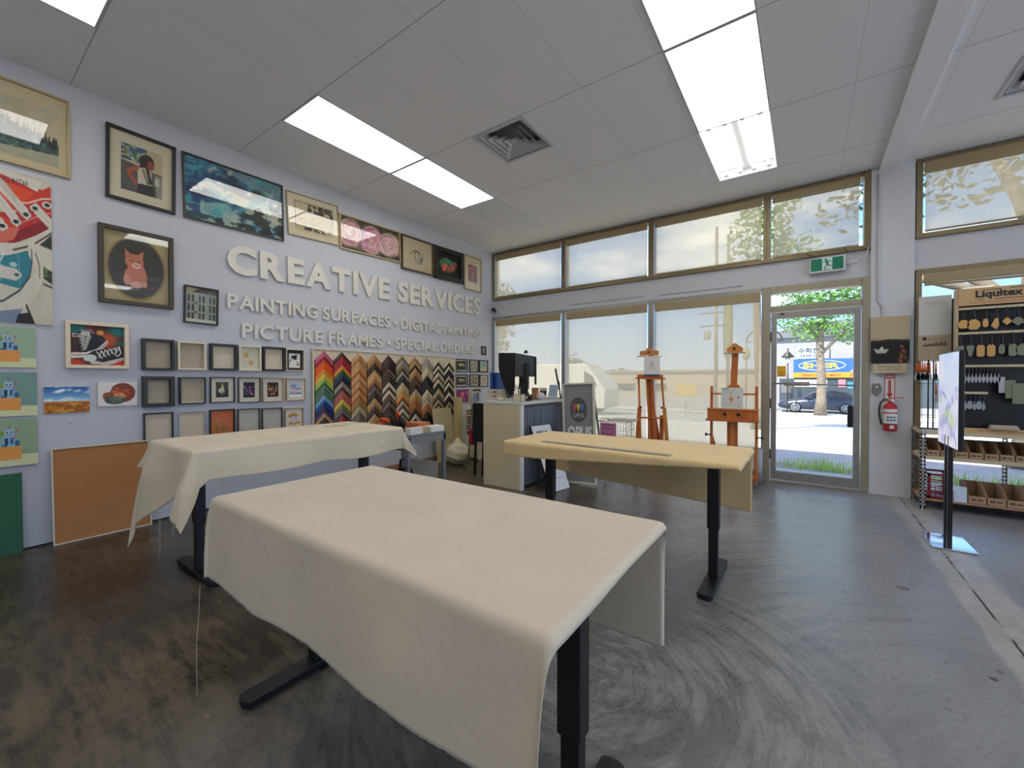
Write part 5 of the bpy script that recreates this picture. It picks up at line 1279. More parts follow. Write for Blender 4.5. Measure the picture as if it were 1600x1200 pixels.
for x in (.93, 3.42):
    for y in (-.80, .80):
        wl_ = MB().lathe([(.0, -.1), (.31, -.1), (.335, -.06), (.335, .06), (.31, .1), (0, .1)], 24, Matrix.Translation((x, y, .33)) @ Matrix.Rotation(PI / 2, 4, 'X'), caps=False).build('wheel', M_tyre, car)
        rm = MB(); s = -1 if y < 0 else 1
        rm.lathe([(.20, 0), (.235, 0), (.235, .012), (.20, .012)], 24, Matrix.Translation((x, y + s * .105, .33)) @ Matrix.Rotation(PI / 2, 4, 'X'), caps=False)
        for q in range(9):
            a = 2 * PI * q / 9; rm.bar((x, y + s * .108, .33), (x + .22 * math.cos(a), y + s * .108, .33 + .22 * math.sin(a)), .035, .01, (0, 1, 0))
        rm.build('rim', M_rim, wl_)
MB().box(.02, -.62, .50, .14, -.40, .60).build('headlamp', mat('lamp_lens', (220, 224, 228), .2), car, .02)
MB().box(1.55, -.98, .93, 1.75, -.86, 1.03).build('wing_mirror', M_car, car, .03)
MB().box(2.44, -.905, .30, 2.45, -.885, .94).build('door_seam', M_black, car)

# building across the road
bl = thing('shop_building', 'grey shop building across the road with blue and yellow signs', 'building', (-2, 30, ground_z(30)))
gz = -ground_z(30)
P = lambda x, z: (x + 2, z + gz)
w_ = MB(); w_.box(P(2.4, 0)[0], 0, 0, 26, 10, gz + 4.3)
w_.build('wall', mat('building_grey', (150, 148, 150), .85, noise=.05, nscale=1), bl)
MB().prism([(4.2, gz + 4.3), (26.2, gz + 4.3), (20, gz + 5.6), (6.4, gz + 5.3)], -.3, 10.2).build('roof', mat('roof_slate', (110, 112, 116), .8), bl)
k = MB(); a = P(3.3, -.9); k.box(a[0], -.05, .3, 14, 0.0, P(0, 1.35)[1]); k.build('shopfront_window', mat('shop_glass', (70, 78, 84), .2), bl)
for i_, (x0, x1, z0, z1, c_) in enumerate(((4.2, 6.1, .75, 1.3, (170, 166, 170)), (5.6, 6.0, .7, 1.3, (190, 90, 150)), (6.7, 7.1, .75, 1.3, (206, 120, 130)), (7.2, 8.3, .65, 1.1, (60, 130, 150)), (8.5, 9.4, .7, 1.3, (190, 180, 120)), (3.4, 4.1, .3, 1.0, (110, 104, 104)))):
    p0, p1 = P(x0, z0), P(x1, z1); MB().box(p0[0], -.09, p0[1], p1[0], -.052, p1[1]).build('window_poster', mat('poster_tone_%d' % i_, c_, .7), bl)
b1 = thing('blue_shop_sign', 'blue sign reading SHER over a yellow strip, across the road', 'sign', (4.15, 29.8, 1.42))
MB().box(0, 0, .36, 6.2, .12, 1.30).build('blue_panel', mat('sign_blue', (44, 92, 180), .6), b1); MB().box(0, -.01, 0, 6.2, .12, .36).build('yellow_strip', mat('sign_yellow', (214, 140, 30), .6), b1)
M_sw = mat('sign_white', (236, 240, 244), .6); M_sy = mat('sign_letter_yellow', (226, 200, 50), .6); M_sr = mat('sign_red', (176, 74, 40), .6)
text_obj('sign_lettering', 'SHER', .55, .66, 2.05, .36, -.012, M_sy, b1, .01, .035)
el = MB().tube([(1.62 + 1.3 * math.cos(2 * PI * k / 40), -.01, .84 + .34 * math.sin(2 * PI * k / 40)) for k in range(40)], .022, 6, closed=True).build('oval_outline', M_sw, b1)
MB().bar((3.2, -.01, .40), (4.1, -.01, 1.26), .05, .02, (0, 1, 0)).build('white_slash', M_sw, b1)
text_obj('sign_lettering', 'SHER', 4.15, .60, 1.9, .42, -.012, M_sw, b1, .01, .03)
text_obj('sign_lettering', 'FRESH HALAL MEAT', .5, .09, 2.2, .16, -.02, M_sr, b1, .004, .01); text_obj('sign_lettering', 'FRESH FRUITS', 3.2, .09, 2.2, .16, -.02, M_sr, b1, .004, .01)
b2 = thing('korean_sign', 'pale sign with large Korean lettering above the blue sign', 'sign', (4.33, 29.8, 2.76))
MB().box(0, 0, 0, 1.85, .1, .86).build('panel', mat('sign_pale', (176, 192, 204), .6), b2)
text_obj('sign_lettering', '수학전문', .1, .38, 1.62, .38, -.012, mat('sign_slate', (36, 48, 60), .6), b2, .006, .012)
text_obj('sign_lettering', '초등·중등·고등·입시', .2, .14, 1.35, .13, -.012, mat('sign_slate', (36, 48, 60), .6), b2, .004)
gp = at(1231, 551, 24.2)
st = thing('street_lantern', 'white globe street lantern left of the Korean sign', 'street lamp', (gp.x, 24.2, ground_z(24.2)))
MB().tube([(0, 0, 0), (0, 0, 3.42)], .04, 10).build('post', M_dark, st); MB().lathe([(.10, 3.40), (.34, 3.42), (.30, 3.50), (.05, 3.80), (.03, 4.0)], 16).build('lantern_cap', M_dark, st)
MB().sphere((0, 0, 3.24), .19, 16, 10).build('globe', mat('opal_glass', (236, 232, 214), .3), st)

# poles behind the tall shades
def pole(name, label, x, y, h, r0, parts):
    r = thing(name, label, 'pole', (x, y, ground_z(y))); MB().tube([(0, 0, 0), (0, 0, h)], [r0, r0 * .75], 10).build('post', mat('pole_grey', (120, 112, 100), .8), r); parts(r); return r
def up(r):
    for z in (6.2, 5.4): MB().bar((-.95, 0, z), (.55, 0, z), .06, .08).build('cross_arm', M_dark, r)
    MB().lathe([(.0, 4.55), (.2, 4.58), (.2, 5.1), (0, 5.14)], 14, Matrix.Translation((-.5, 0, 0)), caps=False).build('transformer', mat('transformer_grey', (130, 128, 122), .6), r)
pole('utility_pole', 'utility pole with cross arms and transformer behind the door side shade', .33, 22, 11.5, .12, up)
def pal(r): MB().lathe([(.05, 3.2), (.26, 3.7), (.28, 5.5), (.22, 7.4), (.1, 7.5)], 14).build('ivy_wrap', mat('ivy', (90, 104, 70), .9, noise=.3, nscale=4), r)
pole('wrapped_pole', 'thicker wrapped pole just right of the utility pole', .95, 22.3, 11.0, .11, pal)
def arch(r):
    MB().tube([(.9 * (1 - math.cos(a)) / 1.0, 0, 4.3 + .75 * math.sin(a)) for a in [PI * k / 12 for k in range(13)]], .04, 8).build('arched_arm', M_dark, r)
    MB().tube([(0, 0, 4.3), (1.8, 0, 4.3)], .025, 6).build('tie_rod', M_dark, r); MB().lathe([(.03, 3.2), (.18, 3.35), (.22, 3.7), (.1, 3.95), (.04, 4.1)], 12).build('lantern', mat('lantern_ochre', (150, 140, 104), .6), r)
pole('arched_lamp_post', 'lamp post with an arched arm, left of the glass door', 1.97, 22, 4.3, .06, arch)
van = thing('parked_van', 'large pale van parked outside behind the middle tall shade', 'van', (-9.4, 14.2, ground_z(14.2)))
vb = MB().prism([(0, .35), (6.1, .35), (6.15, 1.3), (5.55, 2.05), (5.1, 2.62), (.1, 2.68), (0, 2.5)], -1.0, 1.0).build('body', mat('van_white', (206, 204, 196), .5), van, .06)
MB().prism([(5.0, 1.45), (5.75, 1.45), (5.45, 2.0), (5.0, 2.25)], -1.01, -1.0).build('side_window', M_cglass, van)
for x in (1.1, 5.0):
    for y in (-.92, .92): MB().lathe([(0, -.12), (.33, -.12), (.36, -.06), (.36, .06), (.33, .12), (0, .12)], 20, Matrix.Translation((x, y, .36)) @ Matrix.Rotation(PI / 2, 4, 'X'), caps=False).build('wheel', M_tyre, van)
fb = thing('far_building', 'long low building on the skyline left of the poles', 'building', (-34, 48, ground_z(48)))
MB().box(0, 0, 0, 40, 8, 3.0).build('wall', mat('far_wall', (170, 158, 138), .9), fb); MB().box(-.3, -.3, 3.0, 40.3, 8.3, 3.25).build('roof', mat('far_roof', (140, 130, 120), .9), fb)
for q in range(6): MB().box(2 + q * 4, -.05, .6, 4.4 + q * 4, 0, 1.5).build('window', M_cglass, fb)
ys = thing('yellow_street_sign', 'small yellow sign board behind the shade left of the wide easel', 'sign', (-1.35, 21.6, ground_z(21.6) + .08))
MB().tube([(0, 0, 0), (0, 0, .9)], .05, 8).build('post', M_alu, ys); MB().box(-.6, -.06, .9, .6, .06, 1.7).build('board', mat('board_yellow', (190, 160, 80), .6), ys, .02)
aw = thing('glass_awning', 'ribbed translucent awning outside above the door', 'awning', (4.2, .15, 2.78))
am = mat('awning_panel', (206, 212, 214), .4); am.node_tree.nodes['Principled BSDF'].inputs['Transmission Weight'].default_value = .55
for q in range(9):
    MB().add([(q * .17, 0, 0), (q * .17 + .16, 0, 0), (q * .17 + .16, 1.3, -.10), (q * .17, 1.3, -.10), (q * .17, 0, .006), (q * .17 + .16, 0, .006), (q * .17 + .16, 1.3, -.094), (q * .17, 1.3, -.094)], [(3, 2, 1, 0), (4, 5, 6, 7), (0, 1, 5, 4), (1, 2, 6, 5), (2, 3, 7, 6), (3, 0, 4, 7)]).build('awning_panel', am, aw)
    MB().bar((q * .17 - .005, 0, 0), (q * .17 - .005, 1.3, -.10), .012, .03).build('rib', M_alu, aw)
MB().bar((-.02, 1.3, -.10), (1.54, 1.3, -.10), .03, .04).build('front_rail', M_alu, aw)

# ================================================================== THE COUNTER AND WHAT IS ON IT
M_beige = mat('beige_laminate', (206, 192, 156), .6, noise=.015, nscale=4)
M_counter = mat('counter_top_white', (206, 203, 196), .45)
ct = thing('service_counter', 'beige service counter with a grey corrugated side under the black monitor hood', 'counter', (1.61, -2.28, 0))
CH = 1.04
MB().box(0, 0, .0, .55, .03, CH - .035).build('end_panel', M_beige, ct, .002)
MB().box(.55, -.004, .0, .575, .05, CH - .035).build('white_edge', mat('edge_white', (225, 222, 214), .5), ct)
MB().box(-.005, -.006, CH - .035, .585, 1.15, CH).build('counter_top', M_counter, ct, .003)
MB().box(0, .03, .0, .02, 1.14, CH - .035).build('inner_panel', M_beige, ct); MB().box(0, 1.12, 0, .55, 1.14, CH - .035).build('end_panel', M_beige, ct)
cg = MB(); n = 120; ln = 1.07
for k in range(n):
    y0 = .05 + ln * k / n; y1 = .05 + ln * (k + 1) / n
    x0 = .530 + .017 * math.cos(2 * PI * (y0) / .068); x1 = .530 + .017 * math.cos(2 * PI * (y1) / .068)
    cg.add([(x0, y0, .03), (x1, y1, .03), (x1, y1, CH - .07), (x0, y0, CH - .07)], [(0, 1, 2, 3)], True)
cg.build('corrugated_panel', mat('galvanised_grey', (112, 116, 122), .38, .6, noise=.08, nscale=12), ct)
MB().box(.50, .05, CH - .07, .56, 1.12, CH - .035).build('shadow_gap_rail', mat('rail_grey', (84, 84, 84), .5), ct)
MB().box(.05, .03, 0, .52, 1.12, .03).build('plinth', M_black, ct)
TZ = CH + .001
# hooded monitor
hd = thing('hooded_monitor', 'big monitor inside a black light hood on the counter', 'monitor', (1.76, -1.86, TZ))
def hp(px, py, Y): p = at(px, py, Y); return (p.x - 1.76, p.z - TZ)
sp_ = [hp(779, 552, -1.9), hp(779, 575, -1.9), hp(783, 592, -1.9), hp(789, 606, -1.9), hp(797, 619, -1.9), hp(804, 610, -1.9), hp(805, 552, -1.9)]
MB().prism(list(reversed([(a, b) for a, b in sp_]))[::-1], -.04, -.034).build('hood_side', M_black, hd)
x0, z0 = hp(804, 552, -1.9); x1, z1 = hp(837, 558, -1.75); zb = .30
MB().add([(x0, -.04, z0), (x1, .11, z1), (x1, .11, zb), (x0, -.04, zb), (x0, -.034, z0), (x1, .116, z1), (x1, .116, zb), (x0, -.034, zb)], [(3, 2, 1, 0), (4, 5, 6, 7), (0, 1, 5, 4), (2, 3, 7, 6), (1, 2, 6, 5), (0, 4, 7, 3)]).build('hood_back', mat('hood_grey', (58, 62, 64), .5), hd)
xa, za = hp(779, 552, -1.9)
MB().add([(xa, -.04, za), (x0, -.04, z0), (x1, .11, z1), (xa + .12, .20, za - .02), (xa, -.04, za + .006), (x0, -.04, z0 + .006), (x1, .11, z1 + .006), (xa + .12, .20, za - .014)], [(3, 2, 1, 0), (4, 5, 6, 7), (0, 1, 5, 4), (1, 2, 6, 5), (2, 3, 7, 6), (3, 0, 4, 7)]).build('hood_top', M_black, hd)
MB().box(x1 - .012, .10, .20, x1 + .006, .122, z1).build('hood_edge', M_black, hd)
MB().box(x0 + .03, .02, .14, x1 - .06, .045, .47).build('screen', mat('screen_dark', (34, 38, 42), .15), hd)
MB().box(.10, .03, .02, .16, .06, .3).build('stand_neck', M_black, hd); MB().lathe([(.08, 0), (.08, .012), (.04, .02)], 24, Matrix.Translation((.11, .06, 0))).build('stand_base', M_black, hd)
wcx, wcz = hp(821, 552, -1.82); MB().box(wcx - .022, .03, wcz + .0, wcx + .022, .07, wcz + .012).box(wcx - .014, .035, wcz + .012, wcx + .014, .065, wcz + .038).build('webcam', M_black, hd)
# thin screen seen edge on
p0 = atz(826, 625, TZ); es = thing('flat_monitor', 'thin black monitor seen edge on, in front of the hood', 'monitor', (2.10, -2.03, TZ), math.radians(124))
MB().box(-.11, -.01, .06, .11, .012, .44).build('screen', M_black, es, .003); MB().box(-.02, .01, .0, .02, .03, .2).build('neck', M_black, es); MB().box(-.05, -.04, 0, .05, .05, .010).build('foot', M_black, es, .004)
# laptop-like tablet leaning
p0 = atz(806, 624, TZ); tb = thing('desk_phone', 'dark grey desk phone leaning beside the monitor hood', 'phone', (p0.x - .16, p0.y + .14, TZ), math.radians(12)); tb.rotation_euler = (0, -.32, math.radians(12))
MB().box(-.07, 0, 0.02, .05, .018, .25).build('body', mat('phone_grey', (66, 70, 78), .5), tb, .006); MB().box(-.04, -.002, .15, .03, .0, .22).build('display', mat('phone_display', (150, 156, 160), .3), tb)
# archive box with two blue binders standing on it
MB().box(-.46, .55, CH - .035, -.006, 1.15, CH).build('return_top', M_counter, ct, .003); MB().box(-.46, .56, 0, -.44, 1.14, CH - .035).build('return_side', M_beige, ct)
p0 = Vector((1.20, -1.69, TZ)); bx = thing('storage_box', 'cream two drawer paper box on the counter under the blue binders', 'box', p0)
MB().box(0, 0, 0, .26, .26, .06).build('drawer', M_cream, bx, .003); MB().box(0, 0, .062, .26, .26, .125).build('drawer', M_cream, bx, .003)
for z in (.03, .092): MB().box(.10, -.004, z - .006, .16, 0, z + .006).build('finger_slot', M_dark, bx)
M_bind = mat('binder_blue', (32, 82, 156), .5)
for k, (dx, rz_, lb) in enumerate(((.03, 0, 'left'), (.125, .12, 'right'))):
    b_ = thing('ring_binder', '%s of the two blue binders standing on the cream drawer box' % lb, 'binder', (p0.x + dx, p0.y + .02, TZ + .1265), 0, 'blue binders'); b_.rotation_euler = (0, rz_ * .3, 0)
    MB().box(0, 0, 0, .045, .22, .235).build('cover', M_bind, b_, .003); MB().box(.006, .004, .006, .039, .222, .229).build('pages', M_paperw, b_)
def small_box(name, lb, cat, px, py, w_, d_, h_, c_, back=.0, rz=0.0, **k):
    p = atz(px, py, TZ); o = thing(name, lb, cat, (p.x, p.y + back, TZ), rz); MB().box(0, 0, 0, w_, d_, h_).build(k.get('part', 'body'), mat(name + '_tone', c_, .6), o, .004); return o
# pen cup block with cables
p0 = Vector((2.02, -2.22, TZ)); pc = thing('square_pen_cup', 'cream square cup full of tools at the counter corner', 'pen cup', p0)
cu = MB(); cu.box(0, 0, 0, .11, .11, .004); cu.box(0, 0, 0, .005, .11, .085); cu.box(.105, 0, 0, .11, .11, .085); cu.box(0, 0, 0, .11, .005, .085); cu.box(0, .105, 0, .11, .11, .085); cu.build('cup', M_cream, pc)
for k, (x, y, dx, h_) in enumerate(((.03, .03, -.012, .18), (.05, .05, .0, .21), (.075, .04, .012, .19), (.09, .08, .02, .2), (.03, .08, -.02, .17), (.06, .085, .01, .23))):
    MB().tube([(x, y, .006), (x + dx, y, h_)], .004, 6).build('pen', [M_black, M_dark, M_chrome][k % 3] if False else M_black, pc)
cb2 = MB(); 
for k in range(3): cb2.tube([(.0 + k * .012, .15, .002 + k * .001), (-.03 + k * .02, .13, .12 + .02 * k), (.02 + k * .02, .10, .20), (.06 + k * .015, .13, .14), (.08 + k * .01, .16, .002)], .003, 6)
cbl = cb2.build('black_cables', M_black); cbl.location = p0 + Vector((-.08, .0, 0)); tag(cbl, 'looped black cables behind the cream pen cup', 'cables')
ms = MB().sphere((0, 0, 0.0), .045, 16, 8, (1.3, .8, .45)).build('computer_mouse', mat('mouse_white', (206, 196, 172), .4)); ms.location = (1.80, -2.17, TZ + .021); tag(ms, 'cream computer mouse on the counter near the beige end', 'mouse')
pad = MB().box(-.16, -.06, 0, .16, .10, .003).build('writing_pad', mat('pad_grey', (150, 146, 136), .7)); pad.location = (1.80, -2.07, TZ); tag(pad, 'grey pad lying behind the cream mouse', 'pad')
# cards and small things along the far end
def card(name, lb, x, y, w_, h_, rz, tilt, ink, c_=None, cat='card'):
    o = thing(name, lb, cat, (x, y, TZ)); o.rotation_euler = (tilt, 0, rz)
    MB().box(0, 0, 0, w_, .006, h_).build('backing', c_ or M_paperw, o); print_mesh('printed_face', ink, .002, .002, w_ - .002, h_ - .002, -.001, o)
    return o
i1 = Ink(30, 40, (206, 202, 194)); i1.rect(0, 22, 100, 60, (52, 50, 52)); i1.rect(20, 30, 60, 50, (160, 120, 100)); i1.line([(20, 76), (80, 76)], 3, (120, 120, 120))
card('price_card', 'small upright card with a dark photo band on the counter', 2.02, -1.62, .10, .155, .15, -.15, i1)
i2 = Ink(40, 56, (206, 212, 218)); i2.rect(8, 8, 92, 84, (170, 190, 206)); 
for y in range(18, 80, 9): i2.line([(16, y), (80, y)], 3, (110, 130, 150))
i2.line([(3, 3), (97, 3), (97, 97), (3, 97), (3, 3)], 5, (70, 90, 120))
card('info_stand', 'blue edged tilted notice stand at the far end of the counter', 2.04, -1.43, .13, .20, .10, -.32, i2, None, 'sign')
kr = MB(); kr.box(0, 0, 0, .10, .012, .155); o = kr.build('kraft_card', mat('kraft_orange', (196, 140, 92), .7)); o.location = (1.955, -1.70, TZ); tag(o, 'orange brown card standing behind the edge on monitor', 'card')
bg_ = MB(); rg = random.Random(3)
bg_.sphere((0, 0, .045), .06, 16, 10, (1, .8, .75))
o = bg_.build('plastic_bag', mat('bag_clear', (206, 198, 196), .3)); o.location = (2.10, -1.72, TZ); tag(o, 'crumpled clear bag on the counter in front of the price card', 'bag')
for v in o.data.vertices: v.co += Vector((rg.uniform(-.006, .006), rg.uniform(-.006, .006), rg.uniform(0, .008)))
bk_ = MB(); 
for k in range(7): bk_.tube([(.02 * math.sin(k * 2), .02 * math.cos(k * 2), .0), (.035 * math.sin(k * 1.7), .03 * math.cos(k * 1.7), .06 + .012 * (k % 4))], [.014, .01], 7)
o = bk_.build('marker_bundle', M_dark); o.location = (2.03, -1.86, TZ); tag(o, 'dark bundle of markers next to the edge on monitor', 'markers')
o = MB().box(0, 0, 0, .14, .09, .014).build('orange_notepad', mat('notepad_orange', (206, 96, 60), .6)); o.location = (1.86, -1.40, TZ); o.rotation_euler = (0, 0, .2); tag(o, 'thin orange notepad under the blue edged notice stand', 'notepad')
bw = thing('potted_succulent', 'small dark plant in a beige bowl at the counter end', 'plant', (1.98, -1.22, TZ))
MB().lathe([(.025, 0), (.05, .03), (.055, .055), (.048, .055), (.04, .03)], 18).build('bowl', M_card, bw)
pl = MB(); rg = random.Random(2)
for k in range(26):
    a = rg.uniform(0, 6.3); el_ = rg.uniform(.3, 1.4); L_ = rg.uniform(.04, .075); d = Vector((math.cos(a) * math.cos(el_), math.sin(a) * math.cos(el_), math.sin(el_)))
    s_ = d.cross(Vector((0, 0, 1))).normalized() * .012; b0 = Vector((0, 0, .05)); pl.add([b0, b0 + d * L_ * .5 + s_, b0 + d * L_, b0 + d * L_ * .5 - s_], [(0, 1, 2, 3)])
pl.build('leaves', mat('succulent_dark', (36, 42, 30), .6), bw)
# card terminal screen seen edge on, above the sign
# ------------------------------------------------------------------ signs on the floor
os_ = thing('logo_sign_board', 'grey framed sign board with the round logo and large OPUS lettering', 'sign', (2.41, -1.62, .004)); os_.rotation_euler = (-.03, -.045, math.radians(2))
MB().ring(0, 0, .43, 1.25, .022, -.03, .012).build('frame', mat('sign_frame_cream', (206, 198, 176), .5), os_, .002)
MB().box(.02, -.012, .02, .41, .004, 1.23).build('panel', mat('sign_grey', (134, 130, 126), .55), os_)
lg = MB(); pts = [(.215 + .115 * math.cos(2 * PI * k / 36), .915 + .155 * math.sin(2 * PI * k / 36)) for k in range(36)]
lg.prism(pts, -.0145, -.0122); lg.build('logo_disc', mat('logo_disc_grey', (84, 80, 78), .55), os_)
for k, c_ in enumerate(((196, 84, 84), (206, 186, 50), (74, 124, 190))):
    x = .165 + k * .05; pts = [(x - .018, .985), (x - .021, .955), (x - .012, .93), (x, .895), (x + .012, .93), (x + .021, .955), (x + .018, .985)]
    MB().prism(pts, -.0165, -.0147).build('logo_drop', mat('logo_tone_%d' % k, c_, .5), os_)
text_obj('logo_lettering', 'OPUS', .145, .82, .14, .05, -.0155, mat('logo_lettering_pale', (190, 188, 184), .6), os_, .0005)
text_obj('sign_lettering', 'OPUS', .06, .545, .33, .165, -.0135, mat('sign_lettering_white', (222, 218, 210), .5), os_, .001, .03)
sl = MB(); sl.bar((.03, .02, 1.2), (.03, .33, .01), .02); sl.bar((.40, .02, 1.2), (.40, .33, .01), .02); sl.build('rear_strut', M_alu, os_)
# the poster holder leaning against the corrugated side
b3 = thing('leaning_notice', 'white notice board with dark lettering leaning on the corrugated counter side', 'notice', (2.52, -2.18, .003)); b3.rotation_euler = (0, 0, R90 - .15)
T3 = Matrix.Rotation(-.40, 4, 'X')
MB().box(0, -.008, 0, .36, 0, .80, T3).build('board', mat('notice_white', (216, 216, 218), .5), b3)
text_obj('notice_lettering', 'STAR', .07, .655, .21, .075, -.0095, mat('notice_ink', (56, 56, 60), .6), b3, .0005, .02).data.transform(T3)
MB().box(.05, -.0095, .14, .31, -.0082, .145, T3).build('printed_rule', mat('notice_ink', (56, 56, 60), .6), b3); MB().box(.10, -.0095, .07, .12, -.0082, .10, T3).build('printed_mark', mat('notice_ink', (56, 56, 60), .6), b3)
MB().box(-.012, -.012, 0, .0, .006, .80, T3).build('edge_profile', M_black, b3)
# wire basket stand with pink price sheet
bs = thing('wire_bin_stand', 'white wire bin on a stand with a pink handwritten price sheet', 'wire bin', (2.64, -1.12, 0))
Mw = mat('wire_cream', (206, 198, 178), .45)
bm_ = MB()
for z in (.44, .75): bm_.tube([(0, 0, z), (.38, 0, z), (.38, .30, z), (0, .30, z)], .006, 6, closed=True)
for k in range(11): bm_.tube([(.38 * k / 10, 0, .44), (.38 * k / 10, 0, .75)], .0025, 5); bm_.tube([(.38 * k / 10, .30, .44), (.38 * k / 10, .30, .75)], .0025, 5)
for k in range(8): bm_.tube([(.38, .30 * k / 7, .44), (.38, .30 * k / 7, .75)], .0025, 5); bm_.tube([(0, .30 * k / 7, .44), (0, .30 * k / 7, .75)], .0025, 5); bm_.tube([(0, .30 * k / 7, .445), (.38, .30 * k / 7, .445)], .0025, 5)
for z in (.54, .64): bm_.tube([(0, 0, z), (.38, 0, z), (.38, .30, z), (0, .30, z)], .0025, 5, closed=True)
bm_.build('wire_basket', Mw, bs)
for (x, y) in ((0, 0), (.38, 0), (.38, .30), (0, .30)): MB().tube([(x, y, 0), (x, y, .44)], .008, 8).build('leg', Mw, bs)
MB().tube([(.02, 0, .75), (.03, 0, .79), (.14, 0, .80), (.15, 0, .76)], .006, 6).build('wire_handle', Mw, bs)
pi = Ink(60, 54, (196, 124, 158)); rg = random.Random(1)
for y, xs_ in ((12, (14, 86)), (30, (24, 84)), (52, (10, 30)), (58, (38, 76)), (78, (20, 70)), (88, (26, 62))):
    x = xs_[0]
    while x < xs_[1]: pi.line([(x, y - 3), (x + 2, y + 3 * rg.uniform(-1, 1)), (x + 4, y - 2)], 2.2, (70, 30, 52)); x += 6
MB().box(.03, -.012, .47, .25, -.009, .735).build('pink_sheet', mat('sheet_pink', (196, 124, 158), .7), bs); print_mesh('handwriting', pi, .031, .471, .249, .734, -.0128, bs)
lid = MB(); lid.box(.12, .02, .79, .44, .28, .815); o = lid.build('foam_board_offcut', mat('offcut', (198, 192, 176), .7)); o.location = (2.64, -1.12, -.0325); tag(o, 'pale flat offcut resting on top of the wire bin', 'board')

# ------------------------------------------------------------------ bench and clutter behind the left table
bn = thing('metal_bench', 'grey steel bench with white boxes on it, under the moulding samples', 'bench', (.80, -3.42, 0))
Mst = mat('bench_steel', (132, 134, 138), .45, .4)
MB().box(0, 0, .70, .74, .56, .72).build('bench_top', Mst, bn, .002)
MB().box(.72, .01, .62, .735, .55, .70).build('apron', mat('apron_grey', (128, 128, 128), .5), bn); MB().box(.0, .01, .62, .015, .55, .70).build('apron', mat('apron_grey', (128, 128, 128), .5), bn)
for (x, y) in ((.695, 0), (.695, .52), (.0, 0), (.0, .52)):
    l_ = MB().box(x, y, 0, x + .04, y + .035, .70).build('leg', Mst, bn, .003); 
for z in (.25,): MB().box(.05, .02, z, .69, .04, z + .03).build('cross_rail', Mst, bn)
def bench_box(name, lb, x, y, w_, d_, h_, c_, z=.721, cat='box', rz=0):
    o = thing(name, lb, cat, (x, y, z), rz); MB().box(0, 0, 0, w_, d_, h_).build('carton', mat(name + '_c%d' % int(c_[0] * 3 + c_[2]), c_, .7), o, .002)
    MB().box(.004, .004, h_, w_ - .004, d_ - .004, h_ + .002).build('lid', mat(name + '_c%d' % int(c_[0] * 3 + c_[2]), c_, .7), o); return o
bench_box('small_carton', 'white low box at the left front of the steel bench', 1.42, -3.36, .09, .17, .065, (222, 216, 206))
bench_box('small_carton', 'white low box at the right end of the steel bench', 1.38, -3.06, .13, .19, .06, (226, 222, 214))
bench_box('small_carton', 'tan open carton between the two white boxes on the bench', 1.36, -3.18, .12, .115, .06, (186, 160, 118))
bench_box('small_carton', 'orange and cream carton behind the white boxes', 1.10, -3.08, .22, .18, .085, (206, 120, 70))
sw = thing('mitre_saw', 'black power saw with an orange handle among the samples', 'saw', (1.08, -3.32, .721))
MB().box(0, 0, 0, .22, .16, .03).build('base', M_black, sw, .004); MB().lathe([(0, -.015), (.075, -.015), (.075, .015), (0, .015)], 22, Matrix.Translation((.12, .08, .10)) @ Matrix.Rotation(PI / 2, 4, 'X'), caps=False).build('blade_guard', M_black, sw)
MB().tube([(.10, .08, .13), (.08, .07, .20), (.13, .05, .22)], [.02, .022, .015], 10).build('orange_handle', mat('tool_orange', (226, 82, 34), .5), sw)
tl = thing('cordless_drill', 'black and red hand tool left of the power saw', 'drill', (1.04, -3.42, .721))
MB().box(0, .02, 0, .07, .08, .05).build('battery', M_black, tl, .005); MB().tube([(.035, .05, .05), (.04, .05, .12)], .02, 10).build('grip', mat('tool_red', (186, 44, 40), .5), tl); MB().tube([(-.01, .05, .135), (.12, .05, .135)], [.028, .018], 12).build('motor_housing', mat('tool_orange', (226, 82, 34), .5), tl)
o = MB().box(0, 0, 0, .3, .2, .008).build('wood_offcut', M_wood2); o.location = (.82, -3.2, .721); tag(o, 'flat wood offcut lying on the bench behind the saw', 'offcut')
for k in range(9):
    rg = random.Random(k + 60); o = MB().box(0, 0, 0, rg.uniform(.05, .14), rg.uniform(.02, .05), .004).build('mat_offcut', mat('offcut_cream', (210, 194, 160), .8)); 
    o.location = (1.28 + rg.uniform(-.05, .16), -4.35 + k * .055 + .04 * (k % 2), .8865); o.rotation_euler = (0, rg.uniform(-.03, .03) * 0, rg.uniform(0, 3)); tag(o, 'cream paper offcut scattered on the far edge of the left table', 'offcut', 'paper offcuts on the left table')
o = MB().box(0, 0, 0, .42, .012, .36).build('grey_panel', mat('panel_pale', (188, 182, 170), .7)); o.location = (1.02, -3.0, .003); o.rotation_euler = (-.12, 0, R90 - 1.4); tag(o, 'pale panel standing under the steel bench', 'panel')
tp = thing('tripod_bag', 'black shoulder bag slumped under the steel bench', 'bag', (1.30, -3.25, .0))
MB().sphere((0, 0, .17), .16, 18, 12, (.8, .6, 1.05)).build('bag_body', mat('bag_black', (26, 26, 28), .7), tp); MB().tube([(-.1, 0, .28), (-.05, -.03, .42), (.06, -.03, .44), (.12, 0, .26)], .012, 8).build('strap', M_black, tp); MB().sphere((.03, -.085, .15), .04, 10, 8).build('pink_tag', mat('pale_pink', (206, 170, 166), .6), tp)
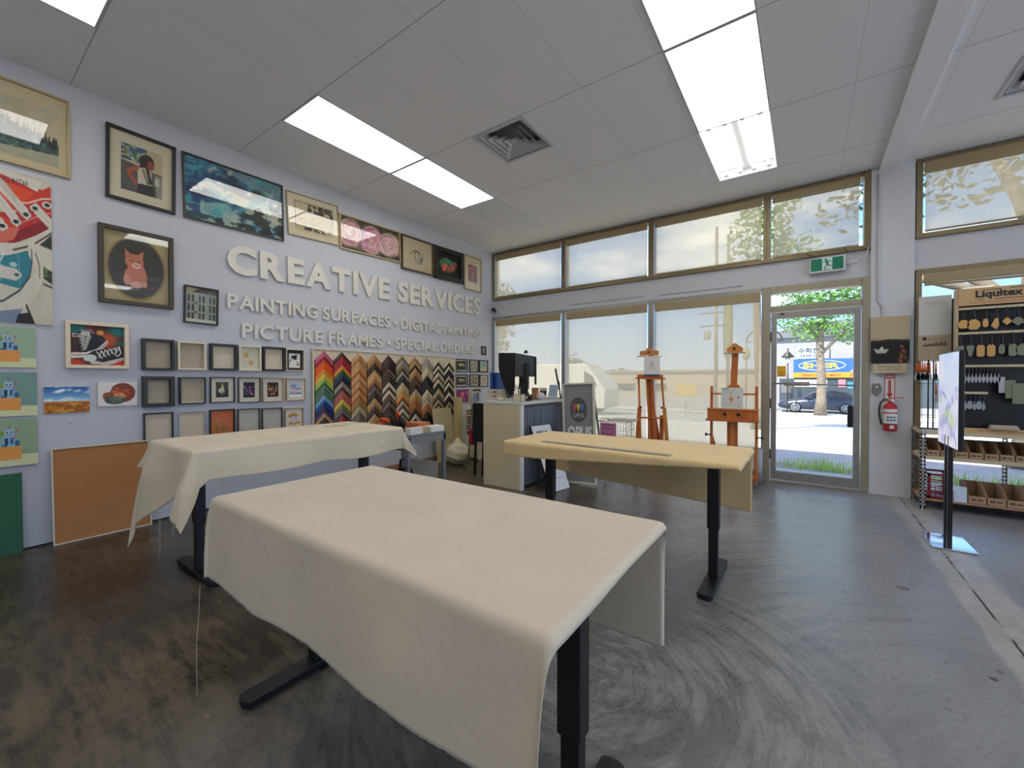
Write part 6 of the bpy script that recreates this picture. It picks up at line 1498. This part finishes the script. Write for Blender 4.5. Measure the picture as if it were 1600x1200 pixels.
# tall boards and the bag of waste near the corner
o = MB().box(0, 0, 0, .42, .012, .85).build('leaning_board', mat('tan_board', (178, 164, 124), .7)); o.location = (.235, -1.71, .003); o.rotation_euler = (-.16, 0, R90); tag(o, 'large tan board leaning on the wall below the magenta flower print', 'board')
o = MB().box(0, 0, 0, .10, .10, 1.0).build('cardboard_tube_box', mat('long_carton', (196, 172, 116), .75)); o.location = (.26, -1.28, .003); o.rotation_euler = (.0, .0, R90); tag(o, 'long upright yellowish carton beside the white bag', 'box')
bgm = MB().sphere((0, 0, .17), .19, 30, 20, (1.0, 1.0, .88)); o = bgm.build('waste_bag', mat('waste_bag_cream', (214, 204, 172), .55)); o.location = (.50, -1.56, .008); tag(o, 'full cream plastic bag on the floor by the wall', 'bag')
rg = random.Random(8)
for v in o.data.vertices:
    q = 1 + .10 * math.sin(v.co.x * 31 + v.co.z * 17) * math.cos(v.co.y * 27) + .05 * math.sin(v.co.z * 60 + v.co.x * 22); v.co.x *= q; v.co.y *= q
    if v.co.z < .03: v.co.z = .0
    if v.co.z > .30: v.co.x *= .6; v.co.y *= .6; v.co.z += (v.co.z - .30) * 1.6
tr_ = thing('paper_tray_stack', 'tall stack of cream paper trays between the wall and the counter', 'shelf', (.29, -1.14, 0))
ts = MB(); ts.box(0, 0, 0, .02, .30, .86); ts.box(.27, 0, 0, .29, .30, .86); ts.box(.02, .28, 0, .27, .30, .86)
ts.build('cabinet', M_cream, tr_)
for k in range(9): MB().box(.02, .0, .40 + k * .05, .27, .28, .405 + k * .05).build('tray', M_cream, tr_)
MB().box(.02, -.004, .02, .27, .27, .38).build('lower_box', mat('tray_box', (204, 196, 160), .7), tr_); 
for k, c_ in enumerate(((206, 200, 180), (190, 186, 160), (210, 190, 150), (40, 136, 150), (206, 196, 180), (150, 40, 66))):
    o = MB().box(0, 0, 0, .22, .24, .018).build('paper_ream', mat('ream_%d' % k, c_, .7)); o.location = (.325, -1.13, .406 + (5 - k) * .05 + (.15 if k < 3 else 0)); tag(o, ['pale', 'greenish', 'peach', 'teal', 'cream', 'dark red'][k] + ' paper stack in the cream tray tower', 'paper', 'paper in the tray tower')
dk = thing('folded_dark_stand', 'dark folded stand between the trays and the beige counter', 'stand', (1.15, -1.95, 0))
MB().box(0, 0, .45, .20, .05, .98).build('dark_panel', M_black, dk, .004)
for x in (.02, .16): MB().bar((x, .02, 0), (x + .01, .03, .5), .025).build('leg', M_black, dk)
MB().bar((-.12, .03, .12), (-.04, .04, .95), .02).build('chrome_tube', M_chrome, dk); MB().box(-.06, -.01, .40, .0, .06, .62).build('red_bag', mat('dark_red_cloth', (140, 30, 50), .8), dk)
ou = thing('wall_outlet', 'white electrical outlet on the wall under the sample board', 'outlet', (0, -1.82, .40), R90)
MB().box(-.04, -.008, -.06, .04, -.001, .06).build('cover_plate', M_paperw, ou, .002)
for z in (-.025, .025): MB().box(-.014, -.010, z - .014, .014, -.008, z + .014).build('socket', mat('socket_grey', (180, 180, 178), .5), ou)

# ------------------------------------------------------------------ on the window wall
cmr = thing('dome_camera', 'small dark security camera in the corner above the lettering', 'camera', (.02, -.09, 2.62), R90)
MB().lathe([(.05, 0), (.055, .01), (.05, .02)], 20, Matrix.Rotation(PI / 2, 4, 'X')).build('mount', M_white, cmr); MB().sphere((0, -.045, 0), .042, 16, 12).build('camera_dome', M_black, cmr); MB().tube([(0, -.06, -.02), (0, -.10, -.04)], .022, 12).build('lens_barrel', mat('lens_grey', (60, 60, 64), .3), cmr)
exs = thing('exit_sign', 'green and white running figure exit sign above the door', 'exit sign', (4.915, -.085, 2.585)); exs.rotation_euler = (0, 0, 0)
MB().box(0, 0, 0, .345, .07, .182).build('housing', mat('sign_housing', (206, 208, 208), .5), exs, .008)
Mg = mat('exit_green', (0, 122, 84), .45); Mwt = mat('exit_white', (210, 228, 224), .5)
MB().box(.016, -.003, .022, .125, -.0, .166).build('green_panel', Mg, exs); MB().box(.222, -.003, .022, .325, -.0, .166).build('green_panel', Mg, exs); MB().box(.125, -.003, .022, .222, 0, .166).build('white_panel', Mwt, exs)
fg = MB(); y_ = -.004
fg.lathe([(0, -.001), (.012, -.001), (.012, .001), (0, .001)], 14, Matrix.Translation((.163, y_, .146)) @ Matrix.Rotation(PI / 2, 4, 'X'))
for a, b, w__ in (((.172, .13), (.176, .092), .020), ((.168, .128), (.145, .118), .008), ((.145, .118), (.130, .122), .007), ((.176, .128), (.198, .132), .008), ((.198, .132), (.212, .112), .007), ((.174, .094), (.160, .066), .012), ((.160, .066), (.145, .034), .010), ((.178, .094), (.196, .070), .012), ((.196, .070), (.222, .072), .009)):
    fg.bar((a[0], y_, a[1]), (b[0], y_, b[1]), w__, .002, (0, 1, 0))
fg.box(.14, -.005, .024, .205, -.003, .030)
fg.build('running_figure', Mg, exs)
for k, x in enumerate((.0, .355)):
    e = thing('emergency_lamp_head', ['left', 'right'][k] + ' small beige emergency lamp head above the exit sign', 'lamp', (4.92 + x, -.11, 2.83), 0, 'emergency lamp heads')
    MB().lathe([(.0, 0), (.026, 0), (.03, .02), (.022, .045), (.008, .05)], 16, Matrix.Rotation(1.9, 4, 'X')).build('lamp_cup', mat('lamp_beige', (150, 134, 96), .5), e); MB().tube([(0, .01, -.005), (0, .055, -.035)], .006, 6).build('stem', M_brass, e)
nt_ = thing('taped_note', 'small printed note taped right of the exit sign', 'note', (5.31, -.0, 2.575)); MB().box(0, -.003, 0, .078, -.0012, .13).build('paper', mat('note_paper', (212, 212, 216), .7), nt_)
for k in range(5): MB().box(.01, -.0038, .03 + k * .018, .065, -.003, .033 + k * .018).build('text_line', mat('note_ink', (150, 150, 156), .7), nt_)
cd = MB().tube([(5.55, -.062, 3.62), (5.55, -.062, 2.2), (5.59, -.062, 2.12), (5.59, -.062, 1.33)], .011, 8).build('conduit_pipe', M_white); tag(cd, 'painted conduit running down the white column', 'pipe')
cd = MB().tube([(5.27, -.03, 2.66), (5.36, -.035, 2.66), (5.44, -.07, 2.72), (5.47, -.07, 2.82)], .006, 6).build('cable', M_white); tag(cd, 'thin white cable running right from the exit sign', 'cable')
for k, (x0, x1, z) in enumerate(((1.62, 2.88, 2.555), (3.12, 4.2, 2.545))):
    o = MB().box(x0, -.006, z, x1, -.001, z + .012).build('adhesive_strip', mat('strip_grey', (150, 150, 156), .6)); tag(o, 'thin grey strip on the white band over the %s tall shade' % ('middle' if k == 0 else 'door side'), 'strip', 'grey strips on the white band')

# white column: picture, plaque, extinguisher
CF = -.0505
bp_ = thing('paper_boat_print', 'square unframed print of a paper boat on dark water, on the column', 'canvas print', (5.487, CF - .027, 1.488))
bi = Ink(80, 124, (184, 164, 130)); bi.put((i_y := (bi.Y - 0) / 60) * 0 + (bi.Y < 50) * .25, (196, 178, 146)); n_ = bi.fbm(4, 3); bi.put(((bi.Y > 50 + 5 * (n_ - .5))).astype(float), (44, 40, 36)); bi.put((bi.Y > 56).astype(float), (24, 21, 20))
bi.put(((bi.Y > 46) & (bi.Y < 52) & (n_ > .5)).astype(float), (150, 140, 124), .6)
bi.poly([(8, 68), (22, 71), (30, 63), (36, 71), (48, 69), (40, 78), (16, 78)], (196, 188, 172)); bi.poly([(24, 71), (30, 64), (35, 71)], (224, 216, 200)); bi.line([(10, 80), (46, 80)], 1, (110, 100, 90))
for k in range(14): rg = random.Random(k); bi.ell(rg.uniform(72, 98), rg.uniform(60, 98), 5, 3, rg.choice([(150, 72, 40), (170, 104, 50), (110, 60, 36), (60, 50, 40)]), rg.uniform(0, 90), .6, .9)
MB().box(0, -.022, 0, .325, -.001, .518).build('canvas', M_paperw, bp_); print_mesh('print', bi, .0005, .0005, .3245, .5175, -.0226, bp_)
pq = thing('column_plaque', 'cream plaque with brown lettering under the paper boat print', 'plaque', (5.508, CF - .027, 1.375)); MB().box(0, -.016, 0, .283, -.001, .105).build('plate', mat('plaque_cream', (198, 182, 150), .6), pq, .002)
text_obj('plaque_lettering', 'PRINTED AND MOUNTED', .045, .066, .19, .014, -.0165, mat('ink_brown', (66, 52, 44), .6), pq, .0003); text_obj('plaque_lettering', 'ASK US ABOUT PRINTS', .05, .036, .18, .012, -.0165, mat('ink_brown', (66, 52, 44), .6), pq, .0003)
al = thing('wall_alarm_box', 'grey metal switch box on the column, left of the red arrow sign', 'switch box', (5.545, CF, 1.20)); Mab = mat('alarm_grey', (128, 128, 122), .45, .4)
MB().prism([(-.035, -.04), (0, -.08), (.035, -.045), (.045, 0), (.03, .06), (-.035, .06)], -.04, -.001).build('housing', Mab, al, .004); MB().lathe([(0, 0), (.010, 0), (.010, .008), (0, .008)], 14, Matrix.Translation((0, -.04, .02)) @ Matrix.Rotation(PI / 2, 4, 'X')).build('white_light', M_paperw, al)
fs = thing('extinguisher_sign', 'red and white fire extinguisher arrow sign above the extinguisher', 'sign', (5.612, CF, 1.06)); Mred = mat('safety_red', (184, 28, 38), .5)
MB().box(0, -.004, 0, .09, -.001, .31).build('sign_plate', mat('sign_plate_white', (220, 216, 212), .5), fs); MB().ring(.0, .0, .09, .31, .006, -.0055, -.004).build('red_border', Mred, fs)
MB().prism([(.033, .24), (.033, .09), (.018, .09), (.045, .035), (.072, .09), (.057, .09), (.057, .24)], -.0058, -.0042).build('red_arrow', Mred, fs); MB().box(.012, -.0058, .255, .078, -.0042, .298).build('red_header', Mred, fs)
text_obj('sign_lettering', 'FIRE', .02, .266, .05, .022, -.0065, M_paperw, fs, .0004, .02)
for k, ch in enumerate('EXTINGUISHER'): 
    if k < 10: text_obj('sign_letter', ch, .041, .222 - k * .0145, .008 if ch != 'I' else .003, .0095, -.0064, M_paperw, fs, .0003)
fe = thing('fire_extinguisher', 'red and white fire extinguisher hanging on the column', 'fire extinguisher', (5.655, -.13, .735))
MB().lathe([(.045, 0), (.058, .006), (.060, .02), (.060, .255), (.05, .29), (.022, .31), (.02, .325)], 28).build('cylinder', Mred, fe)
MB().lathe([(.0605, .085), (.0605, .245)], 28, caps=False).build('white_label', M_paperw, fe); MB().lathe([(.0612, .195), (.0612, .208)], 28, caps=False).build('red_band', Mred, fe); MB().lathe([(.0612, .078), (.0612, .085)], 28, caps=False).build('black_band', M_black, fe)
for k in range(3):
    for j in range(2): MB().box(-.035 + k * .026, -.063, .115 + j * .032, -.017 + k * .026, -.058, .133 + j * .032).build('pictogram', mat('pictogram_grey', (90, 110, 120), .6), fe)
MB().box(-.012, -.064, .03, .024, -.057, .066).build('small_label', M_paperw, fe)
MB().lathe([(.018, .325), (.02, .345), (.012, .355)], 14).build('valve', M_chrome, fe); MB().bar((-.01, 0, .36), (.105, -.02, .375), .022, .008).build('handle', Mred, fe); MB().bar((-.01, 0, .345), (.09, -.02, .325), .02, .006).build('lever', M_chrome, fe)
MB().tube([(-.01, 0, .345), (-.05, -.01, .352), (-.085, -.015, .31), (-.095, -.012, .22), (-.085, -.01, .13), (-.072, -.005, .07)], .009, 10).build('hose', M_black, fe); MB().lathe([(0, 0), (.016, 0), (.016, .008), (0, .008)], 12, Matrix.Translation((.02, -.022, .335)) @ Matrix.Rotation(PI / 2, 4, 'X')).build('gauge', M_paperw, fe)
MB().box(-.03, .03, .20, .03, .079, .24).build('wall_bracket', M_black, fe)

# ================================================================== RIGHT HAND DISPLAYS
Mgalv = mat('slotted_steel', (176, 174, 168), .45, .35, noise=.06, nscale=12)
rk = thing('slotted_shelf_rack', 'low steel rack of slotted posts holding the rows of open cardboard bins', 'shelf rack', (5.84, -.50, 0))
RW, RD = 1.75, .44
def angle_post(x, y, sx, sy, h_):
    p = MB(); wd = .038
    zs = [0.0]; z = .02
    while z < h_ - .03: zs.append(z); z += .038
    for a in zs:   # solid bands between the slots
        p.box(min(x, x + sx * wd), min(y, y + sy * .002), a, max(x, x + sx * wd), max(y, y + sy * .002), min(h_, a + .022)); p.box(min(x, x + sx * .002), min(y, y + sy * wd), a, max(x, x + sx * .002), max(y, y + sy * wd), min(h_, a + .022))
    for t in ((0, .012), (wd - .012, wd)):
        p.box(min(x + sx * t[0], x + sx * t[1]), min(y, y + sy * .002), 0, max(x + sx * t[0], x + sx * t[1]), max(y, y + sy * .002), h_); p.box(min(x, x + sx * .002), min(y + sy * t[0], y + sy * t[1]), 0, max(x, x + sx * .002), max(y + sy * t[0], y + sy * t[1]), h_)
    return p
for (x, y, sx, sy, h_) in ((0, 0, 1, 1, .80), (RW, 0, -1, 1, .80), (0, RD, 1, -1, .80), (RW, RD, -1, -1, .80)): angle_post(x, y, sx, sy, h_).build('slotted_post', Mgalv, rk)
angle_post(.66, RD, 1, -1, .80).build('slotted_post', Mgalv, rk)
M_shw = mat('shelf_cream', (196, 180, 146), .6)
for z in (.755, .505): MB().box(0.003, .003, z, RW - .003, RD - .003, z + .035).build('shelf', M_shw, rk, .002)
MB().box(0.003, .003, .095, RW - .003, RD - .003, .113).build('shelf', mat('shelf_plywood', (166, 120, 78), .6, noise=.08, nscale=20), rk)
# open fronted bins: one mesh form copied
def bin_meshes(w_, d_, hf, hb):
    t = .004; o = MB()
    o.box(0, 0, 0, w_, d_, t); o.box(0, 0, 0, w_, t, hf); o.box(0, d_ - t, 0, w_, d_, hb)
    for x in (0, w_ - t): o.add([(x, 0, 0), (x, d_, 0), (x, d_, hb), (x, d_ * .45, hb), (x, 0, hf), (x + t, 0, 0), (x + t, d_, 0), (x + t, d_, hb), (x + t, d_ * .45, hb), (x + t, 0, hf)], [(0, 1, 2, 3, 4), (9, 8, 7, 6, 5), (0, 5, 6, 1), (1, 6, 7, 2), (2, 7, 8, 3), (3, 8, 9, 4), (4, 9, 5, 0)])
    return o
def make_bin(w_, d_, hf, hb):
    r = thing('cardboard_bin', 'x', 'box'); bin_meshes(w_, d_, hf, hb).build('carton', M_card, r)
    l_ = MB(); l_.box(w_ * .15, -.0012, hf * .35, w_ * .42, 0, hf * .7); l_.box(w_ * .5, -.0012, hf * .4, w_ * .82, 0, hf * .62)
    l_.build('printed_label', mat('bin_print', (96, 74, 52), .7), r)
    return r
def dup(root, loc):
    c_ = root.copy(); COL.objects.link(c_); c_.location = loc
    for ch in list(root.children):
        d_ = ch.copy(); COL.objects.link(d_); d_.parent = c_
    return c_
b0 = make_bin(.092, .30, .06, .155); first = True
for k in range(16):
    loc = (5.855 + .035 + k * .098, -.485, .541); o = b0 if first else dup(b0, loc); o.location = loc; first = False
    o['label'] = 'open cardboard bin on the middle shelf, %s from the white column' % ORD[k]; o['group'] = 'cardboard bins on the middle shelf'
b1_ = make_bin(.118, .30, .07, .17); first = True
for k in range(8):
    loc = (6.18 + k * .124 + (.0 if k < 4 else .03), -.485, .114); o = b1_ if first else dup(b1_, loc); o.location = loc; first = False
    o['label'] = 'open cardboard bin on the bottom shelf, %s to the right of the red crate' % ORD[k]; o['group'] = 'cardboard bins on the bottom shelf'
rc = thing('red_crate', 'dark red lattice crate at the left end of the bottom shelf', 'crate', (5.90, -.475, .1135)); Mrc = mat('crate_red', (124, 22, 34), .5)
cr_ = MB()
for (x, y) in ((0, 0), (.155, 0), (0, .27), (.155, .27)): cr_.box(x, y, 0, x + .02, y + .02, .25)
for z in (0, .23): cr_.box(0, 0, z, .175, .012, z + .02); cr_.box(0, .278, z, .175, .29, z + .02); cr_.box(0, 0, z, .012, .29, z + .02); cr_.box(.163, 0, z, .175, .29, z + .02)
cr_.box(0, 0, 0, .175, .29, .006)
for k in range(7): z = .03 + k * .028; cr_.bar((.0, .006, z), (.175, .006, z + .02 * (1 if k % 2 else -1)), .006); cr_.bar((.006, 0, z), (.006, .29, z), .006); cr_.bar((0, .284, z), (.175, .284, z), .006)
for k in range(5): cr_.bar((.02 + k * .034, .006, .02), (.02 + k * .034, .006, .14), .005)
cr_.build('crate_lattice', Mrc, rc)
bb = MB().box(0, 0, 0, .085, .004, .15).build('blue_white_leaflet', mat('leaflet_blue', (196, 208, 220), .6)); bb.location = (6.083, -.492, .1135); bb.rotation_euler = (-.1, 0, 0); tag(bb, 'pale blue leaflet standing beside the red crate', 'leaflet')
# painting knife display
kd = thing('knife_display_stand', 'tall black panel display rack with a Liquitex header, standing on the shelf'.replace(' with a Liquitex header', ' with a lettered tan header'), 'display rack', (6.115, -.40, .7905))
KW, kz = .83, .79
MB().box(0, .06, 0, KW, .075, 1.30).build('black_back_panel', M_black, kd); MB().box(-.02, 0, .02, 0, .075, 1.40).build('side_panel', M_shw, kd); MB().box(KW, 0, .02, KW + .02, .075, 1.40).build('side_panel', M_shw, kd)
MB().box(-.005, -.01, 1.235, KW + .005, .01, 1.40).build('header_board', mat('header_tan', (198, 160, 112), .6), kd)
text_obj('header_lettering', 'Liquitex', .11, 1.285, .305, .088, -.012, M_black, kd, .0008, .035)
MB().box(.125, -.0115, 1.283, .165, -.0105, 1.289).box(.235, -.0115, 1.283, .42, -.0105, 1.289).box(.165, -.0115, 1.372, .28, -.0105, 1.378).box(.33, -.0115, 1.376, .42, -.0105, 1.382).build('header_bar', M_black, kd)
text_obj('header_lettering', '• painting & palette knives •', .05, 1.252, .40, .016, -.012, mat('header_brown', (150, 96, 60), .6), kd, .0004)
for z, l_ in ((1.205, KW), (.965, KW), (.645, KW), (.385, .20)): MB().box(0, -.015, z - .012, l_, .0, z + .012).build('hook_rail', M_shw, kd, .002)
MB().box(0, -.02, .0, KW, .055, .02).build('base_tray', M_black, kd); MB().box(0.02, -.03, .0, KW - .02, -.02, .045).build('tray_label_strip', mat('header_tan', (198, 160, 112), .6), kd)
text_obj('tray_lettering', 'please handle with care', .14, .014, .30, .016, -.0305, M_ink, kd, .0003)
M_blade = {'gold': mat('blade_brass', (206, 160, 96), .3, .5), 'green': mat('blade_sage', (122, 126, 100), .5), 'steel': mat('blade_steel', (176, 178, 176), .25, .8)}
KN = {'round': [(-.012, 0), (-.042, -.03), (-.045, -.07), (-.025, -.10), (.025, -.10), (.045, -.07), (.042, -.03), (.012, 0)],
      'wedge': [(-.010, 0), (-.022, -.03), (-.022, -.085), (.0, -.10), (.020, -.085), (.020, -.03), (.010, 0)],
      'kite': [(-.008, 0), (-.04, -.085), (.0, -.125), (.022, -.085), (.014, 0)],
      'diamond': [(-.006, 0), (-.036, -.045), (0, -.085), (.036, -.045), (.006, 0)],
      'wide_diamond': [(-.01, 0), (-.048, -.05), (0, -.10), (.048, -.05), (.01, 0)],
      'spatula': [(-.014, 0), (-.028, -.02), (-.028, -.105), (-.016, -.12), (.016, -.12), (.028, -.105), (.028, -.02), (.014, 0)],
      'taper': [(-.010, 0), (-.030, -.015), (-.010, -.115), (.010, -.115), (.030, -.015), (.010, 0)],
      'leaf': [(-.005, 0), (-.004, -.03), (-.014, -.05), (-.012, -.085), (0, -.115), (.012, -.085), (.014, -.05), (.004, -.03), (.005, 0)],
      'pad': [(-.028, 0), (-.028, -.15), (.028, -.15), (.028, 0)]}
def knife(x, z, shape, tone, lb, sc=1.0, grp=None, hl=.07):
    r = thing('painting_knife', lb, 'painting knife', (6.115 + x, -.425, kz + z), 0, grp)
    MB().prism([(p[0] * sc, p[1] * sc - hl) for p in KN[shape]], .0, .003).build('blade', M_blade[tone], r)
    MB().tube([(0, .0, 0.012), (0, .0, -.01), (0, 0, -hl + .01), (0, 0, -hl - .004)], [.004, .010 * sc, .009 * sc, .004], 8).build('handle', M_black, r)
    return r
R1 = ['round', 'round', 'wedge', 'kite', 'diamond', 'wide_diamond', 'round', 'taper']; T1 = ['gold', 'gold', 'gold', 'gold', 'gold', 'green', 'green', 'green']
for k in range(8): knife(.03 + k * .068 + (.01 if k > 1 else 0), 1.185, R1[k], T1[k], '%s %s blade knife, %s in the top row of the display' % ({'gold': 'golden', 'green': 'sage', 'steel': 'steel'}[T1[k]], R1[k].replace('_', ' '), ORD[k]), .85 if k != 1 else 1.0, 'painting knives in the top row', .085)
R2 = ['taper', 'taper', 'spatula', 'spatula', 'wedge', 'spatula', 'round', 'taper', 'wedge', 'spatula']; T2 = ['green', 'green', 'gold', 'gold', 'green', 'green', 'green', 'green', 'green', 'gold']
for k in range(10): knife(.01 + k * .068, .945, R2[k], T2[k], '%s %s blade knife, %s in the second row of the display' % ({'gold': 'golden', 'green': 'sage', 'steel': 'steel'}[T2[k]], R2[k], ORD[k]), .95 if k != 6 else 1.1, 'painting knives in the second row', .095)
for k in range(11): knife(.02 + k * .0245, .625, 'leaf', 'steel', 'small steel painting knife, %s in the third row of the display' % ORD[k], .85, 'painting knives in the third row', .05)
for k in range(6): knife(.02 + k * .030, .36, 'leaf' if k % 2 else 'wedge', 'steel', 'small steel knife, %s in the short bottom row of the display' % ORD[k], .85, 'painting knives in the bottom row', .05)
for k in range(3):
    r = thing('packaged_scraper', 'flat packaged scraper hanging right of the small knives, %s from the left' % ORD[k], 'scraper', (6.115 + .285 + k * .05, -.425 - .006 * k, kz + .60 - .03 * k), 0, 'packaged scrapers on the display')
    MB().box(-.02 - .008 * k, .0, -.21 - .02 * k, .02 + .012 * k, .004, -.06).build('packet', M_blade['green'] if k else mat('packet_grey', (176, 178, 176), .5), r); MB().box(-.008, .0, -.06, .008, .003, 0.0).build('hang_tab', M_black, r)
for k in range(3):
    o = MB().box(0, 0, 0, .19 - .01 * k, .05, .012).build('stacked_pad', mat('pad_beige', (178, 164, 144), .7)); o.location = (6.115 + .20 + .006 * k, -.465 + .0, kz + .0475 + .0125 * k); o.rotation_euler = (0, 0, .04 * k); tag(o, ['lowest', 'middle', 'topmost'][k] + ' of the beige pads stacked on the display tray', 'pad', 'beige pads on the display tray')
# brush rack and white panel beside it, standing on the rack's left end
br = thing('wire_brush_rack', 'thin black wire rack with hanging orange handled tools, behind the screen', 'wire rack', (5.93, -.27, .7905))
wm = MB(); wm.tube([(0, 0, 0), (0, 0, .72)], .006, 8)
for z in (.70, .47): wm.tube([(-.10, -.01, z), (.16, -.01, z)], .0025, 6)
for x in (-.05, .05): wm.tube([(x, -.01, .72), (x, -.01, .12), (x, .02, .03)], .002, 6)
wm.tube([(-.08, -.06, .004), (.08, .06, .004)], .004, 6); wm.tube([(-.08, .06, .004), (.08, -.06, .004)], .004, 6); wm.tube([(-.06, 0, .12), (.07, 0, .12)], .002, 6)
wm.build('wire_frame', M_black, br)
M_or = mat('handle_orange', (196, 92, 38), .4)
for k in range(9):
    x = -.095 + .016 * k if k < 6 else (.005, .05, .055)[k - 6]; z = .70 if k != 8 else .47; 
    r = thing('hanging_scraper', 'orange handled tool on the black wire rack, %s from the left' % ORD[k], 'scraper', (5.93 + x, -.294, .79 + z - .02), 0, 'orange handled tools on the wire rack')
    MB().tube([(0, 0, .01), (0, 0, -.09)], [.005, .009], 8).build('handle', M_or, r); MB().prism([(-.005, -.09), (-.016, -.13), (-.013, -.17), (.013, -.17), (.016, -.13), (.005, -.09)], -.001, .001).build('blade', M_black if k % 2 else M_blade['steel'], r)
wp = thing('white_wing_panel', 'white panel with faint PAINT lettering and a tan brand card at its foot'.replace('brand ', ''), 'panel', (5.865, -.19, 1.50))
MB().box(0, 0, .0, .245, .012, .68).build('panel', mat('panel_white2', (206, 203, 196), .6), wp); MB().box(0, -.004, .0, .245, -.001, .27).build('tan_card', mat('card_tan', (178, 160, 132), .6), wp)
text_obj('faint_lettering', 'PAINT', .045, .585, .16, .035, -.0012, mat('faint_ink', (176, 172, 166), .6), wp, .0003)
MB().lathe([(0, 0), (.016, 0), (.016, .001), (0, .001)], 16, Matrix.Translation((.045, -.0045, .235)) @ Matrix.Rotation(PI / 2, 4, 'X')).build('round_mark', M_ink, wp)
rg = random.Random(4); tk = MB()
for k in range(30): x = .035 + k * .006; h_ = .012 + .045 * rg.random() * (k / 30) + (.02 if k in (3, 12) else 0); tk.box(x, -.0052, .15 + .01 * (k / 30), x + .0035, -.0042, .16 + h_)
tk.build('tick_graphic', M_ink, wp); text_obj('card_lettering', 'water mixable oil colour', .07, .222, .13, .012, -.0052, M_ink, wp, .0002)
MB().tube([(.12, .02, -.71), (.12, .02, .6)], .006, 8).build('support_rod', M_black, wp)
dp = thing('black_side_panel', 'narrow black panel between the white panel and the knife display', 'panel', (6.112, -.17, .7905)); MB().box(0, 0, 0, .05, .012, 1.35).build('panel', M_black, dp); MB().box(0, .012, 0, .05, .03, .02).build('foot', M_black, dp)

# screen on twin poles
ts_ = thing('twin_pole_screen', 'tall thin poster screen on two black poles with a mirror polished foot', 'display stand', (5.825, -1.58, 0)); ts_.rotation_euler = (0, 0, 0)
MB().box(-.125, -.21, .004, .125, .19, .012).build('base_plate', mat('mirror_steel', (225, 226, 228), .08, 1.0), ts_, .003)
for y in (-.045, .045):
    MB().box(-.014, y - .013, .012, .014, y + .013, .86).build('pole', M_blackm, ts_)
sb = MB().box(-.012, -.31, .775, .018, .27, 1.525).build('screen_body', M_black, ts_, .004)
fi = Ink(60, 150, (176, 190, 216)); fi.put(fi.Y / 100, (196, 192, 206)); fi.nz(4, 3, .5, .7, (206, 204, 214), .8)
for k in range(34):
    rg = random.Random(k + 2); fi.ell(rg.uniform(5, 95), rg.uniform(38, 96), rg.uniform(4, 14), rg.uniform(2, 6), rg.choice([(130, 134, 190), (150, 150, 200), (170, 168, 210), (160, 176, 130), (120, 130, 180), (190, 186, 200)]), rg.uniform(0, 180), .7, .7)
fi.ell(72, 72, 10, 7, (160, 184, 110), 60, .4, .8); fi.ell(30, 72, 6, 6, (150, 150, 170), 0, .6, .6)
Rl = Matrix.Translation((-.0128, 0, 0)) @ Matrix.Rotation(-R90, 4, 'Z')
m_ = emis('backlit_poster', (0, 0, 0), 0.0)
em = bpy.data.materials.new('backlit_print'); em.use_nodes = True; bb_ = em.node_tree.nodes['Principled BSDF']; at_ = em.node_tree.nodes.new('ShaderNodeAttribute'); at_.attribute_name = 'Ink'
em.node_tree.links.new(at_.outputs['Color'], bb_.inputs['Base Color']); em.node_tree.links.new(at_.outputs['Color'], bb_.inputs['Emission Color']); bb_.inputs['Emission Strength'].default_value = .35; bb_.inputs['Roughness'].default_value = .25
pr = print_mesh('lit_picture', fi, -.26, .785, .30, 1.515, 0, ts_, em, Rl)
# small things on the floor
ring_ = MB().tube([(.03 * math.cos(2 * PI * k / 18), .018 * math.sin(2 * PI * k / 18), .0035) for k in range(18)], .0015, 5, closed=True).build('rubber_ring', M_dark); p_ = atz(1411, 919, 0); ring_.location = (p_.x, p_.y, .0); tag(ring_, 'small dark ring lying on the open floor', 'ring')
tm = thing('tilted_display', 'slim tilted display seen from the side above the grey logo sign', 'monitor', (2.12, -1.21, TZ)); tm.rotation_euler = (0, 0, math.radians(-62))
MB().box(-.11, -.008, .13, .11, .012, .42, Matrix.Rotation(.18, 4, 'X')).build('screen', M_black, tm, .004); MB().box(-.095, -.010, .145, .095, -.0085, .405, Matrix.Rotation(.18, 4, 'X')).build('pale_face', mat('face_grey', (150, 148, 140), .4), tm)
MB().bar((0, .0, .0), (0, -.03, .24), .025, .02).build('stand_arm', M_black, tm); MB().box(-.05, -.05, 0, .05, .05, .01).build('foot', M_black, tm)
